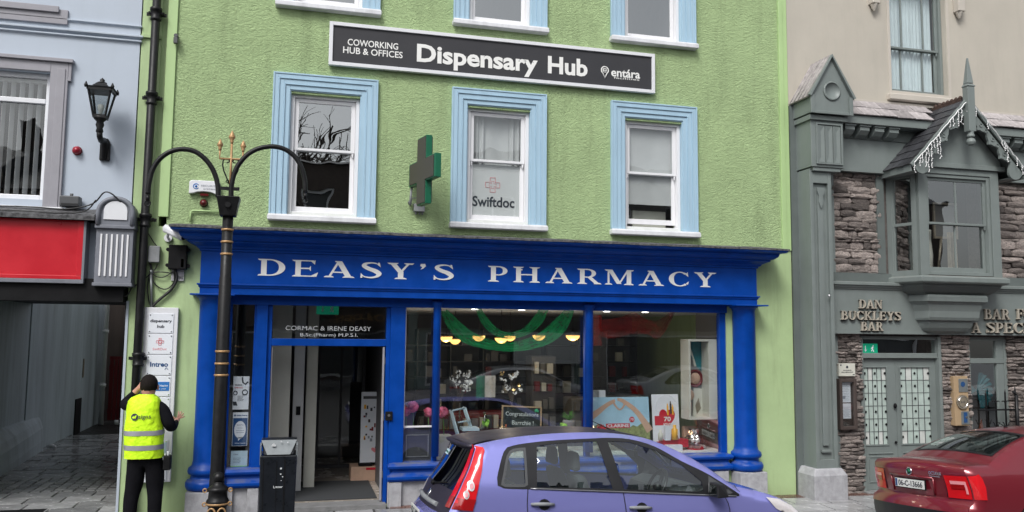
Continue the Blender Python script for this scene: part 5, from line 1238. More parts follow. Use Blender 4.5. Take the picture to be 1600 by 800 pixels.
# things seen through the bay glass
v_ = MB().lathe(bc_-.42, -.12, [(.13, 3.27), (.16, 3.35), (.17, 3.6), (.15, 3.85), (.155, 4.0)], 16); tag(v_.build('pale_urn', 'cream_box'), 'pale tall urn standing behind the lower left pane of the bay window', 'urn')
m = MB(); frame(m, bc_-.05, bc_+.42, 3.9, 4.5, .035, .0, .03); m.tube([(bc_, .02, 3.26), (bc_+.1, .02, 3.9)], .02).tube([(bc_+.35, .02, 3.26), (bc_+.28, .02, 3.9)], .02); tag(m.build('picture_easel', 'brass_dull'), 'wooden easel holding an empty frame behind the bay window', 'easel')
m = MB().prism([(bc_+.0, 3.9), (bc_+.40, 3.9), (bc_+.40, 4.46), (bc_+.0, 4.46)], .035, .04); tag(m.build('framed_picture', 'room_mid'), 'dim framed picture leaning on the easel behind the bay window', 'picture')
drape(cb := MB(), bc_+.02, bc_+.20, 3.3, 3.98, -.2, .02, 3); tag(cb.build('tan_curtain', 'brass_dull'), 'tan curtain in the lower middle of the bay window', 'curtain')
# gable
YG = -.72; ax, az, ez, hwg = 10.155, 6.03, 4.93, 1.07
m = MB().prism([(ax-.80, 5.02), (ax+.80, 5.02), (ax+.80, 5.10), (ax, 5.92), (ax-.80, 5.10)], YB-.01, YB+.05); m.build('gable_board', 'bar_green', bay, .004)
box('gable_lintel', 'bar_green', bay, ax-.86, ax+.86, YB-.04, YB+.10, 4.955, 5.03, .004)
for s in (-1, 1):
    e = Vector((ax+s*hwg, 0, ez)); a = Vector((ax, 0, az)); d = (a-e).normalized(); nn = Vector((-d.z, 0, d.x)) if s < 0 else Vector((d.z, 0, -d.x))
    if nn.z < 0: nn = -nn
    L = (a-e).length
    # bargeboard with scalloped lower edge
    P = [e+nn*.0, a+nn*.0]; low = []
    n = 46
    for i in range(n+1):
        t = i/n; dep = .085+.0*t
        ph3 = t*5.0; k = ph3 % 1
        dep += .085*max(0, sin(k*pi))**.7*(1 if t > .12 else 0)+(.035 if .42 < k < .58 else 0)
        if t < .16: q = (t-.08)/.09; dep = .10+.17*math.sqrt(max(0, 1-q*q))
        if t > .94: dep = .10
        low.append(e+d*(L*t)-nn*dep)
    pts = [e+nn*.0]+[a]+low[::-1]
    bmn = MB(); V = [(p.x, YG, p.z) for p in pts]; V2 = [(p.x, YG+.04, p.z) for p in pts]; N = len(pts)
    bmn.add(V+V2, [tuple(range(N)) if s < 0 else tuple(range(N))[::-1], tuple(range(2*N-1, N-1, -1)) if s < 0 else tuple(range(N, 2*N))]+[(i, N+i, N+(i+1) % N, (i+1) % N) for i in range(N)]); bb_ = bmn.build('bargeboard', 'bar_green', bay)
    mm = MB(); q0, q1 = e-d*.03, a; mm.prism([(p.x, p.z) for p in (q0-nn*.03, q1-nn*.03, q1+nn*.03, q0+nn*.03)], YG-.035, YG); mm.build('barge_moulding', 'bar_green', bb_, .004)
    for t in (.22, .30, .42, .50, .62, .70, .82):
        c = e+d*(L*t)-nn*.10; mm = MB(); mm.tube([(c.x+.028*cos(R(g)), YG-.004, c.z+.028*sin(R(g))) for g in range(0, 361, 45)], .007, 4); mm.build('pierced_ring', 'bar_green_dark', bb_)
    # roof deck, eaves board, slates
    mm = MB(); th = .03
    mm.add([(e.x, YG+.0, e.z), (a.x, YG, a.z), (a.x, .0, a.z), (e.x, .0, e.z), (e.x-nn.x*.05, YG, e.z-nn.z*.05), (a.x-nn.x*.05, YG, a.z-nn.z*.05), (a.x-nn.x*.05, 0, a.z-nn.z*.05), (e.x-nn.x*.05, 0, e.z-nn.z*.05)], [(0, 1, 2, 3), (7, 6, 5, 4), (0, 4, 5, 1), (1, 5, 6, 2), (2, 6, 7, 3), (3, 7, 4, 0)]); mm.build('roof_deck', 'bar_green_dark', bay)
    mm = MB().box(e.x-.012, e.x+.012, YG+.01, .0, e.z-.11, e.z+.01); mm.box(*(sorted((e.x+s*-.01, e.x-s*.22))), YG+.05, .0, e.z-.10, e.z-.085); mm.build('eaves_board', 'bar_green', bay, .004)
    bs = math.atan2(d.z, abs(d.x)); nr = 8
    for r in range(nr):
        yy = YG-.01-(r % 2)*.07
        while yy < -.02:
            wsl = min(.145, -yy); y0s = max(yy, YG-.02)
            if wsl < .03: break
            t0 = L*r/nr-.03; t1 = L*(r+1)/nr+.02; jit = rr.uniform(-.008, .008)
            A_ = e+d*(t0+jit)+nn*.022; B_ = e+d*t1+nn*.008
            y1s = min(yy+.14, -.005); th = nn*.011
            if y1s-y0s > .02:
                q = [(A_.x, y0s, A_.z), (A_.x, y1s, A_.z), (B_.x, y1s, B_.z), (B_.x, y0s, B_.z)]; q2 = [(x+th.x, y, z+th.z) for x, y, z in q]
                MB().hexa(q if s > 0 else q[::-1], q2 if s > 0 else q2[::-1]).build('slate', 'slate', bay)
            yy += .146
# crested ridge
k = 0; y = YG+.08
while y < -.03:
    mm = MB().box(ax-.045, ax+.045, y, y+.085, az-.02, az+.035); mm.lathe(ax, y+.045, [(.038, az+.035), (.036, az+.06), (.018, az+.085), (0, az+.095)], 8); mm.build('ridge_tile', 'ridge_tile', bay); y += .088
# finial
fz = at(1513, 92, YG-.02)[1]; m = MB(); fx = ax+.005; yf = YG-.045
m.box(fx-.065, fx+.065, yf-.05, yf+.06, 5.50, 6.22); m.tiers([(0, 6.22), (.0, 6.23), (-.03, 6.27)], fx-.075, fx+.075, yf-.06, yf+.07)
m.hexa([(fx-.055, yf-.045, 6.271), (fx+.055, yf-.045, 6.271), (fx+.055, yf+.055, 6.271), (fx-.055, yf+.055, 6.271)], [(fx-.012, yf-.005, fz), (fx+.012, yf-.005, fz), (fx+.012, yf+.015, fz), (fx-.012, yf+.015, fz)])
m.lathe(fx, yf, [(.0, 5.27), (.055, 5.29), (.072, 5.335), (.055, 5.38), (.03, 5.40), (.06, 5.415), (.06, 5.44), (.045, 5.46), (.05, 5.50)], 16); m.build('finial', 'bar_green', bay, .004)
# icicle lights
fl_ = thing('icicle_lights', 'string of white icicle fairy lights hung along the bargeboards of the bay gable', 'fairy lights', (ax, YG, 5.5))
for s in (-1, 1):
    e = Vector((ax+s*hwg, YG-.05, ez)); a = Vector((ax, YG-.05, az)); P = [e.lerp(a, i/20)+Vector((0, rr.uniform(-.01, .0), rr.uniform(-.03, .02))) for i in range(21)]
    MB().tube(P, .007, 4).build('string', 'fairy_white', fl_)
    for i in range(20):
        if rr.random() < .42: continue
        c = P[i]+Vector((0, 0, -.01)); L_ = rr.choice((.07, .12, .20, .34))*(1.1 if i < 10 else .7); Q = [c]; z = 0
        while z < L_: z += .035; Q.append(c+Vector((rr.uniform(-.014, .014), rr.uniform(-.012, .0), -z)))
        mm = MB().tube(Q, .0042, 4)
        for q in Q[1::1]: mm.ball((q.x+rr.uniform(-.014, .014), q.y, q.z), .0095, 5)
        mm.build('icicle', 'fairy_white', fl_)

# ---- entrance doors
YD = .06
m = MB(); frame(m, DX0, DX1, -.14, 2.30, .055, .0, .12, tb=0); m.box(DX1-.055, DX1, -.03, .0, -.14, 2.30); m.box(DX0+.055, DX1-.055, .0, .12, 1.95, 2.03); m.build('door_frame', 'bar_green', bar, .005)
pane(DX0+.055, DX1-.055, 2.03, 2.245, .05, 'glass_old_dark', bar)
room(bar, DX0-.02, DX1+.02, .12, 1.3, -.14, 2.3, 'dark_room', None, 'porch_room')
box('doorstep', 'kerb', bar, DX0-.02, DX1, -.12, .10, -.2, -.095, .008)
mid = at(1400, 640, YD)[0]+.01
lead_fac = [(DX0+.057, mid-.002, at(1345, 640, YD)[0]-.03, at(1386, 640, YD)[0]), (mid+.002, DX1-.057, at(1408, 640, YD)[0], at(1454, 640, YD)[0])]
lbl = ['left', 'right']
for k, (a, b, g0_, g1_) in enumerate(lead_fac):
    d_ = MB(); zg0, zg1 = .60, 1.80; g0_ = max(g0_, a+.04)
    wall_holes(d_, a, b, -.09, 1.945, [(g0_, g1_, zg0, zg1)], YD, YD+.045); dr = d_.build('door', 'bar_green', bar)
    mm = MB(); frame(mm, g0_-.02, g1_+.02, zg0-.02, zg1+.02, .02, YD-.012, YD); frame(mm, a+.09, b-.09, .02, .42, .018, YD-.012, YD); mm.box(a+.09, b-.09, YD-.014, YD, .455, .475); mm.build('moulding', 'bar_green', dr, .003)
    nx, nz = 5, 6; gw = (g1_-g0_)/nx; gh = (zg1-zg0)/nz
    for j in range(nz):
        for i in range(nx):
            P = MB().box(g0_+i*gw+.003, g0_+(i+1)*gw-.003, YD+.012, YD+.018, zg0+j*gh+.003, zg0+(j+1)*gh-.003); P.build('leaded_pane', 'frost_pale' if (i+j) % 3 == 0 and j in (0, 5) else 'frost', dr)
    ld = MB()
    for i in range(1, nx): ld.box(g0_+i*gw-.004, g0_+i*gw+.004, YD+.004, YD+.012, zg0, zg1)
    for j in range(1, nz): ld.box(g0_, g1_, YD+.0055, YD+.0115, zg0+j*gh-.003, zg0+j*gh+.003)
    ld.build('lead_came', 'car_grey', dr)
    for i in (0, 2.5, 5):
        for j in range(nz): MB().ball((min(max(g0_+i*gw, g0_+.02), g1_-.02), YD+.002, zg0+(j+.55)*gh), .021, 8, (1, .5, 1)).build('glass_boss', 'matt_black', dr)
hd = MB().ball((mid-.045, YD-.03, 1.20), .028, 8, (1, 1, 1.6)).ball((mid-.045, YD-.02, .63), .022, 8); hd.build('door_knob', 'matt_black', bar)
ex0, ez0 = at(1345, 553, .03); ex1, ez1 = at(1371, 537, .03); es = thing('exit_sign', 'green emergency exit sign with arrow and running figure above the bar doors', 'exit sign', (ex0, .03, ez0))
def exitsign(root, x0, x1, z0, z1, y):
    box('sign_face', 'exit_green', root, x0, x1, y, y+.02, z0, z1)
    h = z1-z0; w_ = x1-x0; cx = x0+w_*.28; t = MB(); t.box(cx-.006, cx+.006, y-.003, y-.001, z0+h*.3, z1-h*.2); t.prism([(cx-h*.18, z0+h*.45), (cx, z0+h*.2), (cx+h*.18, z0+h*.45), (cx, z0+h*.32)], y-.003, y-.001)
    cx = x0+w_*.70; t.ball((cx+.01, y-.003, z1-h*.22), h*.08, 6, (1, .2, 1)); q = h*.9
    for P in ([(0, .25), (-.03, -.02)], [(-.02, .0), (.10, -.12), (.10, -.3)], [(-.03, -.02), (-.10, -.2), (-.2, -.25)], [(0, .22), (.12, .1)], [(0, .2), (-.13, .12), (-.15, 0)]): t.tube([(cx+a*q, y-.003, z0+h*.48+b*q) for a, b in P], h*.05, 4)
    t.build('pictogram', 'paper', root)
exitsign(es, ex0, ex1, ez0, ez1, .03)
# ---- menu case, plaque on the left pier
nx0, nz1 = at(1312, 568, -.08); nx1, nz0 = at(1338, 588, -.08)
pq = thing('stone_plaque', 'small pale stone plaque with engraved text above the menu case', 'plaque', (nx0, 0, nz0)); box('slab', 'cream_box', pq, nx0, nx1, -.06, .0, nz0, nz1, .005); t = MB(); c_ = (nx0+nx1)/2; w_ = nx1-nx0
t.ball((c_, -.061, nz1-.055), .022, 8, (1, .2, 1)); textxz(t, 'DAN BUCKLEYS', nx0+w_*.25, nx1-w_*.25, nz0+.085, nz0+.10, -.062, .002); textxz(t, 'BAR & RESTAURANT', nx0+w_*.15, nx1-w_*.15, nz0+.055, nz0+.07, -.062, .002); t.box(nx0+.02, nx0+.045, -.062, -.06, nz1-.035, nz1-.015).box(nx1-.05, nx1-.015, -.062, -.06, nz0+.02, nz0+.03); t.build('engraving', 'ink', pq)
mx0, mz1 = at(1311, 592, -.1); mx1, mz0 = at(1340, 671, -.1)
mc_ = thing('menu_case', 'brown framed glazed menu case on the stone pier beside the bar doors', 'menu case', (mx0, 0, mz0)); m = MB(); frame(m, mx0, mx1, mz0, mz1, .05, -.11, .0); m.box(mx0+.05, mx1-.05, -.05, 0, mz0+.05, mz1-.05); m.build('case_frame', 'wood_dark', mc_, .005)
mh = (mz1-mz0)
for k, (za, zb) in enumerate(((.53, .92), (.21, .51))):
    pg = box('menu_sheet', 'paper', mc_, mx0+.065, mx1-.075, -.056, -.052, mz0+mh*za, mz0+mh*zb); t = MB(); n = 9; zt_ = mz0+mh*zb-.03
    if k == 0: textxz(t, 'Menu', mx0+.10, mx1-.13, zt_-.01, zt_+.01, -.057, .001); t.prism([(mx0+.09, mz0+mh*.60), (mx0+.13, mz0+mh*.60), (mx0+.14, mz0+mh*.66), (mx0+.09, mz0+mh*.66)], -.058, -.056)
    for i in range(n):
        zz = zt_-.03-i*(mh*(zb-za)-.07)/n; t.box(mx0+.085+(i % 3)*.012, mx1-.10-(i % 2)*.02, -.0572, -.056, zz, zz+.004)
    t.build('print', 'ink_soft', pg)
MB().add([(mx0+.05, -.085, mz0+.05), (mx1-.05, -.085, mz0+.05), (mx1-.05, -.085, mz1-.05), (mx0+.05, -.085, mz1-.05)], [(0, 1, 2, 3)]).build('pane', 'glass_shop', mc_)
# ---- awards board on the middle pier
wx0_, wz1_ = at(1490, 588, -.1); wx1_, wz0_ = at(1515, 665, -.1)
wb = thing('awards_board', 'varnished wooden board with three metal plaques on the middle stone pier', 'plaque board', (wx0_, 0, wz0_)); box('board', 'wood_pale', wb, wx0_, wx1_, -.10, .0, wz0_, wz1_, .006); ww = wx1_-wx0_; hh = wz1_-wz0_; c_ = wx0_+ww*.60
box('square_plaque', 'stainless', wb, wx0_+ww*.32, wx1_-.01, -.11, -.10, wz0_+hh*.68, wz0_+hh*.95, .004); MB().tube([(c_, -.108, wz0_+hh*.84), (c_, -.114, wz0_+hh*.84)], .042, 16).build('seal', 'navy_print', wb)
MB().tube([(c_-.02, -.10, wz0_+hh*.48), (c_-.02, -.125, wz0_+hh*.48)], ww*.42, 24).build('round_plaque', 'brass_dull', wb); m = MB(); m.tube([(c_-.02+ww*.32*cos(R(g)), -.126, wz0_+hh*.48+ww*.32*sin(R(g))) for g in range(0, 361, 20)], .004, 4); textxz(m, 'BAR', c_-.06, c_+.02, wz0_+hh*.46, wz0_+hh*.50, -.126, .002); m.build('engraved_ring', 'chrome', wb)
box('lower_plaque', 'stainless', wb, wx0_+ww*.42, wx1_-.005, -.11, -.10, wz0_+.02, wz0_+hh*.29, .004); box('blue_field', 'navy_print', wb, wx0_+ww*.58, wx1_-.05, -.115, -.11, wz0_+.05, wz0_+hh*.27); MB().tube([(wx0_+ww*.76, -.115, wz0_+hh*.17), (wx0_+ww*.76, -.12, wz0_+hh*.17)], .02, 10).build('emblem', 'chrome', wb)
# ---- right window of the bar and the railing
m = MB(); frame(m, WX0, WX1, .55, 2.30, .06, .02, .12); m.box(WX0+.06, WX1-.06, .02, .12, 1.87, 1.95); m.box(WX1-.20, WX1-.06, .03, .11, .61, 1.87).box(WX1-.20, WX1-.06, .03, .11, 1.95, 2.24); wfr = m.build('window', 'bar_green', bar, .004)
pane(WX0+.06, WX1-.2, .61, 1.87, .06, 'glass_old_dark', wfr); pane(WX0+.06, WX1-.2, 1.95, 2.24, .06, 'glass_old_dark', wfr)
room(bar, WX0-.02, WX1+.3, .31, 1.8, .5, 2.4, 'room_mid', None, 'bar_room')
fan = thing('window_bunting', 'teal ribbed paper fan and dark cloth hanging inside the bar side window', 'decoration', (11.0, .2, 1.3))
cxx, czz = 10.99, 1.42; m = MB()
for i in range(9):
    a0 = R(-78+i*17.5); a1 = R(-78+(i+1)*17.5); am = (a0+a1)/2; m.add([(cxx, .20, czz), (cxx+.30*cos(a0), .20, czz+.30*sin(a0)), (cxx+.31*cos(am), .17, czz+.31*sin(am)), (cxx+.30*cos(a1), .20, czz+.30*sin(a1))], [(0, 1, 2), (0, 2, 3)])
for i in range(4):
    a0 = R(140+i*17.5); a1 = R(140+(i+1)*17.5); am = (a0+a1)/2; m.add([(cxx, .20, czz), (cxx+.26*cos(a0), .20, czz+.26*sin(a0)), (cxx+.27*cos(am), .17, czz+.27*sin(am)), (cxx+.26*cos(a1), .20, czz+.26*sin(a1))], [(0, 1, 2), (0, 2, 3)])
m.build('fan', 'teal', fan); m = MB().prism([(cxx-.22, .65), (cxx+.30, .65), (cxx+.22, 1.2), (cxx-.05, 1.32)], .24, .27); m.build('cloth', 'wood_dark', fan); MB().prism([(cxx, .65), (cxx+.18, .65), (cxx+.10, .95)], .235, .239).build('cloth_flame', 'terracotta', fan)
rl = thing('iron_railing', 'black wrought iron railing with hooked heads in front of the bar side window', 'railing', (11.0, -.12, .6))
for i, x in enumerate((10.86, 11.05, 11.24, 11.44)):
    top = (1.38, 1.40, 1.40, 1.44)[i]; MB().tube([(x, -.12, .45), (x, -.12, top), (x, -.12, top+.06)], [.014, .014, .003], 6).build('upright', 'black_iron', rl)
    if i in (1, 2):
        mm = MB()
        for s in (-1, 1):
            mm.tube([(x+s*.045+.038*cos(R(g))*s, -.12, 1.23+.038*sin(R(g))) for g in range(200, 20, -30)], .009, 5)
            mm.tube([(x, -.12, .90), (x+s*.03, -.12, .86), (x+s*.05, -.12, .92), (x+s*.07, -.12, .93)], .008, 5); mm.tube([(x, -.12, .85), (x+s*.07, -.12, .72), (x+s*.085, -.12, .60)], .008, 5)
        mm.build('scroll', 'black_iron', rl)
box('rail', 'black_iron', rl, 10.70, 11.52, -.135, -.105, 1.115, 1.14); box('rail', 'black_iron', rl, 10.70, 11.52, -.135, -.105, .50, .525); m = MB().tube([(11.46, -.12, .4), (11.46, -.12, 1.36)], .028, 8).tube([(11.46, -.12, 1.36), (11.40, -.12, 1.42)], .02, 8); m.build('post', 'black_iron', rl)
# little things on the pilaster strip
a, b = at(1257, 476, -.06); m = MB().box(a-.04, a+.05, -.10, -.03, b-.045, b+.045); tag(m.build('wall_sensor', 'white_plastic', None, .01), 'small white box fixed to the dark strip beside the tall grey green pilaster', 'sensor')
a, b = at(1295, 462, -.36); m = MB().ball((a, -.37, b), .022, 8); tag(m.build('hook_light', 'chrome'), 'tiny bright metal hook on the front of the tall pilaster', 'hook')
# ================================================================ vehicles
def pip(p, poly):
    x, y = p; c = False; n = len(poly)
    for i in range(n):
        x1, y1 = poly[i]; x2, y2 = poly[(i+1) % n]
        if (y1 > y) != (y2 > y) and x < (x2-x1)*(y-y1)/(y2-y1)+x1: c = not c
    return c
def smooth_poly(P, step=.06, closed=False, corners=()):
    out = []; n = len(P)
    for i in range(n if closed else n-1):
        p1, p2 = P[i], P[(i+1) % n]; p0 = P[i-1] if (closed or i > 0) else p1; p3 = P[(i+2) % n] if (closed or i+2 < n) else p2
        if i in corners: p0 = p1
        if (i+1) % n in corners: p3 = p2
        L = math.dist(p1, p2); k = max(1, int(L/step+.5))
        for q in range(k):
            t = q/k; out.append(tuple(.5*((2*b)+(c-a)*t+(2*a-5*b+4*c-d)*t*t+(-a+3*b-3*c+d)*t**3) for a, b, c, d in zip(p0, p1, p2, p3)))
    if not closed: out.append(P[-1])
    return out
def sst(t): t = max(0, min(1, t)); return t*t*(3-2*t)
class Car:
    def __init__(s, root, L, W_, prof, widths, belt, kr, kf, corners=(), r=.07, crown=.035, s_marks=()):
        s.root = root; s.L = L; s.W = W_; s.wid = widths; s.kr = kr; s.kf = kf; s.r = r; s.crown = crown
        s.prof = smooth_poly(prof, .055, corners=corners); s.belt = belt
        s.cum = [0]
        for i in range(1, len(s.prof)): s.cum.append(s.cum[-1]+math.dist(s.prof[i-1], s.prof[i]))
    def w0(s, x, z):
        ws = s.wid
        if z <= ws[0][0]: w = ws[0][1]
        elif z >= ws[-1][0]: w = ws[-1][1]
        else:
            for i in range(len(ws)-1):
                if ws[i][0] <= z <= ws[i+1][0]:
                    t = (z-ws[i][0])/(ws[i+1][0]-ws[i][0]); w = ws[i][1]+(ws[i+1][1]-ws[i][1])*t; break
        return w
    def dist(s, x, z):
        d = 9
        for i in range(len(s.prof)-1):
            ax, az = s.prof[i]; bx, bz = s.prof[i+1]; ux, uz = bx-ax, bz-az; L2 = ux*ux+uz*uz or 1e-9
            t = max(0, min(1, ((x-ax)*ux+(z-az)*uz)/L2)); dd = math.hypot(x-ax-ux*t, z-az-uz*t)
            if dd < d: d = dd
        return d
    def deform(s, x, y, z):
        q = min(1, abs(y)/s.W)
        x2 = x+s.kr*q**2.6*sst(1-x/.85)-s.kf*q**2.4*sst((x-(s.L-1.0))/1.0)
        return (x2, y, z)
    def side(s, x, z, sg, off=0.):
        d = s.dist(x, z); w = s.w0(x, z)
        if d < s.r: w -= s.r-math.sqrt(max(0, s.r*s.r-(s.r-d)**2))
        w += .022*math.exp(-((z-.62)/.035)**2)*0
        return s.deform(x, sg*(w+off), z)
    def side_mesh(s, outer, holes=(), sgs=(-1, 1), off=0., grid=.06, thick=0):
        """fills outer minus holes in the side view, wrapped on the flank"""
        def dens(P):
            o = []
            for i in range(len(P)):
                a, b = P[i], P[(i+1) % len(P)]; k = max(1, int(math.dist(a, b)/.045)); o += [(a[0]+(b[0]-a[0])*q/k, a[1]+(b[1]-a[1])*q/k) for q in range(k)]
            return o
        outer = dens(outer); holes = [dens(h) for h in holes]; mb = MB(); polys = [outer]+list(holes); V = []; E = []
        for P in polys:
            k = len(V); V += [Vector(p) for p in P]; E += [(k+i, k+(i+1) % len(P)) for i in range(len(P))]
        x0 = min(p[0] for p in outer); x1 = max(p[0] for p in outer); z0 = min(p[1] for p in outer); z1 = max(p[1] for p in outer)
        nx = max(1, int((x1-x0)/grid)); nz = max(1, int((z1-z0)/grid))
        allp = [q for P in polys for q in P]
        for i in range(1, nx):
            for j in range(1, nz):
                p = (x0+(x1-x0)*(i+.5*(j % 2))/nx, z0+(z1-z0)*j/nz)
                if pip(p, outer) and not any(pip(p, h) for h in holes) and min((p[0]-q[0])**2+(p[1]-q[1])**2 for q in allp) > (.35*grid)**2: V.append(Vector(p))
        vv, _, ff, _, _, _ = delaunay_2d_cdt(V, E, [], 0, 1e-5)
        F = []
        for f in ff:
            c = sum((vv[i] for i in f), Vector((0, 0)))/len(f)
            if pip(c, outer) and not any(pip(c, h) for h in holes): F.append(tuple(f))
        for sg in sgs:
            P3 = [s.side(v.x, v.y, sg, off) for v in vv]
            mb.add(P3, [f if sg < 0 else f[::-1] for f in F], True)
        return mb
    def sidx(s, x, lo=True, i0=0, i1=None):
        return 0
    def strip(s, i0, i1, v0=-1, v1=1, off=0., nv=14, inset=0.):
        """band across the car between profile points i0..i1, v from -1 (near side) to 1"""
        mb = MB(); vs = []; idx = list(range(i0, i1+1)); n = len(s.prof)
        for i in idx:
            x, z = s.prof[i]; a = s.prof[max(i-1, 0)]; b = s.prof[min(i+1, n-1)]; tx, tz = b[0]-a[0], b[1]-a[1]; L = math.hypot(tx, tz) or 1; nx, nz = -tz/L, tx/L
            we = s.w0(x, z)-s.r
            for j in range(nv+1):
                v = v0+(v1-v0)*j/nv; c = s.crown*(1-v*v)+off
                px, _, pz = s.deform(x, abs(v)*we*1.0+(.0), z)
                vs.append((px+nx*c, v*we, pz+nz*c))
        k = nv+1; fs = [(a*k+j, a*k+j+1, (a+1)*k+j+1, (a+1)*k+j) for a in range(len(idx)-1) for j in range(nv)]
        return mb.add(vs, fs, True)
    def near(s, x, z):
        return min(range(len(s.prof)), key=lambda i: (s.prof[i][0]-x)**2+(s.prof[i][1]-z)**2)
    def part(s, mb, name, mt, parent=None, **k): return mb.build(name, mt, parent or s.root, **k)
    def wheel(s, x, sg, r=.30, w_=.19):
        y = sg*(s.W-.12); M4 = Matrix.Translation((x, y, r)) @ Matrix.Rotation(R(90), 4, 'X')
        o = MB().lathe(0, 0, [(r-.09, -w_/2), (r-.02, -w_/2), (r, -w_/2+.03), (r, w_/2-.03), (r-.02, w_/2), (r-.09, w_/2)], 28, M4=M4).build('wheel', 'tyre', s.root)
        m = MB().lathe(0, 0, [(.0, -.06), (r-.10, -.07), (r-.09, -w_/2+.01), (r-.09, w_/2-.01), (r-.10, .07), (.0, .06)], 28, M4=M4)
        for k in range(6):
            a = k*pi/3; Mx = M4 @ Matrix.Rotation(a, 4, 'Z'); m.add([Mx @ Vector(p) for p in ((.03, -.03, -sg*-.075), (r-.1, -.02, .075), (r-.1, .02, .075), (.03, .03, .075))], [(0, 1, 2, 3)])
        m.build('rim', 'steel', o)
def lerp_poly(P, k):
    cx = sum(p[0] for p in P)/len(P); cz = sum(p[1] for p in P)/len(P); return [(cx+(x-cx)*k, cz+(z-cz)*k) for x, z in P]
def shrink(P, d):
    """move each vertex of a counterclockwise outline inwards by d"""
    n = len(P); a = sum(P[i][0]*P[(i+1) % n][1]-P[(i+1) % n][0]*P[i][1] for i in range(n)); sg = 1 if a > 0 else -1; out = []
    for i in range(n):
        (x0, z0), (x1, z1), (x2, z2) = P[i-1], P[i], P[(i+1) % n]
        e1 = Vector((x1-x0, z1-z0)); e2 = Vector((x2-x1, z2-z1)); e1.normalize(); e2.normalize()
        nn = Vector((-(e1.y+e2.y), e1.x+e2.x))*sg; nn.normalize(); c = max(.4, nn.dot(Vector((-e1.y, e1.x))*sg)); out.append((x1+nn.x*d/c, z1+nn.y*d/c))
    return out
def arch_pts(xc, r, z0, n=12):
    a = math.asin(min(1, max(-1, (z0-.30)/r))); return [(xc+r*cos(pi-a-(pi-2*a)*i/n), .30+r*sin(pi-a-(pi-2*a)*i/n)) for i in range(n+1)]
def seats(root, xf, xr, wy, zt):
    """front and rear seats with head restraints"""
    for (x, ys, h) in ((xf, (-.36, .36), zt), (xr, (-.42, 0, .42), zt-.06)):
        for y in ys:
            m = MB(); m.hexa([(x-.02, y-.23, .40), (x+.48, y-.23, .40), (x+.48, y+.23, .40), (x-.02, y+.23, .40)], [(x-.02, y-.22, .55), (x+.50, y-.22, .58), (x+.50, y+.22, .58), (x-.02, y+.22, .55)])
            m.hexa([(x-.12, y-.22, .52), (x+.05, y-.22, .52), (x+.05, y+.22, .52), (x-.12, y+.22, .52)], [(x-.26, y-.18, h-.20), (x-.14, y-.18, h-.20), (x-.14, y+.18, h-.20), (x-.26, y+.18, h-.20)])
            m.build('seat', 'car_seat', root, .05)
            m = MB(); m.hexa([(x-.27, y-.13, h-.17), (x-.17, y-.13, h-.17), (x-.17, y+.13, h-.17), (x-.27, y+.13, h-.17)], [(x-.26, y-.11, h+.02), (x-.19, y-.11, h+.02), (x-.19, y+.11, h+.02), (x-.26, y+.11, h+.02)]); m.build('head_restraint', 'car_seat', root, .045)

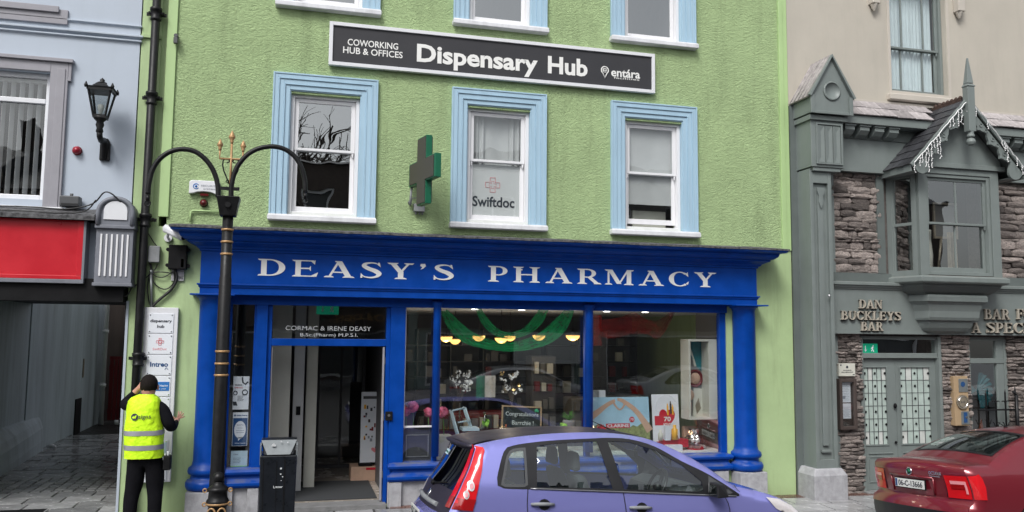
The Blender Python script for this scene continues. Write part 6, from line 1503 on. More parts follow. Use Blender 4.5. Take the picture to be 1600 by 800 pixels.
def hatchback():
    root = thing('parked_car', 'lilac blue five door hatchback parked in front of the pharmacy window', 'car')
    L, W_ = 4.0, .84; KR, KF = .10, .10
    def und(P_):
        out = []
        for x, z in P_:
            xp = x
            for _ in range(5): xp = x-KR*.83*sst(1-xp/.85)+KF*.83*sst((xp-(L-1.0))/1.0)
            out.append((xp, z))
        return out
    prof = [(.10, .20), (.03, .32), (.0, .46), (.0, .60), (.05, .655), (.085, .72), (.14, .82), (.20, .92), (.30, 1.08), (.385, 1.255), (.375, 1.285), (.46, 1.305), (.62, 1.335), (.86, 1.372), (1.27, 1.410), (1.69, 1.422), (2.0, 1.403), (2.27, 1.352), (2.57, 1.235), (2.84, 1.09), (3.04, .955), (3.12, .915), (3.38, .872), (3.64, .805), (3.83, .715), (3.94, .62), (4.0, .48), (3.99, .32), (3.92, .20)]
    c = Car(root, L, W_, prof, [(.2, .78), (.35, .825), (.55, .84), (.72, .84), (.88, .82), (.95, .80), (1.15, .735), (1.33, .655), (1.43, .62)], .93, KR, KF, corners=(0, 4, 9, 10, 20, 21, 28), r=.06, crown=.022)
    P = c.prof
    qw = smooth_poly(und([(.645, .945), (.665, 1.02), (.715, 1.195), (.775, 1.25), (.885, 1.262), (.885, .945), (.86, .93), (.67, .932)]), .05, True, corners=(4, 5))
    rw = und([(.985, .918), (1.752, .902), (1.640, 1.340), (1.236, 1.318), (1.012, 1.292)])
    fw_ = [(1.872, .898), (2.715, .872), (2.722, .90), (2.712, .972), (2.519, 1.122), (2.255, 1.262), (1.994, 1.336), (1.757, 1.345)]
    tri = [(2.772, .866), (3.02, .852), (3.05, .862), (2.93, .945), (2.80, 1.028)]
    blk = smooth_poly(und([(.598, 1.0), (.60, .93), (.66, .905), (.96, .895), (1.9, .872), (2.9, .838)])+[(3.12, .828), (3.12, .85), (2.93, .965), (2.757, 1.06), (2.52, 1.165), (2.26, 1.298), (2.0, 1.366), (1.76, 1.376), (1.64, 1.370), (1.24, 1.348), (.99, 1.325)]+und([(.77, 1.290), (.68, 1.235)]), .07, True, corners=(1, 6, 7))
    arches = [(3.485, .22)]+arch_pts(3.15, .335, .22)[::-1]+[(2.81, .22), (.98, .22)]+arch_pts(.64, .335, .22)[::-1]+[(.30, .22)]
    outer = P+arches
    body = c.side_mesh(outer, [blk])
    iw0, iw1 = c.near(.16, .865), c.near(.375, 1.24); ws0, ws1 = c.near(2.20, 1.37), c.near(3.0, .98); n = len(P)-1
    for a, b, v0, v1 in ((0, c.near(.05, .655), -1, 1), (ws1, n, -1, 1), (iw0, iw1, -1, -.90), (iw0, iw1, .90, 1), (ws0, ws1, -1, -.93), (ws0, ws1, .93, 1)):
        q = c.strip(a, b, v0, v1, nv=14 if v1-v0 > 1 else 2); body.add(q.v, q.f, True)
    body = c.part(body, 'body', 'fiesta_paint')
    c.part(c.strip(iw1, ws0, -1, 1), 'roof_panel', 'fiesta_shaded'); c.part(c.strip(c.near(.05, .655), iw0, -1, 1), 'tailgate', 'fiesta_shaded')
    c.part(c.strip(iw0, iw1, -.90, .90, 0, 12), 'rear_window', 'glass_car_rear'); c.part(c.strip(ws0, ws1, -.93, .93, 0, 12), 'windscreen', 'glass_car')
    def two(poly, nm, mt, off, parent=None, **k):
        for sg in (-1, 1): c.part(c.side_mesh(poly, sgs=(sg,), off=off, **k), nm, mt, parent)
    for sg in (-1, 1): c.part(c.side_mesh(blk, [shrink(qw, .004), rw, fw_, tri], sgs=(sg,), off=.001), 'window_surround', 'car_black')
    for nm, poly in (('quarter_glass', shrink(qw, .004)), ('door_glass', rw), ('door_glass', fw_)): two(poly, nm, 'glass_car', -.006)
    two(tri, 'mirror_triangle', 'car_grey', -.002)
    for sg in (-1, 1): c.part(c.side_mesh(shrink(qw, -.012), [shrink(qw, .014)], sgs=(sg,), off=.006), 'glass_seal', 'car_grey')
    P3 = [(x, .905-(x-.92)*.0345) for x in [.92+.08*k for k in range(28)]]
    for sg in (-1, 1): c.part(MB().tube([c.side(x, z, sg, .008) for x, z in P3], .008, 5), 'waist_trim', 'steel')
    def gap(pts, w_=.0045):
        q = smooth_poly(pts, .05); l = [(x-w_, z) for x, z in q]+[(x+w_, z) for x, z in q[::-1]]; two(l, 'door_gap', 'door_line', .003, grid=.5)
    gap([(.895, .90), (.89, .70), (.96, .50), (1.02, .30)]); gap([(1.858, .882), (1.885, .686), (1.90, .45), (1.89, .25)]); gap([(2.95, .83), (3.0, .70), (2.98, .45), (2.90, .25)]); gap([(3.09, .935), (3.10, .90), (3.13, .87)])
    for hx, hz in ((1.035, .765), (2.03, .728)):
        for sg in (-1, 1):
            x, y, z = c.side(hx, hz, sg); c.part(MB().tube([(x-.115, y+sg*.010, z+.0), (x-.07, y+sg*.030, z+.002), (x+.04, y+sg*.035, z+.002), (x+.115, y+sg*.012, z-.004)], [.012, .017, .018, .013], 8), 'door_handle', 'grey_box')
        two([(hx+.02+.058*cos(R(g)), hz-.005+.052*sin(R(g))) for g in range(0, 360, 30)], 'handle_recess', 'car_black', .0035, grid=.5)
    # tail lights run up the rear pillars
    i0, i1 = c.near(.08, .71), c.near(.385, 1.25)+1
    def band(i0, i1, wa, wb, sg, off):
        ed = [P[i] for i in range(i0, i1+1)]; N = len(ed)-1; inn = [(x+wa+(wb-wa)*min(1, (k/N)*1.25), z-.012) for k, (x, z) in enumerate(ed)]
        m = c.side_mesh(ed+inn[::-1], sgs=(sg,), off=off, grid=.04); q = c.strip(i0, i1, *((-1, -.89) if sg < 0 else (.89, 1)), off=off, nv=3); return m.add(q.v, q.f, True)
    for sg in (-1, 1):
        tl = c.part(band(i0, i1, .205, .075, sg, .012), 'tail_light', 'lamp_red'); c.part(band(i0, i0+2, .20, .185, sg, .016), 'lower_lens', 'lamp_dark_red', tl)
        for (xx, zz, r_) in ((.335, .93, .047), (.285, .85, .038)):
            (xu, zu), = und([(xx, zz)])
            for k_, (rr_, mt, of) in enumerate(((r_, 'lamp_clear', .020), (r_*.55, 'lamp_pink', .025))):
                q = c.side_mesh([(xu+rr_*.8*cos(R(g)), zu+rr_*sin(R(g))) for g in range(0, 360, 20)], sgs=(sg,), off=of, grid=.03); c.part(q, ('reversing_lens', 'lens_centre')[k_], mt, tl)
    def rear(i, v, h=0):
        x, z = P[i]; we = c.w0(x, z)-c.r; px, _, pz = c.deform(x, abs(v)*we, z); return Vector((px-c.crown*(1-v*v)-h, v*we, pz))
    c.part(MB().tube([rear(c.near(.07, .70), v, .008) for v in (-.62, -.4, -.2, 0, .2, .4, .62)], .024, 8), 'tailgate_grip', 'grey_box')
    j = c.near(.02, .63); p = rear(j, 0, .02); plo = c.part(MB().box(p.x-.008, p.x, -.26, .26, p.z-.075, p.z+.035), 'number_plate', 'plate_white')
    t = MB(); text(t, '05-C-14006', (p.x-.009, .22, p.z-.055), (0, -.44, 0), (0, 0, .07), .002, .01); c.part(t, 'characters', 'ink', plo)
    p = rear(c.near(.12, .79), 0, .0); M4 = Matrix.Translation(p) @ Matrix.Rotation(R(-62), 4, 'Y'); c.part(MB().lathe(0, 0, [(.052, 0), (.05, .008), (0, .012)], 16, M4=M4), 'round_badge', 'chrome')
    q0, q1 = rear(c.near(.10, .76), -.50, .004), rear(c.near(.10, .76), -.66, .004); t = MB(); text(t, '1.25', q0-Vector((0, 0, .02)), q1-q0, Vector((.018, 0, .035)), .003, .02); c.part(t, 'rear_lettering', 'chrome')
    i0s, i1s = c.near(.38, 1.285), c.near(.60, 1.33); q = c.strip(i0s, i1s, -.97, .97, .012, 12); m = MB(); m.add(q.v, q.f, True); vs = []
    for k in range(13):
        v = -.95+1.9*k/12; x, z = P[i0s]; we = c.w0(x, z)-c.r; px, _, pz = c.deform(x, abs(v)*we, z); cr = c.crown*(1-v*v)
        vs += [(px-cr-.05, v*we, pz-.005), (px-cr+.03, v*we, pz+.022), (px-cr+.03, v*we, pz-.03), (px-cr-.045, v*we, pz-.022)]
    m.add(vs, [(4*k+a, 4*k+(a+1) % 4, 4*k+4+(a+1) % 4, 4*k+4+a) for k in range(12) for a in range(4)]+[(0, 3, 2, 1), (48, 49, 50, 51)], True); c.part(m, 'spoiler', 'fiesta_shaded')
    a = rear(c.near(.165, .87), .0, .02); b = rear(c.near(.20, .93), -.60, .025); c.part(MB().tube([a, a.lerp(b, .5), b], .010, 6).ball(tuple(a), .025, 8), 'rear_wiper', 'matt_black')
    j = c.near(.355, 1.20); p = rear(j, .66, .006); p2 = rear(j, .28, .006); dn = Vector((-.028, 0, -.05)); stk = c.part(MB().add([p+dn, p2+dn, p2, p], [(0, 1, 2, 3)]), 'window_sticker', 'pale_print')
    t = MB(); [t.tube([p+dn*.5+(p2-p)*q_+Vector((-.003, 0, 0)), p+dn*.5+(p2-p)*q_+Vector((-.006, 0, 0))], .013, 6) for q_ in (.2, .36, .52, .68, .84)]; c.part(t, 'characters', 'green_plastic', stk)
    c.part(MB().tube([(2.12, .1, 1.40), (1.86, .10, 1.51)], [.008, .003], 6).ball((2.12, .1, 1.40), .022, 8), 'aerial', 'matt_black')
    for sg in (-1, 1):
        x, y, z = c.side(2.82, .90, sg); m = MB(); m.hexa([(x-.06, y+sg*.03, z-.07), (x+.06, y+sg*.02, z-.06), (x+.09, y+sg*.19, z-.06), (x-.04, y+sg*.20, z-.07)], [(x-.05, y+sg*.03, z+.07), (x+.03, y+sg*.03, z+.07), (x+.05, y+sg*.17, z+.06), (x-.04, y+sg*.19, z+.07)]); m.tube([(x+.02, y-sg*.01, z-.05), (x+.02, y+sg*.05, z-.04)], .03, 8); mr_ = c.part(m, 'door_mirror', 'car_black', bevel=.03)
        MB().add([(x-.066, y+sg*.05, z-.05), (x-.046, y+sg*.18, z-.05), (x-.045, y+sg*.17, z+.05), (x-.055, y+sg*.05, z+.05)], [(0, 1, 2, 3)]).build('mirror_glass', 'glass_car_rear', mr_)
        hl = c.part(c.side_mesh([(3.46, .82), (3.58, .71), (3.84, .60), (3.91, .65), (3.80, .735), (3.64, .80)], sgs=(sg,), off=.010, grid=.03), 'headlight', 'lamp_clear')
        i0, i1 = c.near(3.56, .83), c.near(3.86, .68); c.part(c.strip(i0, i1, *((-1, -.66) if sg < 0 else (.66, 1)), off=.008, nv=4), 'lens', 'lamp_clear', hl)
        for x in (.64, 3.15): c.wheel(x, sg, .29)
    i0, i1 = c.near(3.90, .62), c.near(3.95, .50); c.part(c.strip(i0, i1, -.55, .55, .004, 8), 'grille', 'matt_black')
    c.part(c.strip(c.near(3.95, .38), n, -.9, .9, .004, 8), 'front_bumper_lip', 'car_black'); c.part(c.strip(0, c.near(.02, .36), -.95, .95, .006, 8), 'rear_bumper_lip', 'car_black')
    c.part(MB().box(.3, 3.5, -.72, .72, .22, .26), 'floor_pan', 'matt_black')
    m = MB(); m.prism([(2.45, .50), (2.95, .50), (3.02, .86), (2.70, .90), (2.55, .84)], -.68, .68); c.part(m, 'dashboard', 'car_grey', bevel=.03)
    M4 = Matrix.Translation((2.42, -.36, .87)) @ Matrix.Rotation(R(-65), 4, 'Y'); m = MB(); m.tube([M4 @ Vector((.185*cos(R(g)), .185*sin(R(g)), 0)) for g in range(0, 361, 20)], .017, 8); m.tube([M4 @ Vector((-.18, 0, -.01)), M4 @ Vector((0, 0, -.03)), M4 @ Vector((.18, 0, -.01))], .02, 6); m.tube([M4 @ Vector((0, 0, -.03)), M4 @ Vector((0, 0, -.22))], .03, 6).ball(tuple(M4 @ Vector((0, 0, -.02))), .06, 8); c.part(m, 'steering_wheel', 'car_black')
    m = MB().hexa([(2.28, -.12, 1.14), (2.32, -.12, 1.14), (2.32, .10, 1.14), (2.28, .10, 1.14)], [(2.26, -.12, 1.21), (2.31, -.12, 1.21), (2.31, .10, 1.21), (2.26, .10, 1.21)]).tube([(2.31, 0, 1.19), (2.36, 0, 1.26)], .01, 6); c.part(m, 'interior_mirror', 'car_black', bevel=.01)
    seats(root, 1.72, .98, .4, 1.20)
    return root
def saloon(paint='skoda_paint', label='dark red saloon parked in front of the bar, seen from behind', plate='06-C-13666'):
    root = thing('parked_car', label, 'car', (0, 0, 0))
    L, W_ = 4.51, .865
    prof = [(.10, .20), (.02, .32), (.0, .50), (.03, .58), (.085, .62), (.075, .72), (.05, .86), (.03, .975), (.06, 1.015), (.16, 1.03), (.44, 1.035), (.62, 1.12), (.95, 1.26), (1.28, 1.365), (1.55, 1.415), (1.9, 1.435), (2.3, 1.425), (2.7, 1.36), (3.1, 1.17), (3.42, .99), (3.5, .965), (3.9, .90), (4.2, .82), (4.4, .70), (4.48, .55), (4.51, .40), (4.46, .24), (4.38, .18)]
    c = Car(root, L, W_, prof, [(.2, .80), (.35, .85), (.6, .865), (.78, .86), (.95, .835), (1.03, .80), (1.2, .715), (1.38, .62), (1.45, .58)], .95, .10, .38, corners=(0, 3, 4, 6, 8, 10, 27), r=.06, crown=.045)
    P = c.prof; n = len(P)-1
    rq = [(1.05, .99), (1.42, .985), (1.40, 1.30), (1.30, 1.27)]
    blk = smooth_poly([(.98, .99), (1.05, .96), (2.3, .93), (3.45, .90), (3.50, .91), (3.35, 1.0), (3.08, 1.14), (2.75, 1.285), (2.45, 1.36), (2.1, 1.378), (1.75, 1.36), (1.40, 1.275), (1.12, 1.12)], .08, True, corners=(1, 3, 4))
    rw = [(1.15, .985), (2.18, .965), (2.16, 1.345), (2.0, 1.348), (1.75, 1.33), (1.48, 1.27), (1.22, 1.10)]; fw_ = [(2.25, .96), (3.18, .94), (3.10, 1.04), (2.78, 1.21), (2.45, 1.32), (2.22, 1.345)]
    outer = P+[(3.98, .20)]+arch_pts(3.65, .35, .20)[::-1]+[(3.28, .20), (1.38, .20)]+arch_pts(1.02, .35, .20)[::-1]+[(.66, .20)]
    body = c.side_mesh(outer, [blk]); iw0, iw1 = c.near(.60, 1.10), c.near(1.30, 1.37); ws0, ws1 = c.near(2.62, 1.375), c.near(3.40, 1.0)
    for a, b, v0, v1 in ((0, iw0, -1, 1), (iw1, ws0, -1, 1), (ws1, n, -1, 1), (iw0, iw1, -1, -.90), (iw0, iw1, .90, 1), (ws0, ws1, -1, -.93), (ws0, ws1, .93, 1)):
        q = c.strip(a, b, v0, v1, nv=14 if v1-v0 > 1 else 2); body.add(q.v, q.f, True)
    c.part(body, 'body', paint)
    c.part(c.strip(iw0, iw1, -.90, .90, 0, 12), 'rear_window', 'glass_car_rear'); c.part(c.strip(ws0, ws1, -.93, .93, 0, 12), 'windscreen', 'glass_car')
    # rubber round the rear glass
    m = c.strip(iw0, iw0+1, -.92, .92, .004, 12); q = c.strip(iw1-1, iw1, -.92, .92, .004, 12); m.add(q.v, q.f, True)
    for v0, v1 in ((-.92, -.885), (.885, .92)): q = c.strip(iw0, iw1, v0, v1, .004, 1); m.add(q.v, q.f, True)
    c.part(m, 'rear_window_seal', 'car_black')
    for sg in (-1, 1):
        c.part(c.side_mesh(blk, [rw, fw_], sgs=(sg,), off=.001), 'window_surround', 'car_black')
        for p_ in (rw, fw_): c.part(c.side_mesh(p_, sgs=(sg,), off=-.006), 'door_glass', 'glass_car')
    def gap(pts, w_=.004):
        q = smooth_poly(pts, .06)
        for sg in (-1, 1): c.part(c.side_mesh([(x-w_, z) for x, z in q]+[(x+w_, z) for x, z in q[::-1]], sgs=(sg,), off=.002, grid=.5), 'door_gap', 'door_line')
    gap([(1.12, .97), (1.20, .80), (1.35, .66), (1.42, .45), (1.42, .25)]); gap([(2.22, .95), (2.26, .6), (2.26, .25)]); gap([(3.22, .92), (3.28, .6), (3.25, .25)])
    def rear(i, v, h=0):
        x, z = P[i]; we = c.w0(x, z)-c.r; px, _, pz = c.deform(x, abs(v)*we, z); return Vector((px-c.crown*(1-v*v)-h, v*we, pz))
    # lamps
    for sg in (-1, 1):
        i0, i1 = c.near(.075, .66), c.near(.045, .945); va, vb = ((-1, -.66) if sg < 0 else (.66, 1))
        q = c.strip(i0, i1, va, vb, .010, 4); s_ = c.side_mesh([P[i] for i in range(i0, i1+1)]+[(.13, .945), (.17, .90), (.20, .80), (.20, .66)], sgs=(sg,), off=.012, grid=.03); q.add(s_.v, s_.f, True); tl = c.part(q, 'tail_light', 'lamp_red')
        va, vb = ((-.96, -.74) if sg < 0 else (.74, .96))
        for (za, zb, mt) in ((.835, .880, 'lamp_pink'), (.795, .83, 'lamp_dark_red'), (.75, .79, 'lamp_clear')):
            q = c.strip(c.near(.06, za), c.near(.05, zb), va, vb, .017, 4); c.part(q, 'lens', mt, tl)
        q = c.strip(c.near(.06, .735), c.near(.05, .885), *((-.975, -.945) if sg < 0 else (.945, .975)), off=.021, nv=2); c.part(q, 'lens_bracket', 'lamp_pink', tl)
    # boot lid seam, plate recess, plate, badge, lettering
    def seam(pts, nm='boot_seam', r_=.004): m = MB().tube(pts, r_, 5); c.part(m, nm, 'door_line')
    seam([rear(c.near(.075, z), -.66+(.03*(1-(z-.64)/.3)), .0) for z in (.64, .72, .80, .88, .945)]); seam([rear(c.near(.075, z), .66-(.03*(1-(z-.64)/.3)), .0) for z in (.64, .72, .80, .88, .945)])
    seam([rear(c.near(.085, .63), v, .002) for v in (-.62, -.3, 0, .3, .62)])
    j0, j1 = c.near(.08, .665), c.near(.06, .855)
    q = c.strip(j0, j1, -.44, .44, .003, 8); c.part(q, 'plate_recess', 'skoda_paint' if paint == 'skoda_paint' else paint)
    lip = MB().tube([rear(j1, v, .012) for v in (-.46, -.2, .2, .46)], .014, 8).tube([rear(j0, -.43, .008), rear(j1, -.46, .012)], .010, 6).tube([rear(j0, .43, .008), rear(j1, .46, .012)], .010, 6); c.part(lip, 'recess_rim', paint)
    p = rear(c.near(.07, .76), 0, .02); tilt = .0; mm = MB().box(p.x-.010, p.x, -.262, .262, p.z-.06, p.z+.06); fr = c.part(mm, 'plate_holder', 'matt_black'); mm = MB().box(p.x-.014, p.x-.0102, -.245, .255, p.z-.05, p.z+.05); po = c.part(mm, 'number_plate', 'plate_white')
    bb2 = MB().box(p.x-.0155, p.x-.0142, .215, .25, p.z-.045, p.z+.045); c.part(bb2, 'blue_band', 'navy_print', po); t = MB(); text(t, plate or '-', (p.x-.0155, .195, p.z-.034), (0, -.41, 0), (0, 0, .068), .002, .012); c.part(t, 'characters', 'ink', po)
    j = c.near(.04, .93); p = rear(j, 0, .0); M4 = Matrix.Translation(p) @ Matrix.Rotation(R(-88), 4, 'Y'); c.part(MB().lathe(0, 0, [(.05, 0), (.05, .008), (.04, .014), (.038, .010), (0, .012)], 20, M4=M4), 'round_badge', 'chrome'); c.part(MB().lathe(0, 0, [(.032, .0125), (.0, .016)], 16, M4=M4), 'badge_centre', 'green_plastic')
    t = MB(); p = rear(c.near(.05, .89), -.42, .0); text(t, 'OCTAVIA', (p.x-.002, p.y+.02, p.z-.015), (.014, -.19, 0), (0, 0, .042), .004, .03); q0 = rear(c.near(.05, .89), -.44, .003); t.box(p.x-.002, p.x+.006, p.y-.16, p.y+.02, p.z-.035, p.z-.026); c.part(t, 'rear_lettering', 'chrome')
    q = c.strip(0, c.near(.02, .50), -.97, .97, .012, 10); c.part(q, 'rear_bumper_lip', 'car_black'); q = c.strip(c.near(.0, .48), c.near(.03, .575), -1, 1, .012, 12); c.part(q, 'bumper_strip', paint)
    m = MB().tube([(1.50, .0, 1.455), (1.36, .0, 1.53)], [.007, .003], 6).ball((1.50, 0, 1.452), .022, 8, (1.5, 1, 1)); c.part(m, 'aerial', 'matt_black')
    for sg in (-1, 1):
        x, y, z = c.side(3.15, 1.0, sg); m = MB().hexa([(x-.08, y+sg*.02, z-.08), (x+.06, y+sg*.02, z-.08), (x+.08, y+sg*.2, z-.07), (x-.06, y+sg*.22, z-.08)], [(x-.08, y+sg*.03, z+.06), (x+.03, y+sg*.03, z+.06), (x+.05, y+sg*.19, z+.05), (x-.06, y+sg*.21, z+.06)]); c.part(m, 'door_mirror', paint, bevel=.02)
        q = c.side_mesh([(4.02, .80), (4.12, .66), (4.34, .60), (4.36, .68), (4.2, .77)], sgs=(sg,), off=.008); c.part(q, 'headlight', 'lamp_clear')
        for hx in (1.55, 2.42): x, y, z = c.side(hx, .84, sg); c.part(MB().tube([(x-.1, y+sg*.012, z), (x-.05, y+sg*.03, z), (x+.05, y+sg*.03, z), (x+.1, y+sg*.012, z)], .014, 6), 'door_handle', paint)
        for x in (1.02, 3.65): c.wheel(x, sg, .31)
    c.part(MB().box(.5, 4.0, -.74, .74, .20, .25), 'floor_pan', 'matt_black'); c.part(MB().box(.55, 1.25, -.68, .68, .90, .93), 'parcel_shelf', 'car_black'); m = MB().box(3.0, 3.4, -.70, .70, .60, .93); c.part(m, 'dashboard', 'car_grey', bevel=.03); seats(root, 2.30, 1.50, .4, 1.28)
    return root
ROADZ = -.10
f_ = hatchback(); f_.location = (1.27, -2.82, -.10); f_.rotation_euler = (R(-3), R(2.0), 0)
s_ = saloon(); s_.location = (7.36, -2.56, -.27); s_.rotation_euler = (R(-4.5), R(1.5), 0)
# ================================================================ the pharmacy display
DZ = .56
def bx(px0, py0, px1, py1, Y):
    a, b = at(px0, py1, Y); c, d = at(px1, py0, Y); return a, c, b, d      # x0, x1, z0, z1
# pendant lamps (lit)
lampn = ['first gold bowl lamp beside the blue column at the left of the main window', 'smaller gold bowl lamp just right of the first one', 'lone gold bowl lamp left of centre under the green gauze', 'front gold bowl lamp of the middle pair under the gauze', 'rear gold bowl lamp of the middle pair under the gauze', 'gold bowl lamp right of the middle pair under the gauze', 'rightmost gold bowl lamp next to the second blue column']
for k, (px, py, Y, r) in enumerate(((697, 529, 1.7, .105), (711, 533, 2.4, .10), (748, 528, 1.7, .105), (783, 531, 1.7, .105), (797, 528, 2.3, .10), (842, 527, 1.7, .105), (895, 527, 1.5, .115))):
    x, z = at(px, py, Y); L_ = thing('pendant_lamp', 'lit '+lampn[k], 'pendant lamp', (x, Y, z), 'lit gold bowl lamps hanging in the pharmacy')
    MB().lathe(x, Y, [(.02, z-.055), (r*.55, z-.04), (r*.9, z-.005), (r, z+.03)], 16).build('bowl', 'lamp_gold', L_)
    MB().lathe(x, Y, [(r*1.02, z+.028), (r*1.05, z+.04), (.0, z+.05)], 16).build('rim', 'lamp_brass', L_); MB().tube([(x, Y, z+.05), (x, Y, 2.65)], .006, 5).build('rod', 'matt_black', L_)
    if k in (0, 3, 6):
        pl_ = bpy.data.lights.new('lamp_bulb', 'POINT'); pl_.energy = 5; pl_.color = (1, .86, .68); pl_.shadow_soft_size = .08; po_ = bpy.data.objects.new('lamp_bulb', pl_); C.objects.link(po_); po_.parent = L_; po_.location = (0, 0, -.16)
# recessed spots
spn = ['left', 'second', 'third', 'right']
for k, (px, py) in enumerate(((742, 490), (815, 491), (948, 493), (1008, 495))):
    Y = 1.3; x = at(px, py, Y)[0]; o = MB().lathe(x, Y, [(.0, 2.646), (.045, 2.642), (.06, 2.650)], 14).build('ceiling_spot', 'spot_white'); tag(o, ('lit recessed ceiling spot, '+('leftmost in the pharmacy ceiling', 'above the middle of the green gauze', 'just right of the second blue column', 'behind the red gauze')[k]), 'spotlight', 'lit spots in the pharmacy ceiling')
# gauze swags
def swag(path_top, path_bot, Y, mt, label, nm, folds=7):
    m = MB(); n = 36; k = 10; vs = []
    for i in range(n+1):
        t = i/n
        def ev(P):
            s_ = t*(len(P)-1); a = min(int(s_), len(P)-2); q = s_-a; p0, p1, p2, p3 = P[max(a-1, 0)], P[a], P[a+1], P[min(a+2, len(P)-1)]
            return tuple(.5*((2*b)+(c-a_)*q+(2*a_-5*b+4*c-d)*q*q+(-a_+3*b-3*c+d)*q**3) for a_, b, c, d in zip(p0, p1, p2, p3))
        T, B = ev(path_top), ev(path_bot)
        for j in range(k+1):
            u = j/k; x, z = at(T[0]+(B[0]-T[0])*u, T[1]+(B[1]-T[1])*u, Y); vs.append((x, Y+.035*sin(u*folds*pi+t*2)+.02*sin(t*11), z))
    m.add(vs, [(i*(k+1)+j, i*(k+1)+j+1, (i+1)*(k+1)+j+1, (i+1)*(k+1)+j) for i in range(n) for j in range(k)], True)
    return tag(m.build(nm, mt), label, 'drape')
swag([(700, 484), (722, 505), (745, 522), (790, 535), (835, 525), (862, 505), (886, 480)], [(688, 486), (702, 515), (730, 538), (790, 549), (845, 542), (880, 520), (897, 482)], .42, 'tulle_green', 'wide green gauze swag hung low across the main pharmacy window', 'green_gauze')
swag([(752, 482), (765, 500), (782, 516), (800, 519), (820, 512), (835, 495), (842, 484)], [(742, 482), (756, 510), (778, 527), (800, 529), (826, 522), (846, 505), (856, 484)], .36, 'tulle_green', 'smaller upper green gauze swag in the main pharmacy window', 'green_gauze')
swag([(930, 500), (950, 499), (970, 496), (991, 488), (1010, 498), (1030, 500), (1046, 488)], [(925, 515), (945, 528), (965, 527), (985, 522), (1010, 522), (1030, 528), (1053, 488)], .42, 'tulle_red', 'red gauze swag hung near the top of the right pharmacy window', 'red_gauze')
x0, x1, z0, z1 = bx(921, 494, 940, 540, .5); m = MB(); drape(m, x0, x1, z0, z1+.02, .5, .015, 2); tag(m.build('red_cloth', 'tulle_red'), 'darker red cloth hanging beside the second blue column', 'drape')
# flag
x0, x1, z0, z1 = bx(744, 587, 777, 620, .5); m = MB(); drape(m, x0, x0+(x1-x0)*.42, z0-.02, z1, .52, .01, 1.2); fgo = m.build('flag', 'green_plastic'); tag(fgo, 'small green and white flag hanging in the main pharmacy window', 'flag'); m = MB(); drape(m, x0+(x1-x0)*.42, x1-.02, z0-.01, z1, .515, .01, 1.3); m.build('white_band', 'flag_white', fgo)
# racks at the back of the shop
rk = thing('card_rack', 'dark shelving full of small boxes and cards at the back of the pharmacy', 'shelving', (4, 4.2, 0))
rr = random.Random(9)
m = MB()
for X in [1.6+i*.62 for i in range(9)]: m.box(X-.012, X+.012, 4.0, 4.35, .05, 2.35)
for Z in [.25+i*.30 for i in range(7)]: m.box(1.6, 6.56, 4.02, 4.35, Z-.01, Z+.01)
m.build('shelf', 'car_black', rk)
for i in range(8):
    for j in range(7):
        z = .262+j*.30; x = 1.66+i*.62
        while x < 1.6+(i+1)*.62-.16:
            w_ = rr.uniform(.07, .15); h = rr.uniform(.12, .22)
            if rr.random() < .45: MB().box(x, x+w_, 4.06, 4.15, z, z+h).build('product', rr.choice(('cream_box', 'room_mid', 'room_mid', 'grey_box', 'car_grey', 'car_grey', 'dark_red')), rk)
            x += w_+rr.uniform(.02, .07)
for (xa, xb, ya, yb, h, mt, lb_) in ((2.2, 3.7, 2.5, 3.0, .95, 'dark_red', 'long dark red low shelf unit on the shop floor'), (4.6, 6.0, 2.2, 2.7, 1.2, 'room_mid', 'waist high grey display stand behind the right window'), (4.0, 4.45, 2.6, 3.0, 1.9, 'car_grey', 'tall narrow grey stand in the middle of the shop')):
    o = thing('display_stand', lb_, 'display stand', (xa, ya, 0)); MB().box(xa, xb, ya, yb, .03, h).build('carcass', mt, o, .02)
    for j in range(int(h/.3)):
        x = xa+.04
        while x < xb-.1: w_ = rr.uniform(.06, .12); MB().box(x, x+w_, ya-.09, ya-.002, .1+j*.3, .1+j*.3+rr.uniform(.12, .22)).build('product', rr.choice(('cream_box', 'room_mid', 'grey_box', 'car_grey', 'dark_red')), o); x += w_+.03
# chalkboard
x0, x1, z0, z1 = bx(783, 634, 846, 672, .45); cbd = thing('chalkboard', 'chalkboard in a pale wooden frame with handwritten congratulations standing in the window', 'chalkboard', (x0, .45, z0)); Mt = Matrix.Translation(((x0+x1)/2, .45, z0)) @ Matrix.Rotation(R(-7), 4, 'X') @ Matrix.Rotation(R(3), 4, 'Y'); hw = (x1-x0)/2; h = z1-z0
m = MB(); frame(m, -hw, hw, 0, h, .022, -.012, .012); m.box(-.06, .06, -.03, .02, -.02, 0); m.xf(Mt).build('frame', 'wood_pale', cbd); MB().box(-hw+.022, hw-.022, .0, .006, .022, h-.022).xf(Mt).build('board', 'chalkboard', cbd)
t = MB(); textxz(t, 'Congratulations', -hw+.06, hw-.05, h*.52, h*.74, -.002, .002); textxz(t, 'Barrchie !', -hw+.16, hw-.12, h*.20, h*.38, -.002, .002); t.xf(Mt).build('chalk_writing', 'chalk', cbd)
t = MB().ball((hw-.09, -.003, h*.82), .022, 6, (1, .2, 1)).ball((hw-.06, -.003, h*.80), .018, 6, (1, .2, 1)).ball((hw-.075, -.003, h*.86), .018, 6, (1, .2, 1)); t.xf(Mt).build('shamrock', 'green_blob', cbd); t = MB().ball((-hw+.07, -.003, h*.14), .02, 6, (.7, .3, 1.2)); t.xf(Mt).build('chalk_flame', 'terracotta', cbd)
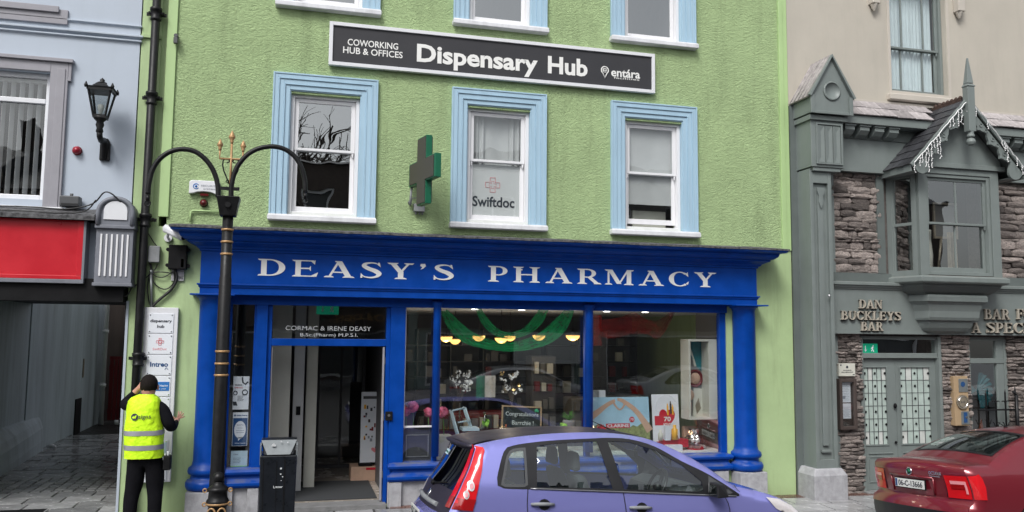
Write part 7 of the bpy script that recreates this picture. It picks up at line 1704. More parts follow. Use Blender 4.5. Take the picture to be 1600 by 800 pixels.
# heart hands poster
x0, x1, z0, z1 = bx(923, 620, 1016, 682, .35); z0 -= .10; ps = thing('beauty_poster', 'large landscape poster of two arms making a heart over a meadow', 'poster', (x0, .35, z0)); H = z1-z0; Wp = x1-x0; Mt = Matrix.Translation((x0, .35, z0)) @ Matrix.Rotation(R(-6), 4, 'X')
MB().box(0, Wp, .0, .012, 0, H).xf(Mt).build('board', 'poster_sky', ps)
m = MB(); P = [(0, 0), (Wp, 0), (Wp, H*.44)]+[(Wp-(Wp)*i/14, H*(.30+.10*((i*7) % 5)/5+.10*abs(i/14-.45))) for i in range(1, 14)]+[(0, H*.36)]; m.prism(P, -.0015, .0); m.xf(Mt).build('meadow', 'poster_grass', ps)
def arm2(P, rs): 
    m = MB(); Q = _path([(x*Wp, z*H, r*Wp) for (x, z), r in zip(P, rs)])
    for q in Q: m.prism(q, -.0035-.0, -.0016)
    return m
a = arm2([(.0, .56), (.12, .66), (.26, .80), (.36, .88), (.43, .93)], [.11, .09, .07, .06, .04]); b = arm2([(1.0, .24), (.90, .46), (.78, .68), (.66, .82), (.55, .92), (.47, .95)], [.12, .10, .08, .07, .06, .04]); a.add(b.v, b.f, False); c_ = arm2([(.40, .92), (.42, .83), (.50, .72), (.58, .82), (.56, .90)], [.035, .03, .025, .03, .035]); a.add([(x, y-.002, z) for x, y, z in c_.v], c_.f, False); a.xf(Mt).build('arms', 'poster_skin', ps)
m = MB().prism([(Wp*.26, H*.32), (Wp*.66, H*.32), (Wp*.66, H*.42), (Wp*.26, H*.42)], -.005, -.0036); m.tube([(Wp*.70, -.004, H*.50), (Wp*.70, -.0055, H*.50)], Wp*.045, 10); m.xf(Mt).build('red_band', 'poster_red', ps); t = MB(); textxz(t, 'CLARINS', Wp*.28, Wp*.64, H*.335, H*.405, -.006, .002, .03); textxz(t, '70', Wp*.67, Wp*.73, H*.475, H*.53, -.006, .002); t.xf(Mt).build('lettering', 'paper', ps)
# 70 years poster
x0, x1, z0, z1 = bx(1021, 616, 1062, 690, .38); ps = thing('anniversary_poster', 'tall white poster with a red heart, bottles and the figure 70', 'poster', (x0, .38, z0)); H = z1-z0; Wp = x1-x0; Mt = Matrix.Translation((x0, .38, z0)) @ Matrix.Rotation(R(-5), 4, 'X')
MB().box(0, Wp, .0, .012, 0, H).xf(Mt).build('board', 'paper', ps)
m = MB(); HP = [(.55+.30*(16*sin(a)**3)/16, .50+.24*(13*cos(a)-5*cos(2*a)-2*cos(3*a)-cos(4*a))/16) for a in [i*2*pi/28 for i in range(28)]]
m.prism([(x*Wp, z*H) for x, z in HP], -.003, -.0005); m.prism([(Wp*.08, H*.34), (Wp*.40, H*.34), (Wp*.40, H*.54), (Wp*.08, H*.54)], -.004, -.0032); m.xf(Mt).build('heart', 'poster_red', ps)
m = MB()
for (x, w_, a_, b_2, mt) in ((.55, .06, .55, .75, 'amber'), (.66, .07, .58, .80, 'wood_dark'), (.74, .06, .56, .73, 'amber')): mm = MB().box(Wp*x, Wp*(x+w_), -.006, -.0035, H*a_, H*b_2); mm.box(Wp*(x+w_*.2), Wp*(x+w_*.7), -.006, -.0035, H*b_2, H*(b_2+.05)); mm.xf(Mt).build('bottle_print', mt, ps)
t = MB(); textxz(t, '70', Wp*.42, Wp*.68, H*.42, H*.52, -.006, .002, .03); textxz(t, 'YEARS', Wp*.42, Wp*.70, H*.34, H*.385, -.006, .002, .02); t.xf(Mt).build('lettering', 'letter_white', ps)
for k, (px0, py0, px1, py1, mt, nm, lb_) in enumerate(((1029, 672, 1036, 688, 'cream_box', 'cosmetic_jar', 'small cream jar at the left foot of the anniversary poster'), (1039, 665, 1047, 688, 'paper', 'cosmetic_box', 'small white carton in front of the anniversary poster'), (1050, 664, 1059, 687, 'amber', 'oil_bottle', 'amber oil bottle in front of the anniversary poster'))):
    x0, x1, z0, z1 = bx(px0, py0, px1, py1, .26); m = MB(); c_ = (x0+x1)/2; r_ = (x1-x0)/2
    if nm == 'cosmetic_box': m.box(x0, x1, .24, .30, z0, z1)
    else: m.lathe(c_, .27, [(r_, z0), (r_, z0+(z1-z0)*.7), (r_*.5, z0+(z1-z0)*.78), (r_*.5, z1), (0, z1)], 12)
    tag(m.build(nm, mt), lb_, 'cosmetics')
# light box
x0, x1, z0, z1 = bx(1072, 530, 1103, 655, .25); lx = thing('cosmetic_light_box', 'tall cream display box with blusher and fabric picture hanging in the right window', 'display box', (x0, .2, z0)); x2 = x1+.16
m = MB(); m.box(x0, x0+.03, .14, .42, z0, z1).box(x1-.01, x2, .155, .42, z0, z1).box(x0+.03, x1-.01, .14, .42, z1-.035, z1).box(x0+.03, x1-.01, .14, .42, z0, z0+.035).box(x0+.03, x1-.01, .40, .42, z0+.035, z1-.035); m.build('case', 'cream_box', lx, .004)
Wp = x1-x0-.04; H = z1-z0-.07; ox, oz = x0+.03, z0+.035
def pp(mt, nm, P, y): m = MB(); m.prism([(ox+x*Wp, oz+z*H) for x, z in P], y, .40); m.build(nm, mt, lx)
pp('room_mid', 'picture_ground', [(0, 0), (1, 0), (1, 1), (0, 1)], .388); pp('teal', 'teal_cloth', [(.45, 1), (1, 1), (1, .60), (.70, .66), (.42, .80)], .384); pp('terracotta', 'terracotta_swatch', [(0, .62), (.38, .66), (.30, .88), (.0, .92)], .384); pp('cream_box', 'white_swirl', [(.15, .95), (.5, .78), (.6, .66), (.72, .66), (.48, .86), (.3, .97)], .380)
Mc = Matrix.Translation((ox+Wp*.60, .38, oz+H*.50)) @ Matrix.Rotation(R(90), 4, 'X'); MB().lathe(0, 0, [(.135, 0), (.135, .02), (.115, .03), (.11, .015), (0, .015)], 20, M4=Mc).build('compact', 'dark_red', lx); MB().lathe(0, 0, [(.09, .016), (.08, .028), (0, .03)], 18, M4=Mc).build('compact_powder', 'poster_skin', lx)
Mc = Matrix.Translation((ox+Wp*.25, .38, oz+H*.28)) @ Matrix.Rotation(R(90), 4, 'X'); MB().lathe(0, 0, [(.09, 0), (.09, .02), (.05, .03), (0, .03)], 18, M4=Mc).build('small_compact', 'poster_skin', lx); pp('terracotta', 'rust_block', [(.0, .02), (.40, .02), (.42, .18), (.0, .20)], .384)
pp('cream_box', 'carton_print', [(.48, .0), (1, .0), (1, .36), (.55, .38)], .376); pp('brass_dull', 'carton_pattern', [(.70, .02), (.92, .10), (.80, .24), (.62, .14)], .372)
# gifts at the right
def gift(nm, px0, py0, px1, py1, Y, d, mt, lb_, bv=.01): x0, x1, z0, z1 = bx(px0, py0, px1, py1, Y); return tag(MB().box(x0, x1, Y, Y+d, z0, z1).build(nm, mt, None, bv), lb_, 'gift')
gift('gift_box', 1033, 686, 1076, 700, .30, .2, 'gift_red', 'low red gift box left of the wrapped hamper'); gift('white_gift_box', 1042, 695, 1067, 706, .22, .12, 'paper', 'small white box lying in front of the red gift box')
tw = MB(); x0, x1, z0, z1 = bx(1062, 703, 1124, 712, .2)
for i in range(9): tw.ball((x0+(x1-x0)*i/8, .24, z0+.02), .05, 8, (1.2, 1.6, .55))
tag(tw.build('white_towel', 'paper'), 'crumpled white cloth along the bottom of the right window', 'cloth')
x0, x1, z0, z1 = bx(1077, 678, 1105, 706, .30); hp = thing('gift_hamper', 'cellophane wrapped gift hamper with a red base in the right window', 'hamper', (x0, .3, z0)); c_ = (x0+x1)/2; r_ = (x1-x0)/2
MB().lathe(c_, .42, [(r_*.9, z0), (r_, z0+.07), (r_*.9, z0+.07), (0, z0+.07)], 16).build('basket', 'gift_red', hp); m = MB(); rr = random.Random(2)
for i in range(14): mm = MB().ball((c_+rr.uniform(-.1, .1), .42+rr.uniform(-.06, .06), z0+.10+rr.uniform(0, .12)), rr.uniform(.02, .04), 7); mm.build('wrapped_item', rr.choice(('gift_red', 'paper', 'wood_dark', 'cream_box')), hp)
m = MB(); k = 18; m.lathe(c_, .42, [(r_, z0+.05), (r_*1.1, z0+.12), (r_*.9, z0+.20), (r_*.35, z0+.28), (r_*.6, z0+.33)], k)
m.v = [(x+.012*sin(i*2.1), y+.012*cos(i*1.7), z) for i, (x, y, z) in enumerate(m.v)]; m.smooth = False; m.build('cellophane_wrap', 'cellophane', hp)
x0, x1, z0, z1 = bx(1069, 666, 1089, 685, .5); cd = thing('candle_lantern', 'small lit candle lantern above the wrapped hamper', 'candle', (x0, .5, z0)); c_ = (x0+x1)/2; MB().box(x0, x1, .5, .6, z0, z1).build('case', 'poster_skin', cd, .02); MB().ball((c_, .5, (z0+z1)/2), .035, 10, (1, .5, 1)).build('flame_glow', 'lamp_warm', cd)
# flowers
def blossom(m, c, r, n, rnd):
    for i in range(n):
        d = Vector((rnd.gauss(0, 1), rnd.gauss(0, 1), rnd.gauss(0, 1))).normalized(); u = d.orthogonal().normalized(); v = d.cross(u); q = Vector(c)+d*r*.72; s_ = r*.42
        m.add([q-u*s_-v*s_*.6, q+u*s_-v*s_*.6, q+u*s_*.8+v*s_+d*s_*.7, q-u*s_*.8+v*s_+d*s_*.7], [(0, 1, 2, 3)], True)
rr = random.Random(4); pn = ('lowest pink pompom flower, at the far left of the narrow window', 'highest pink pompom flower in the narrow window', 'pink pompom flower half hidden by the first blue column', 'pink pompom flower just right of the first blue column')
for k, (px, py, r) in enumerate(((634, 643, .062), (645, 636, .075), (669, 644, .060), (692, 644, .072))):
    Y = .45; x, z = at(px, py, Y); f = thing('pink_flower', pn[k], 'flower', (x, Y, DZ), 'pink pompom flowers in the window'); m = MB(); blossom(m, (x, Y, z), r, 60, rr); m.ball((x, Y, z), r*.72, 8); m.build('bloom', 'flower_pink', f); MB().tube([(x, Y, z-r*.6), (x+.02, Y, (z+DZ)/2), (x+.01, Y, DZ)], .006, 5).build('stem', 'leaf_green', f)
def spray(px, py, Y, n, label, gold=0):
    x, z = at(px, py, Y); f = thing('blossom_spray', label, 'flowers', (x, Y, DZ)); st = MB(); wb_ = MB(); gb_ = MB()
    for i in range(n):
        a = rr.uniform(-.17, .17); b_3 = rr.uniform(-.15, .17); q = (x+a, Y+rr.uniform(-.05, .05), z+b_3); st.tube([(x, Y, z-.35), (x+a*.4, Y, z-.12), q], .004, 4)
        blossom(gb_ if (gold and rr.random() < .3) else wb_, q, rr.uniform(.022, .042), 9, rr)
    st.tube([(x, Y, DZ), (x, Y, z-.3)], .012, 6); st.build('branch', 'stem_brown', f); wb_.build('petals', 'flower_white', f)
    if gb_.v: gb_.build('gold_petals', 'lamp_brass', f)
    MB().lathe(x, Y, [(.05, DZ), (.07, DZ+.05), (.06, DZ+.15), (.03, DZ+.22)], 12).build('vase', 'glass_lantern', f)
spray(719, 597, .55, 22, 'spray of white blossoms left of the flag in the main window'); spray(800, 598, .55, 22, 'spray of white and gold blossoms right of the flag in the main window', 1)
m = MB(); P1, P2, P3, P4 = (706, 642, .35), (722, 690, .25), (727, 637, .45), (745, 683, .45)
W3 = lambda p: Vector((at(p[0], p[1], p[2])[0], p[2], at(p[0], p[1], p[2])[1]))
for off in (0, .28): o_ = Vector((0, off*.6, 0)); m.tube([W3(P1)+o_, W3(P2)+o_+Vector((.0, -.05, -.1))], .014, 6); m.tube([W3(P3)+o_, W3(P4)+o_+Vector((0, .0, -.08))], .014, 6)
m.tube([W3(P1), W3(P3)], .014, 6); a, b = at(716, 660, .32), at(735, 657, .42); m.tube([(a[0], .32, a[1]), (b[0], .42, b[1])], .012, 6); x0, x1, z0, z1 = bx(722, 668, 748, 673, .35); m.box(x0, x1, .30, .55, z0, z1); tag(m.build('step_frame', 'pale_print'), 'small pale green wooden step ladder used as a display stand', 'step ladder')
x0, x1, z0, z1 = bx(750, 640, 764, 690, .45); c_ = (x0+x1)/2; bt = thing('ribboned_bottle', 'clear bottle with a bright green ribbon bow in the main window', 'bottle', (c_, .45, z0)); MB().lathe(c_, .45, [(.055, z0), (.06, z0+.2), (.03, z0+.28), (.02, z0+.42), (0, z0+.42)], 14).build('glass', 'glass_lantern', bt); MB().lathe(c_, .45, [(.045, z0+.01), (.045, z0+.12), (0, z0+.12)], 12).build('contents', 'brass_dull', bt); m = MB(); blossom(m, (c_, .40, z0+.27), .06, 18, rr); m.build('bow', 'leaf_bright', bt)
x0, x1, z0, z1 = bx(728, 672, 748, 686, .3); m = MB().ball(((x0+x1)/2, .36, (z0+z1)/2), .07, 12, (1.1, .8, .8)); tag(m.build('red_bauble', 'gift_red'), 'shiny red rounded ornament below the step ladder', 'ornament')
x0, x1, z0, z1 = bx(686, 680, 708, 745, .35); tag(MB().box(x0, x1, .35, .55, z0, z1).build('cream_panel', 'cream_box', None, .03), 'pale cream rounded panel standing just right of the first blue column', 'panel')
x0, x1, z0, z1 = bx(861, 666, 880, 674, .3); pk = tag(MB().box(x0, x1, .3, .36, z0, z1).build('small_carton', 'paper'), 'small white carton beside the green bow near the second blue column', 'box'); t = MB(); textxz(t, 'AB', x0+.06, x1-.05, z0+.015, z1-.015, .299, .002, .03); t.build('lettering', 'ink', pk)
x, z = at(880, 666, .3); m = MB(); blossom(m, (x, .3, z), .055, 20, rr); tag(m.build('green_bow', 'leaf_bright'), 'bright green ribbon bow beside the small white carton', 'bow')
gift('red_tissue', 878, 669, 905, 678, .34, .2, 'gift_red', 'red wrapping behind the green bow near the second blue column', .02)
x, z = at(889, 648, .7); m = MB()
for i in range(26): a = rr.uniform(0, 6.28); e = rr.uniform(.3, 1.2); m.tube([(x, .7, z-.08), (x+.06*cos(a)*cos(e), .7+.06*sin(a)*cos(e), z-.08+.09*sin(e)), (x+.13*cos(a)*cos(e), .7+.13*sin(a)*cos(e), z-.08+.16*sin(e))], [.008, .007, .002], 4)
spk = m.build('spiky_plant', 'leaf_green'); tag(spk, 'small spiky potted plant in front of the second blue column', 'plant'); m = MB().lathe(x, .7, [(.07, z-.22), (.10, z-.10), (.09, z-.08), (0, z-.08)], 12); m.build('pot', 'grey_box', spk)
x, z = at(930, 672, .28); m = MB(); blossom(m, (x+.08, .28, z), .08, 26, rr); tag(m.build('red_rosette', 'gift_red'), 'red ribbon rosette at the lower left of the meadow poster', 'bow'); x, z = at(925, 668, .3); tag(MB().ball((x, .3, z), .035, 8).build('tea_light', 'lamp_warm'), 'small glowing light beside the red rosette', 'candle')
x0, x1, z0, z1 = bx(915, 610, 947, 620, .6); 
for k in range(3): w_ = (x1-x0)/3; tag(MB().box(x0+k*w_, x0+(k+1)*w_-.01, .6, .68, z0-.1, z1).build('white_carton', ('paper', 'grey_box', 'paper')[k]), ('white carton at the left of the three', 'grey carton in the middle of the three', 'white carton at the right of the three')[k]+' showing above the meadow poster', 'box')
x0, x1, z0, z1 = bx(652, 522, 668, 604, .6); bg_ = thing('hanging_bag', 'black handbag hanging by a long strap in the narrow window', 'bag', (x0, .6, z0)); MB().tube([(x1+.02, .6, z1), (x0+.02, .6, z0+.15)], .008, 5).build('strap', 'matt_black', bg_); MB().box(x0-.02, x1+.12, .56, .68, z0-.06, z0+.14).build('bag_body', 'matt_black', bg_, .03)
# entrance: standee, carton, exit sign
x0, x1, z0, z1 = bx(562, 612, 588, 716, 1.75); z0 = .30; st = thing('floor_standee', 'tall white advertising stand with product pictures and a pink heart inside the doorway', 'display stand', (x0, 1.7, .03)); x1 = x0+.30
box('panel', 'paper', st, x0, x1, 1.72, 1.75, z0, z1, .004); Hh = z1-z0; Ww = x1-x0; box('header', 'car_grey', st, x0+.03, x1-.02, 1.715, 1.7195, z1-Hh*.10, z1-Hh*.06); rr = random.Random(8)
m = MB(); t = MB()
for i in range(26):
    u, v = rr.uniform(.12, .85), rr.uniform(.18, .78); w_, h_ = rr.uniform(.03, .09), rr.uniform(.02, .06); mm = MB().box(x0+u*Ww, x0+(u+w_)*Ww+.01, 1.714, 1.7196, z0+v*Hh, z0+(v+h_)*Hh); mm.build('product_print', rr.choice(('ink', 'ink', 'wood_dark', 'dark_red', 'amber', 'ink_soft')), st)
cx_, cz_ = x0+Ww*.72, z0+Hh*.18; m.prism([(cx_+.05*(16*sin(a)**3)/16, cz_+.045*(13*cos(a)-5*cos(2*a)-2*cos(3*a)-cos(4*a))/16) for a in [i*2*pi/24 for i in range(24)]], 1.712, 1.719); m.build('heart', 'pink_ink', st)
box('standee_foot', 'matt_black', st, x0-.02, x0+.18, 1.66, 1.80, z0-.04, z0, .004)
cx0, cx1, cz0, cz1 = bx(547, 723, 590, 746, 1.78); ct = thing('delivery_carton', 'pinkish brown cardboard carton under the advertising stand', 'carton', (cx0, 1.78, .03)); box('box_body', 'poster_skin', ct, cx0, cx1, 1.66, 2.05, .032, .25, .006); box('red_label', 'gift_red', ct, cx0+(cx1-cx0)*.55, cx1-.02, 1.655, 1.6596, .20, .235); bpy.data.objects['standee_foot'].location.z += .0
ex0, ex1, ez0, ez1 = bx(494, 475, 529, 489, .4); es2 = thing('exit_sign', 'green emergency exit sign with arrow and running figure above the pharmacy door', 'exit sign', (ex0, .4, ez0)); exitsign(es2, ex0, ex1, ez0-.02, ez1, .30)
# posters in the left window
def poster(px0, py0, px1, py1, mt, label, fn, nm='window_poster'):
    x0, x1, z0, z1 = bx(px0, py0, px1, py1, .10); o = tag(MB().box(x0, x1, .095, .10, z0, z1).build(nm, mt), label, 'poster'); fn(o, x0, x1, z0, z1, .094); return o
def f1(o, x0, x1, z0, z1, y):
    w_, h = x1-x0, z1-z0; t = MB(); textxz(t, 'HEARING', x0+w_*.1, x0+w_*.55, z0+h*.72, z0+h*.76, y, .001, .03); textxz(t, 'TEST', x0+w_*.55, x0+w_*.9, z0+h*.42, z0+h*.46, y, .001)
    for i in range(5): t.box(x0+w_*.3, x0+w_*(.7-.05*(i % 3)), y-.001, y, z0+h*(.40-.035*i), z0+h*(.41-.035*i))
    t.prism([(x0+w_*.05, z0+h*.12), (x0+w_*.32, z0+h*.12), (x0+w_*.22, z0+h*.24), (x0, z0+h*.24)], y-.001, y); t.tube([(x0+w_*(.75+.16*cos(R(g))), y-.001, z0+h*.52+w_*.16*sin(R(g))) for g in range(0, 361, 30)], .006, 4); t.tube([(x0+w_*(.15+.11*cos(R(g))), y-.001, z0+h*.50+w_*.13*sin(R(g))) for g in range(0, 361, 30)], .005, 4); t.tube([(x0+w_*.55, y-.001, z1-.01), (x0+w_*.60, y-.001, z0+h*.82), (x0+w_*.75, y-.001, z0+h*.76), (x0+w_*.92, y-.001, z0+h*.84)], .009, 4); t.build('print', 'ink', o); t = MB(); textxz(t, 'SPECIAL', x0+w_*.1, x0+w_*.6, z0+h*.64, z0+h*.68, y, .001, .03); t.build('red_print', 'pink_ink', o)
poster(363, 588, 390, 640, 'paper', 'white illustrated leaflet poster, topmost of the three in the narrow left window', f1)
def f2(o, x0, x1, z0, z1, y):
    w_, h = x1-x0, z1-z0; box('blue_ground', 'navy_print', o, x0+.006, x1-.006, y, y+.001, z0+.005, z0+h*.83); P = [(x0+w_*.5+w_*.38*cos(R(g)), z0+h*.48+h*.26*sin(R(g))) for g in range(0, 360, 15)]; m = MB().prism(P, y-.001, y).prism([(x0+w_*.40, z0+h*.26), (x0+w_*.66, z0+h*.26), (x0+w_*.40, z0+h*.15)], y-.001, y); textxz(m, 'Hidden Hearing', x0+w_*.2, x1-w_*.1, z0+h*.06, z0+h*.10, y, .001, .02); m.build('speech_bubble', 'paper', o)
    t = MB(); textxz(t, 'Hidden Hearing', x0+w_*.25, x1-w_*.06, z0+h*.88, z0+h*.93, y, .001, .03); t.ball((x0+w_*.14, y, z0+h*.91), .012, 6, (1, .2, 1)); textxz(t, 'Hearing Test', x0+w_*.28, x0+w_*.72, z0+h*.60, z0+h*.64, y-.0015, .001, .02); textxz(t, 'Clinic here', x0+w_*.33, x0+w_*.67, z0+h*.52, z0+h*.55, y-.0015, .001)
    for i in range(2): t.box(x0+w_*.24, x0+w_*.76, y-.002, y-.001, z0+h*(.45-.06*i), z0+h*(.46-.06*i))
    t.build('print', 'navy_print', o)
poster(362, 644, 388, 697, 'paper', 'blue poster with a white speech bubble, middle of the three in the narrow left window', f2)
def f3(o, x0, x1, z0, z1, y):
    w_, h = x1-x0, z1-z0; t = MB(); textxz(t, 'Clinic', x0+w_*.15, x0+w_*.45, z0+h*.72, z0+h*.82, y, .001, .03)
    for i in range(4): t.box(x0+w_*.15, x0+w_*(.6-.06*(i % 2)), y-.001, y, z0+h*(.5-.1*i), z0+h*(.53-.1*i))
    t.build('print', 'ink_soft', o); box('green_edge', 'leaf_bright', o, x0, x1, y, y+.002, z0-.01, z0)
poster(360, 704, 387, 728, 'pale_print', 'small pale blue notice, lowest of the three in the narrow left window', f3, 'window_notice')
# ================================================================ the man fitting the sign
YM = -.62
man = thing('person', 'man seen from behind in yellow hi-vis vest and black clothes fitting the white sign', 'person', (*[at(228, 700, YM)[0]], YM, 0))
mx_ = at(226, 700, YM)[0]
def W2(px, py, Y): x, z = at(px, py, Y); return (x, Y, z)
def body_mesh():
    V = []; E = []; Rr = []
    def v(p, rx, ry=None, par=None):
        V.append(Vector(p)); Rr.append((rx, ry or rx)); i = len(V)-1
        if par is not None: E.append((par, i))
        return i
    hip = v(W2(227, 706, YM), .175, .145); ab_ = v(W2(226, 690, YM), .19, .15, hip); ch = v(W2(226, 662, YM), .19, .14, ab_); up = v(W2(229, 640, YM), .165, .12, ch)
    nk = v(W2(231, 624, YM+.01), .066, .066, up); hd0 = v(W2(232, 614, YM+.03), .075, .085, nk); hd1 = v(W2(232.5, 603, YM+.03), .088, .10, hd0); hd2 = v(W2(233, 595, YM+.025), .070, .082, hd1)
    # right arm: reaches forward to the edge of the sign
    sr1 = v(W2(246, 634, YM), .095, .095, up); sr2 = v(W2(254, 640, YM), .092, .09, sr1); er = v(W2(265, 664, YM-.02), .072, .072, sr2); er2 = v(W2(268, 668, YM+.06), .068, .068, er); wr = v(W2(275, 661, YM+.30), .036, .036, er2); hr = v(W2(277, 656, YM+.38), .034, .026, wr)
    # left arm: elbow out to the side, forearm folded up to the head
    sl1 = v(W2(212, 633, YM), .095, .095, up); sl2 = v(W2(206, 632, YM+.03), .092, .09, sl1); el = v(W2(195, 633, YM+.16), .070, .070, sl2); el2 = v(W2(197, 628, YM+.20), .064, .064, el); wl_ = v(W2(213, 611, YM+.16), .036, .036, el2); hl_ = v(W2(219, 603, YM+.13), .034, .026, wl_)
    # legs
    for s, pts in ((-1, [(215, 722, 0, .135), (212, 745, .0, .115), (208, 765, .02, .092), (204, 780, .0, .084), (203, 797, -.0, .080), (202, 814, -.0, .078)]), (1, [(241, 722, 0, .135), (242, 745, .0, .115), (242, 765, .02, .092), (242, 780, .0, .084), (241, 797, -.0, .080), (241, 814, -.0, .078)])):
        par = hip
        for px, py, dy, r in pts: par = v(W2(px, py, YM+dy), r, r*1.05, par)
    # fingers
    def fingers(root, px, py, Y, dirs, r=.0095):
        for (a, b, dy, ln) in dirs:
            p0 = Vector(W2(px, py, Y)); q = Vector((a, dy, b)).normalized(); k = v(p0+q*.03, r*1.2, r*1.2, root); k2 = v(p0+q*(.03+ln*.5), r, r, k); q2 = (q+Vector((-.25*(1 if px > 230 else -1), .25, -.25))).normalized(); v(V[k2]+q2*ln*.5, r*.85, r*.85, k2)
    fingers(hr, 277, 656, YM+.38, [(.15, .95, .25, .085), (.38, .85, .3, .09), (.62, .7, .3, .085), (.85, .45, .3, .07), (-.75, .5, .2, .06)])
    fingers(hl_, 219, 603, YM+.13, [(.2, .95, -.1, .08), (.45, .88, -.15, .085), (.65, .72, -.2, .08), (.8, .5, -.2, .07), (.6, -.3, .3, .055)], .009)
    me = bpy.data.meshes.new('body'); me.from_pydata([tuple(p) for p in V], E, []); o = bpy.data.objects.new('b', me); C.objects.link(o)
    o.modifiers.new('s', 'SKIN'); 
    for i, r in enumerate(Rr): me.skin_vertices[0].data[i].radius = r
    me.skin_vertices[0].data[0].use_root = True
    o.modifiers['s'].branch_smoothing = .6; md = o.modifiers.new('u', 'SUBSURF'); md.levels = 2; md.render_levels = 2
    dg = bpy.context.evaluated_depsgraph_get(); dg.update(); e = bpy.data.meshes.new_from_object(o.evaluated_get(dg)); bpy.data.objects.remove(o)
    return e, [tuple(V[i]) for i in range(len(V))], dict(hd=V[hd1], nk=V[nk], wr=V[wr], wl=V[wl_], hip=V[hip], up=V[up], ch=V[ch], ab=V[ab_], hr=V[hr], hl=V[hl_])
e, JV, J = body_mesh()
b = BASE[man.name]; 
for vv in e.vertices: vv.co -= b
e.materials.clear()
for x in ('black_cloth', 'denim', 'skin'): e.materials.append(M[x])
for p in e.polygons:
    c = p.center+b; p.use_smooth = True; mi = 0
    if c.z < J['hip'].z+.03 and abs(c.x-J['hip'].x) < .4: mi = 1
    if (c-J['hd']).length < .165 or (c-J['hr']).length < .17 and c.y > YM+.31 or (c-J['hl']).length < .105: mi = 2
    if c.z > J['nk'].z-.005 and abs(c.x-J['nk'].x) < .1 and abs(c.y-YM) < .12: mi = 2
    p.material_index = mi
bo_ = bpy.data.objects.new('body', e); C.objects.link(bo_); bo_.parent = man; BASE[bo_.name] = b
# head details
hc = J['hd']; m = MB()
m.ball((hc.x, hc.y+.012, hc.z+.018), .118, 20, (.86, 1.0, 1.0)); m.v = [(x, y, z) for x, y, z in m.v]; keep = []
m.f = [f for f in m.f if sum(m.v[i][2] for i in f)/len(f) > hc.z-.055+max(0, (sum(m.v[i][1] for i in f)/len(f)-hc.y))*.9]; m.mi = m.mi[:len(m.f)]; m.sm = m.sm[:len(m.f)]
rr = random.Random(6); m.v = [(x+rr.uniform(-.003, .003), y+rr.uniform(-.003, .003), z+rr.uniform(-.004, .004)) for x, y, z in m.v]; m.build('hair', 'hair', man)
m = MB()
for s in (-1, 1): m.ball((hc.x+s*.100, hc.y+.02, hc.z-.02), .032, 10, (.4, .7, 1.15))
m.ball((hc.x, hc.y+.105, hc.z-.025), .018, 8, (.8, 1.2, 1.4)); m.build('ears_and_nose', 'skin', bo_)
m = MB()
for s in (-1, 1): m.ball((hc.x+s*.034, hc.y+.090, hc.z+.0), .011, 8)
m.build('eyes', 'paper', bo_); m = MB().ball((hc.x, hc.y+.088, hc.z-.062), .02, 8, (1.2, .4, .3)); m.build('mouth', 'poster_skin', bo_)
# vest
def loft(rings, n=36, mt='hi_vis', nm='vest', parent=None, wob=.006, text_=None):
    m = MB(); vs = []
    for (x, y, z, rx, ry) in rings:
        for i in range(n):
            a = 2*pi*i/n; ca, sa = cos(a), sin(a); q = (abs(ca)**2.6+abs(sa)**2.6)**(-1/2.6); w_ = 1+wob*sin(a*5+z*17)+wob*.8*sin(a*9-z*31)
            vs.append((x+rx*ca*q*w_, y+ry*sa*q*w_, z))
    fs = [(j*n+i, j*n+(i+1) % n, (j+1)*n+(i+1) % n, (j+1)*n+i) for j in range(len(rings)-1) for i in range(n)]
    return m.add(vs, fs, True)
vr = []
for (pxl, pxr, py, ry) in ((194.5, 256, 714, .185), (195, 255.5, 705, .19), (195, 255.5, 690, .195), (194, 256, 675, .195), (196, 254, 662, .19), (198, 252, 650, .185), (198.5, 252, 640, .175), (199, 252, 632, .165), (200.5, 251, 626, .15), (205, 248, 621, .12), (213, 243, 617.5, .095), (219, 240, 615.5, .08)):
    x0, z = at(pxl, py, YM); x1, z1 = at(pxr, py, YM); vr.append(((x0+x1)/2, YM, (z+z1)/2, (x1-x0)/2, ry))
vo = loft(vr, wob=.012); vst = vo.build('hi_vis_vest', 'hi_vis', man)
def vring(z):
    for i in range(len(vr)-1):
        a, b_ = vr[i], vr[i+1]
        if a[2] <= z <= b_[2]: t = (z-a[2])/(b_[2]-a[2]); return [p+(q-p)*t for p, q in zip(a, b_)]
    return vr[0]
for py in (674.5, 697):
    z = at(226, py, YM)[1]; rg = []
    for dz in (-.028, 0, .028): q = vring(z+dz); rg.append((q[0], q[1], z+dz, q[3]+.004, q[4]+.004))
    loft(rg, wob=.012).build('reflective_band', 'hi_vis_band', vst)
def onback(t, x0, x1, z0, z1):
    out = []
    for (x, y, z) in t.v: q = vring(z); u = min(.98, abs(x-q[0])/q[3]); ca = u; out.append((x, q[1]-q[4]*(1-u**2.6)**(1/2.6)-.008+(y)*1.0, z))
    t.v = out; return t
a = at(205, 650, YM-.15); b2 = at(232, 650, YM-.15); zc_ = at(226, 649, YM)[1]
t = MB(); textxz(t, 'signs', a[0]+.085, b2[0]+.03, zc_-.035, zc_+.025, 0, .002, .0); onback(t, 0, 0, 0, 0).build('lettering', 'ink', vst)
t = MB(); P = [(a[0]+.042+.040*cos(R(g)), zc_+.0+.040*sin(R(g))) for g in range(0, 360, 20)]; t.prism(P, -.003, 0); onback(t, 0, 0, 0, 0).build('round_logo', 'ink', vst)
t = MB(); textxz(t, 'ef', a[0]+.018, a[0]+.066, zc_-.018, zc_+.02, -.006, .002, .03); onback(t, 0, 0, 0, 0).build('logo_letters', 'hi_vis', vst)
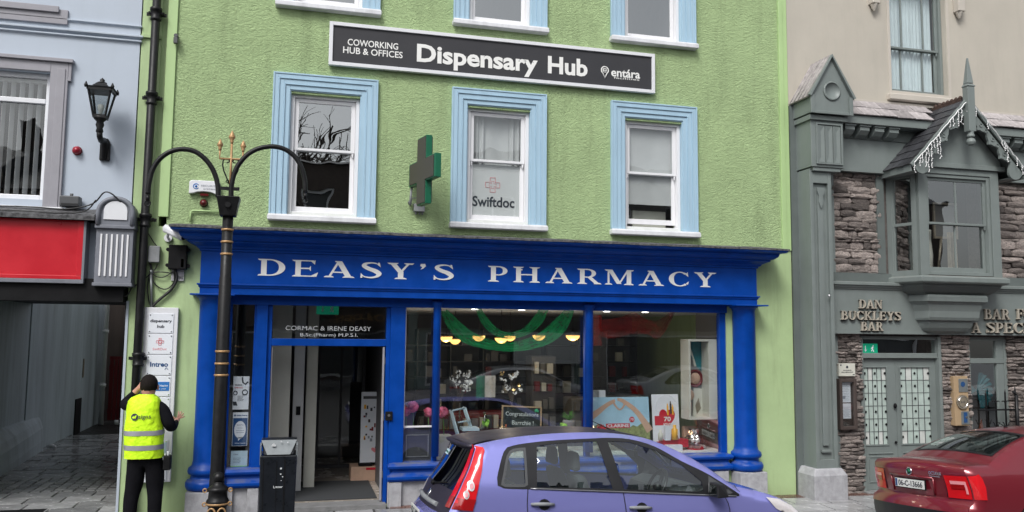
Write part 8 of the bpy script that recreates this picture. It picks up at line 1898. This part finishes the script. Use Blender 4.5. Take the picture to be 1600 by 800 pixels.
m = MB(); q = J['nk']; m.lathe(q.x, q.y, [(.085, q.z-.02), (.088, q.z+.005), (.074, q.z+.018)], 18); m.build('collar', 'black_cloth', man)
for s, (px, py) in ((-1, (201, 815)), (1, (241, 815))):
    x, z = at(px, py, YM); m = MB(); m.hexa([(x-.05, YM-.08, -.02), (x+.05, YM-.08, -.02), (x+.055, YM+.20, -.02), (x-.055, YM+.20, -.02)], [(x-.045, YM-.075, .10), (x+.045, YM-.075, .10), (x+.04, YM+.17, .06), (x-.04, YM+.17, .06)]); m.build('shoe', 'shoe', man, .02); box('heel_tab', 'sticker', man, x-.02, x+.02, YM-.085, YM-.078, .03, .07)
x, z = at(261, 722, YM-.05); m = MB().box(x-.04, x+.045, YM-.10, YM+.02, z-.09, z+.08); pch = m.build('tool_pouch', 'matt_black', man, .015); MB().tube([(x+.01, YM-.07, z+.05), (x+.01, YM-.08, z+.13)], .012, 6).tube([(x-.02, YM-.06, z+.05), (x-.025, YM-.07, z+.10)], .008, 6).build('screwdriver', 'sticker', pch)
# ================================================================ the other side of the street (seen only in reflections)
def far_house(x0, x1, z1, mt, label, nwin, sign=None, rz=1.5):
    h = thing('terraced_house', label, 'building', ((x0+x1)/2, -17, 0)); hs_ = []; n = nwin; w_ = (x1-x0)/n
    for i in range(n):
        c = x0+w_*(i+.5)
        hs_.append((c-.45, c+.45, 3.6, 5.1))
        if z1 > 7: hs_.append((c-.45, c+.45, 5.9, 7.1 if z1 > 7.4 else 6.8))
    g = (x0+.6, x1-.6, .5, 2.3); hs_.append(g); m = MB(); wall_holes(m, x0, x1, -.1, z1, hs_, -17.3, -17.0); m.build('wall', mt, h)
    for (a, b, c, d) in hs_: f = MB(); frame(f, a, b, c, d, .07, -17.15, -17.08); fo = f.build('window', 'white_paint', h); MB().box(a+.07, b-.07, -17.2, -17.18, c+.07, d-.07).build('pane', 'car_grey', fo)
    m = MB().hexa([(x0, -25, z1), (x1, -25, z1), (x1, -16.85, z1), (x0, -16.85, z1)], [(x0, -21.2, z1+rz), (x1, -21.2, z1+rz), (x1, -21, z1+rz), (x0, -21, z1+rz)]); m.build('roof', 'far_roof', h)
    box('shopfront_board', 'far_brick' if sign else 'sign_grey', h, x0+.3, x1-.3, -17.0, -16.88, 2.45, 3.05)
    box('chimney', 'far_brick', h, x1-.6, x1-.1, -21.4, -20.7, z1+.6, z1+rz+.9)
    return h
far_house(-9, -2.6, 6.6, 'far_render', 'grey rendered terraced house across the street', 3)
g_ = far_house(-2.6, 3.8, 8.0, 'far_brick', 'brown fronted terraced house with gold sign letters across the street', 3, sign=1, rz=.9)
t = MB(); text(t, 'GOLDEN', (3.3, -16.87, 2.65), (-2.0, 0, 0), (0, 0, .26), .03, .03); t.build('sign_lettering', 'gold', g_)
far_house(3.8, 10.4, 8.2, 'far_green', 'pale green terraced house across the street', 3)
far_house(10.4, 17.5, 7.9, 'far_render', 'long grey house across the street, right of the green one', 3)
far_house(17.5, 25, 7.6, 'far_brick', 'brown house across the street at the far right', 3)
far_house(-17, -9, 7.2, 'cream', 'cream house across the street at the far left', 3)
o = tag(MB().box(7.4, 10.2, -16.6, -16.55, 1.25, 2.35).build('white_banner', 'banner'), 'white banner hung on the shop front across the street', 'banner')
def bare_tree(x, y, h, label, seed):
    r = random.Random(seed); t = thing('bare_tree', label, 'tree', (x, y, 0)); tr = MB(); cr = MB()
    def grow(p, d, L, rad, lv, mb):
        q = p+d*L; mb.tube([p, p.lerp(q, .5)+Vector((r.uniform(-.05, .05), r.uniform(-.05, .05), 0))*L, q], [rad, rad*.85, rad*.7], 4 if lv < 4 else 3)
        if lv == 0: return
        for k in range(3 if lv > 1 else 4):
            a = Vector((r.gauss(0, 1), r.gauss(0, 1), r.gauss(.25, .6))).normalized(); nd = (d*.75+a*.75).normalized(); grow(p.lerp(q, r.uniform(.55, 1)), nd, L*r.uniform(.62, .82), max(.014, rad*.58), lv-1, cr)
    grow(Vector((x, y, 0)), Vector((0, 0, 1)), h*.34, h*.03, 6, tr); tr.build('trunk', 'bark', t); cr.build('crown', 'bark', t); return t
bare_tree(.6, -27, 15.5, 'bare branching tree rising behind the houses across the street', 3)
bare_tree(4.2, -29, 15, 'second bare tree, right of the first, behind the houses across the street', 8)
s1 = saloon('silver_paint', 'silver saloon parked across the street, seen only as a reflection in the right window', '-'); s1.location = (9.6, -12.05, ROADZ)
# second one: copy of the first with its parts
def copy_tree(o, parent=None):
    c = o.copy(); C.objects.link(c); c.parent = parent
    for ch in list(o.children): copy_tree(ch, c)
    return c
s2 = copy_tree(s1); s2['label'] = 'silver saloon parked across the street, seen only as a reflection in the main window'; s2.location = (4.2, -12.05, ROADZ)

# neighbours that close the row on both sides, outside the photograph
for (x0, x1, mt, lb) in ((12.96, 20., 'pale_wall', 'pale grey rendered house next to the bar, beyond the right edge'), (-14., -6.51, 'far_green', 'pale green house beyond the left edge, past the grey building')):
    h = thing('neighbour_house', lb, 'building', ((x0+x1)/2, 0, 0)); w = (x1-x0)/3; hs_ = [(x0+w*(i+.5)-.45, x0+w*(i+.5)+.45, z, z+1.5) for i in range(3) for z in (1.0, 3.9, 6.6)]
    m = MB(); wall_holes(m, x0, x1, -.9, 9.0, hs_, .0, .3); m.build('wall', mt, h); MB().hexa([(x0, -.15, 9.01), (x1, -.15, 9.01), (x1, 8, 9.01), (x0, 8, 9.01)], [(x0, 3.9, 11.3), (x1, 3.9, 11.3), (x1, 4.1, 11.3), (x0, 4.1, 11.3)]).build('roof', 'far_roof', h); box('side_wall', mt, h, x0, x1, .301, 8, -.9, 9.0)
    for (a, b, c, d) in hs_: f = MB(); frame(f, a+.002, b-.002, c, d, .07, .1, .18); fo = f.build('window', 'white_paint', h); MB().box(a+.07, b-.07, .13, .14, c+.07, d-.07).build('pane', 'car_grey', fo)
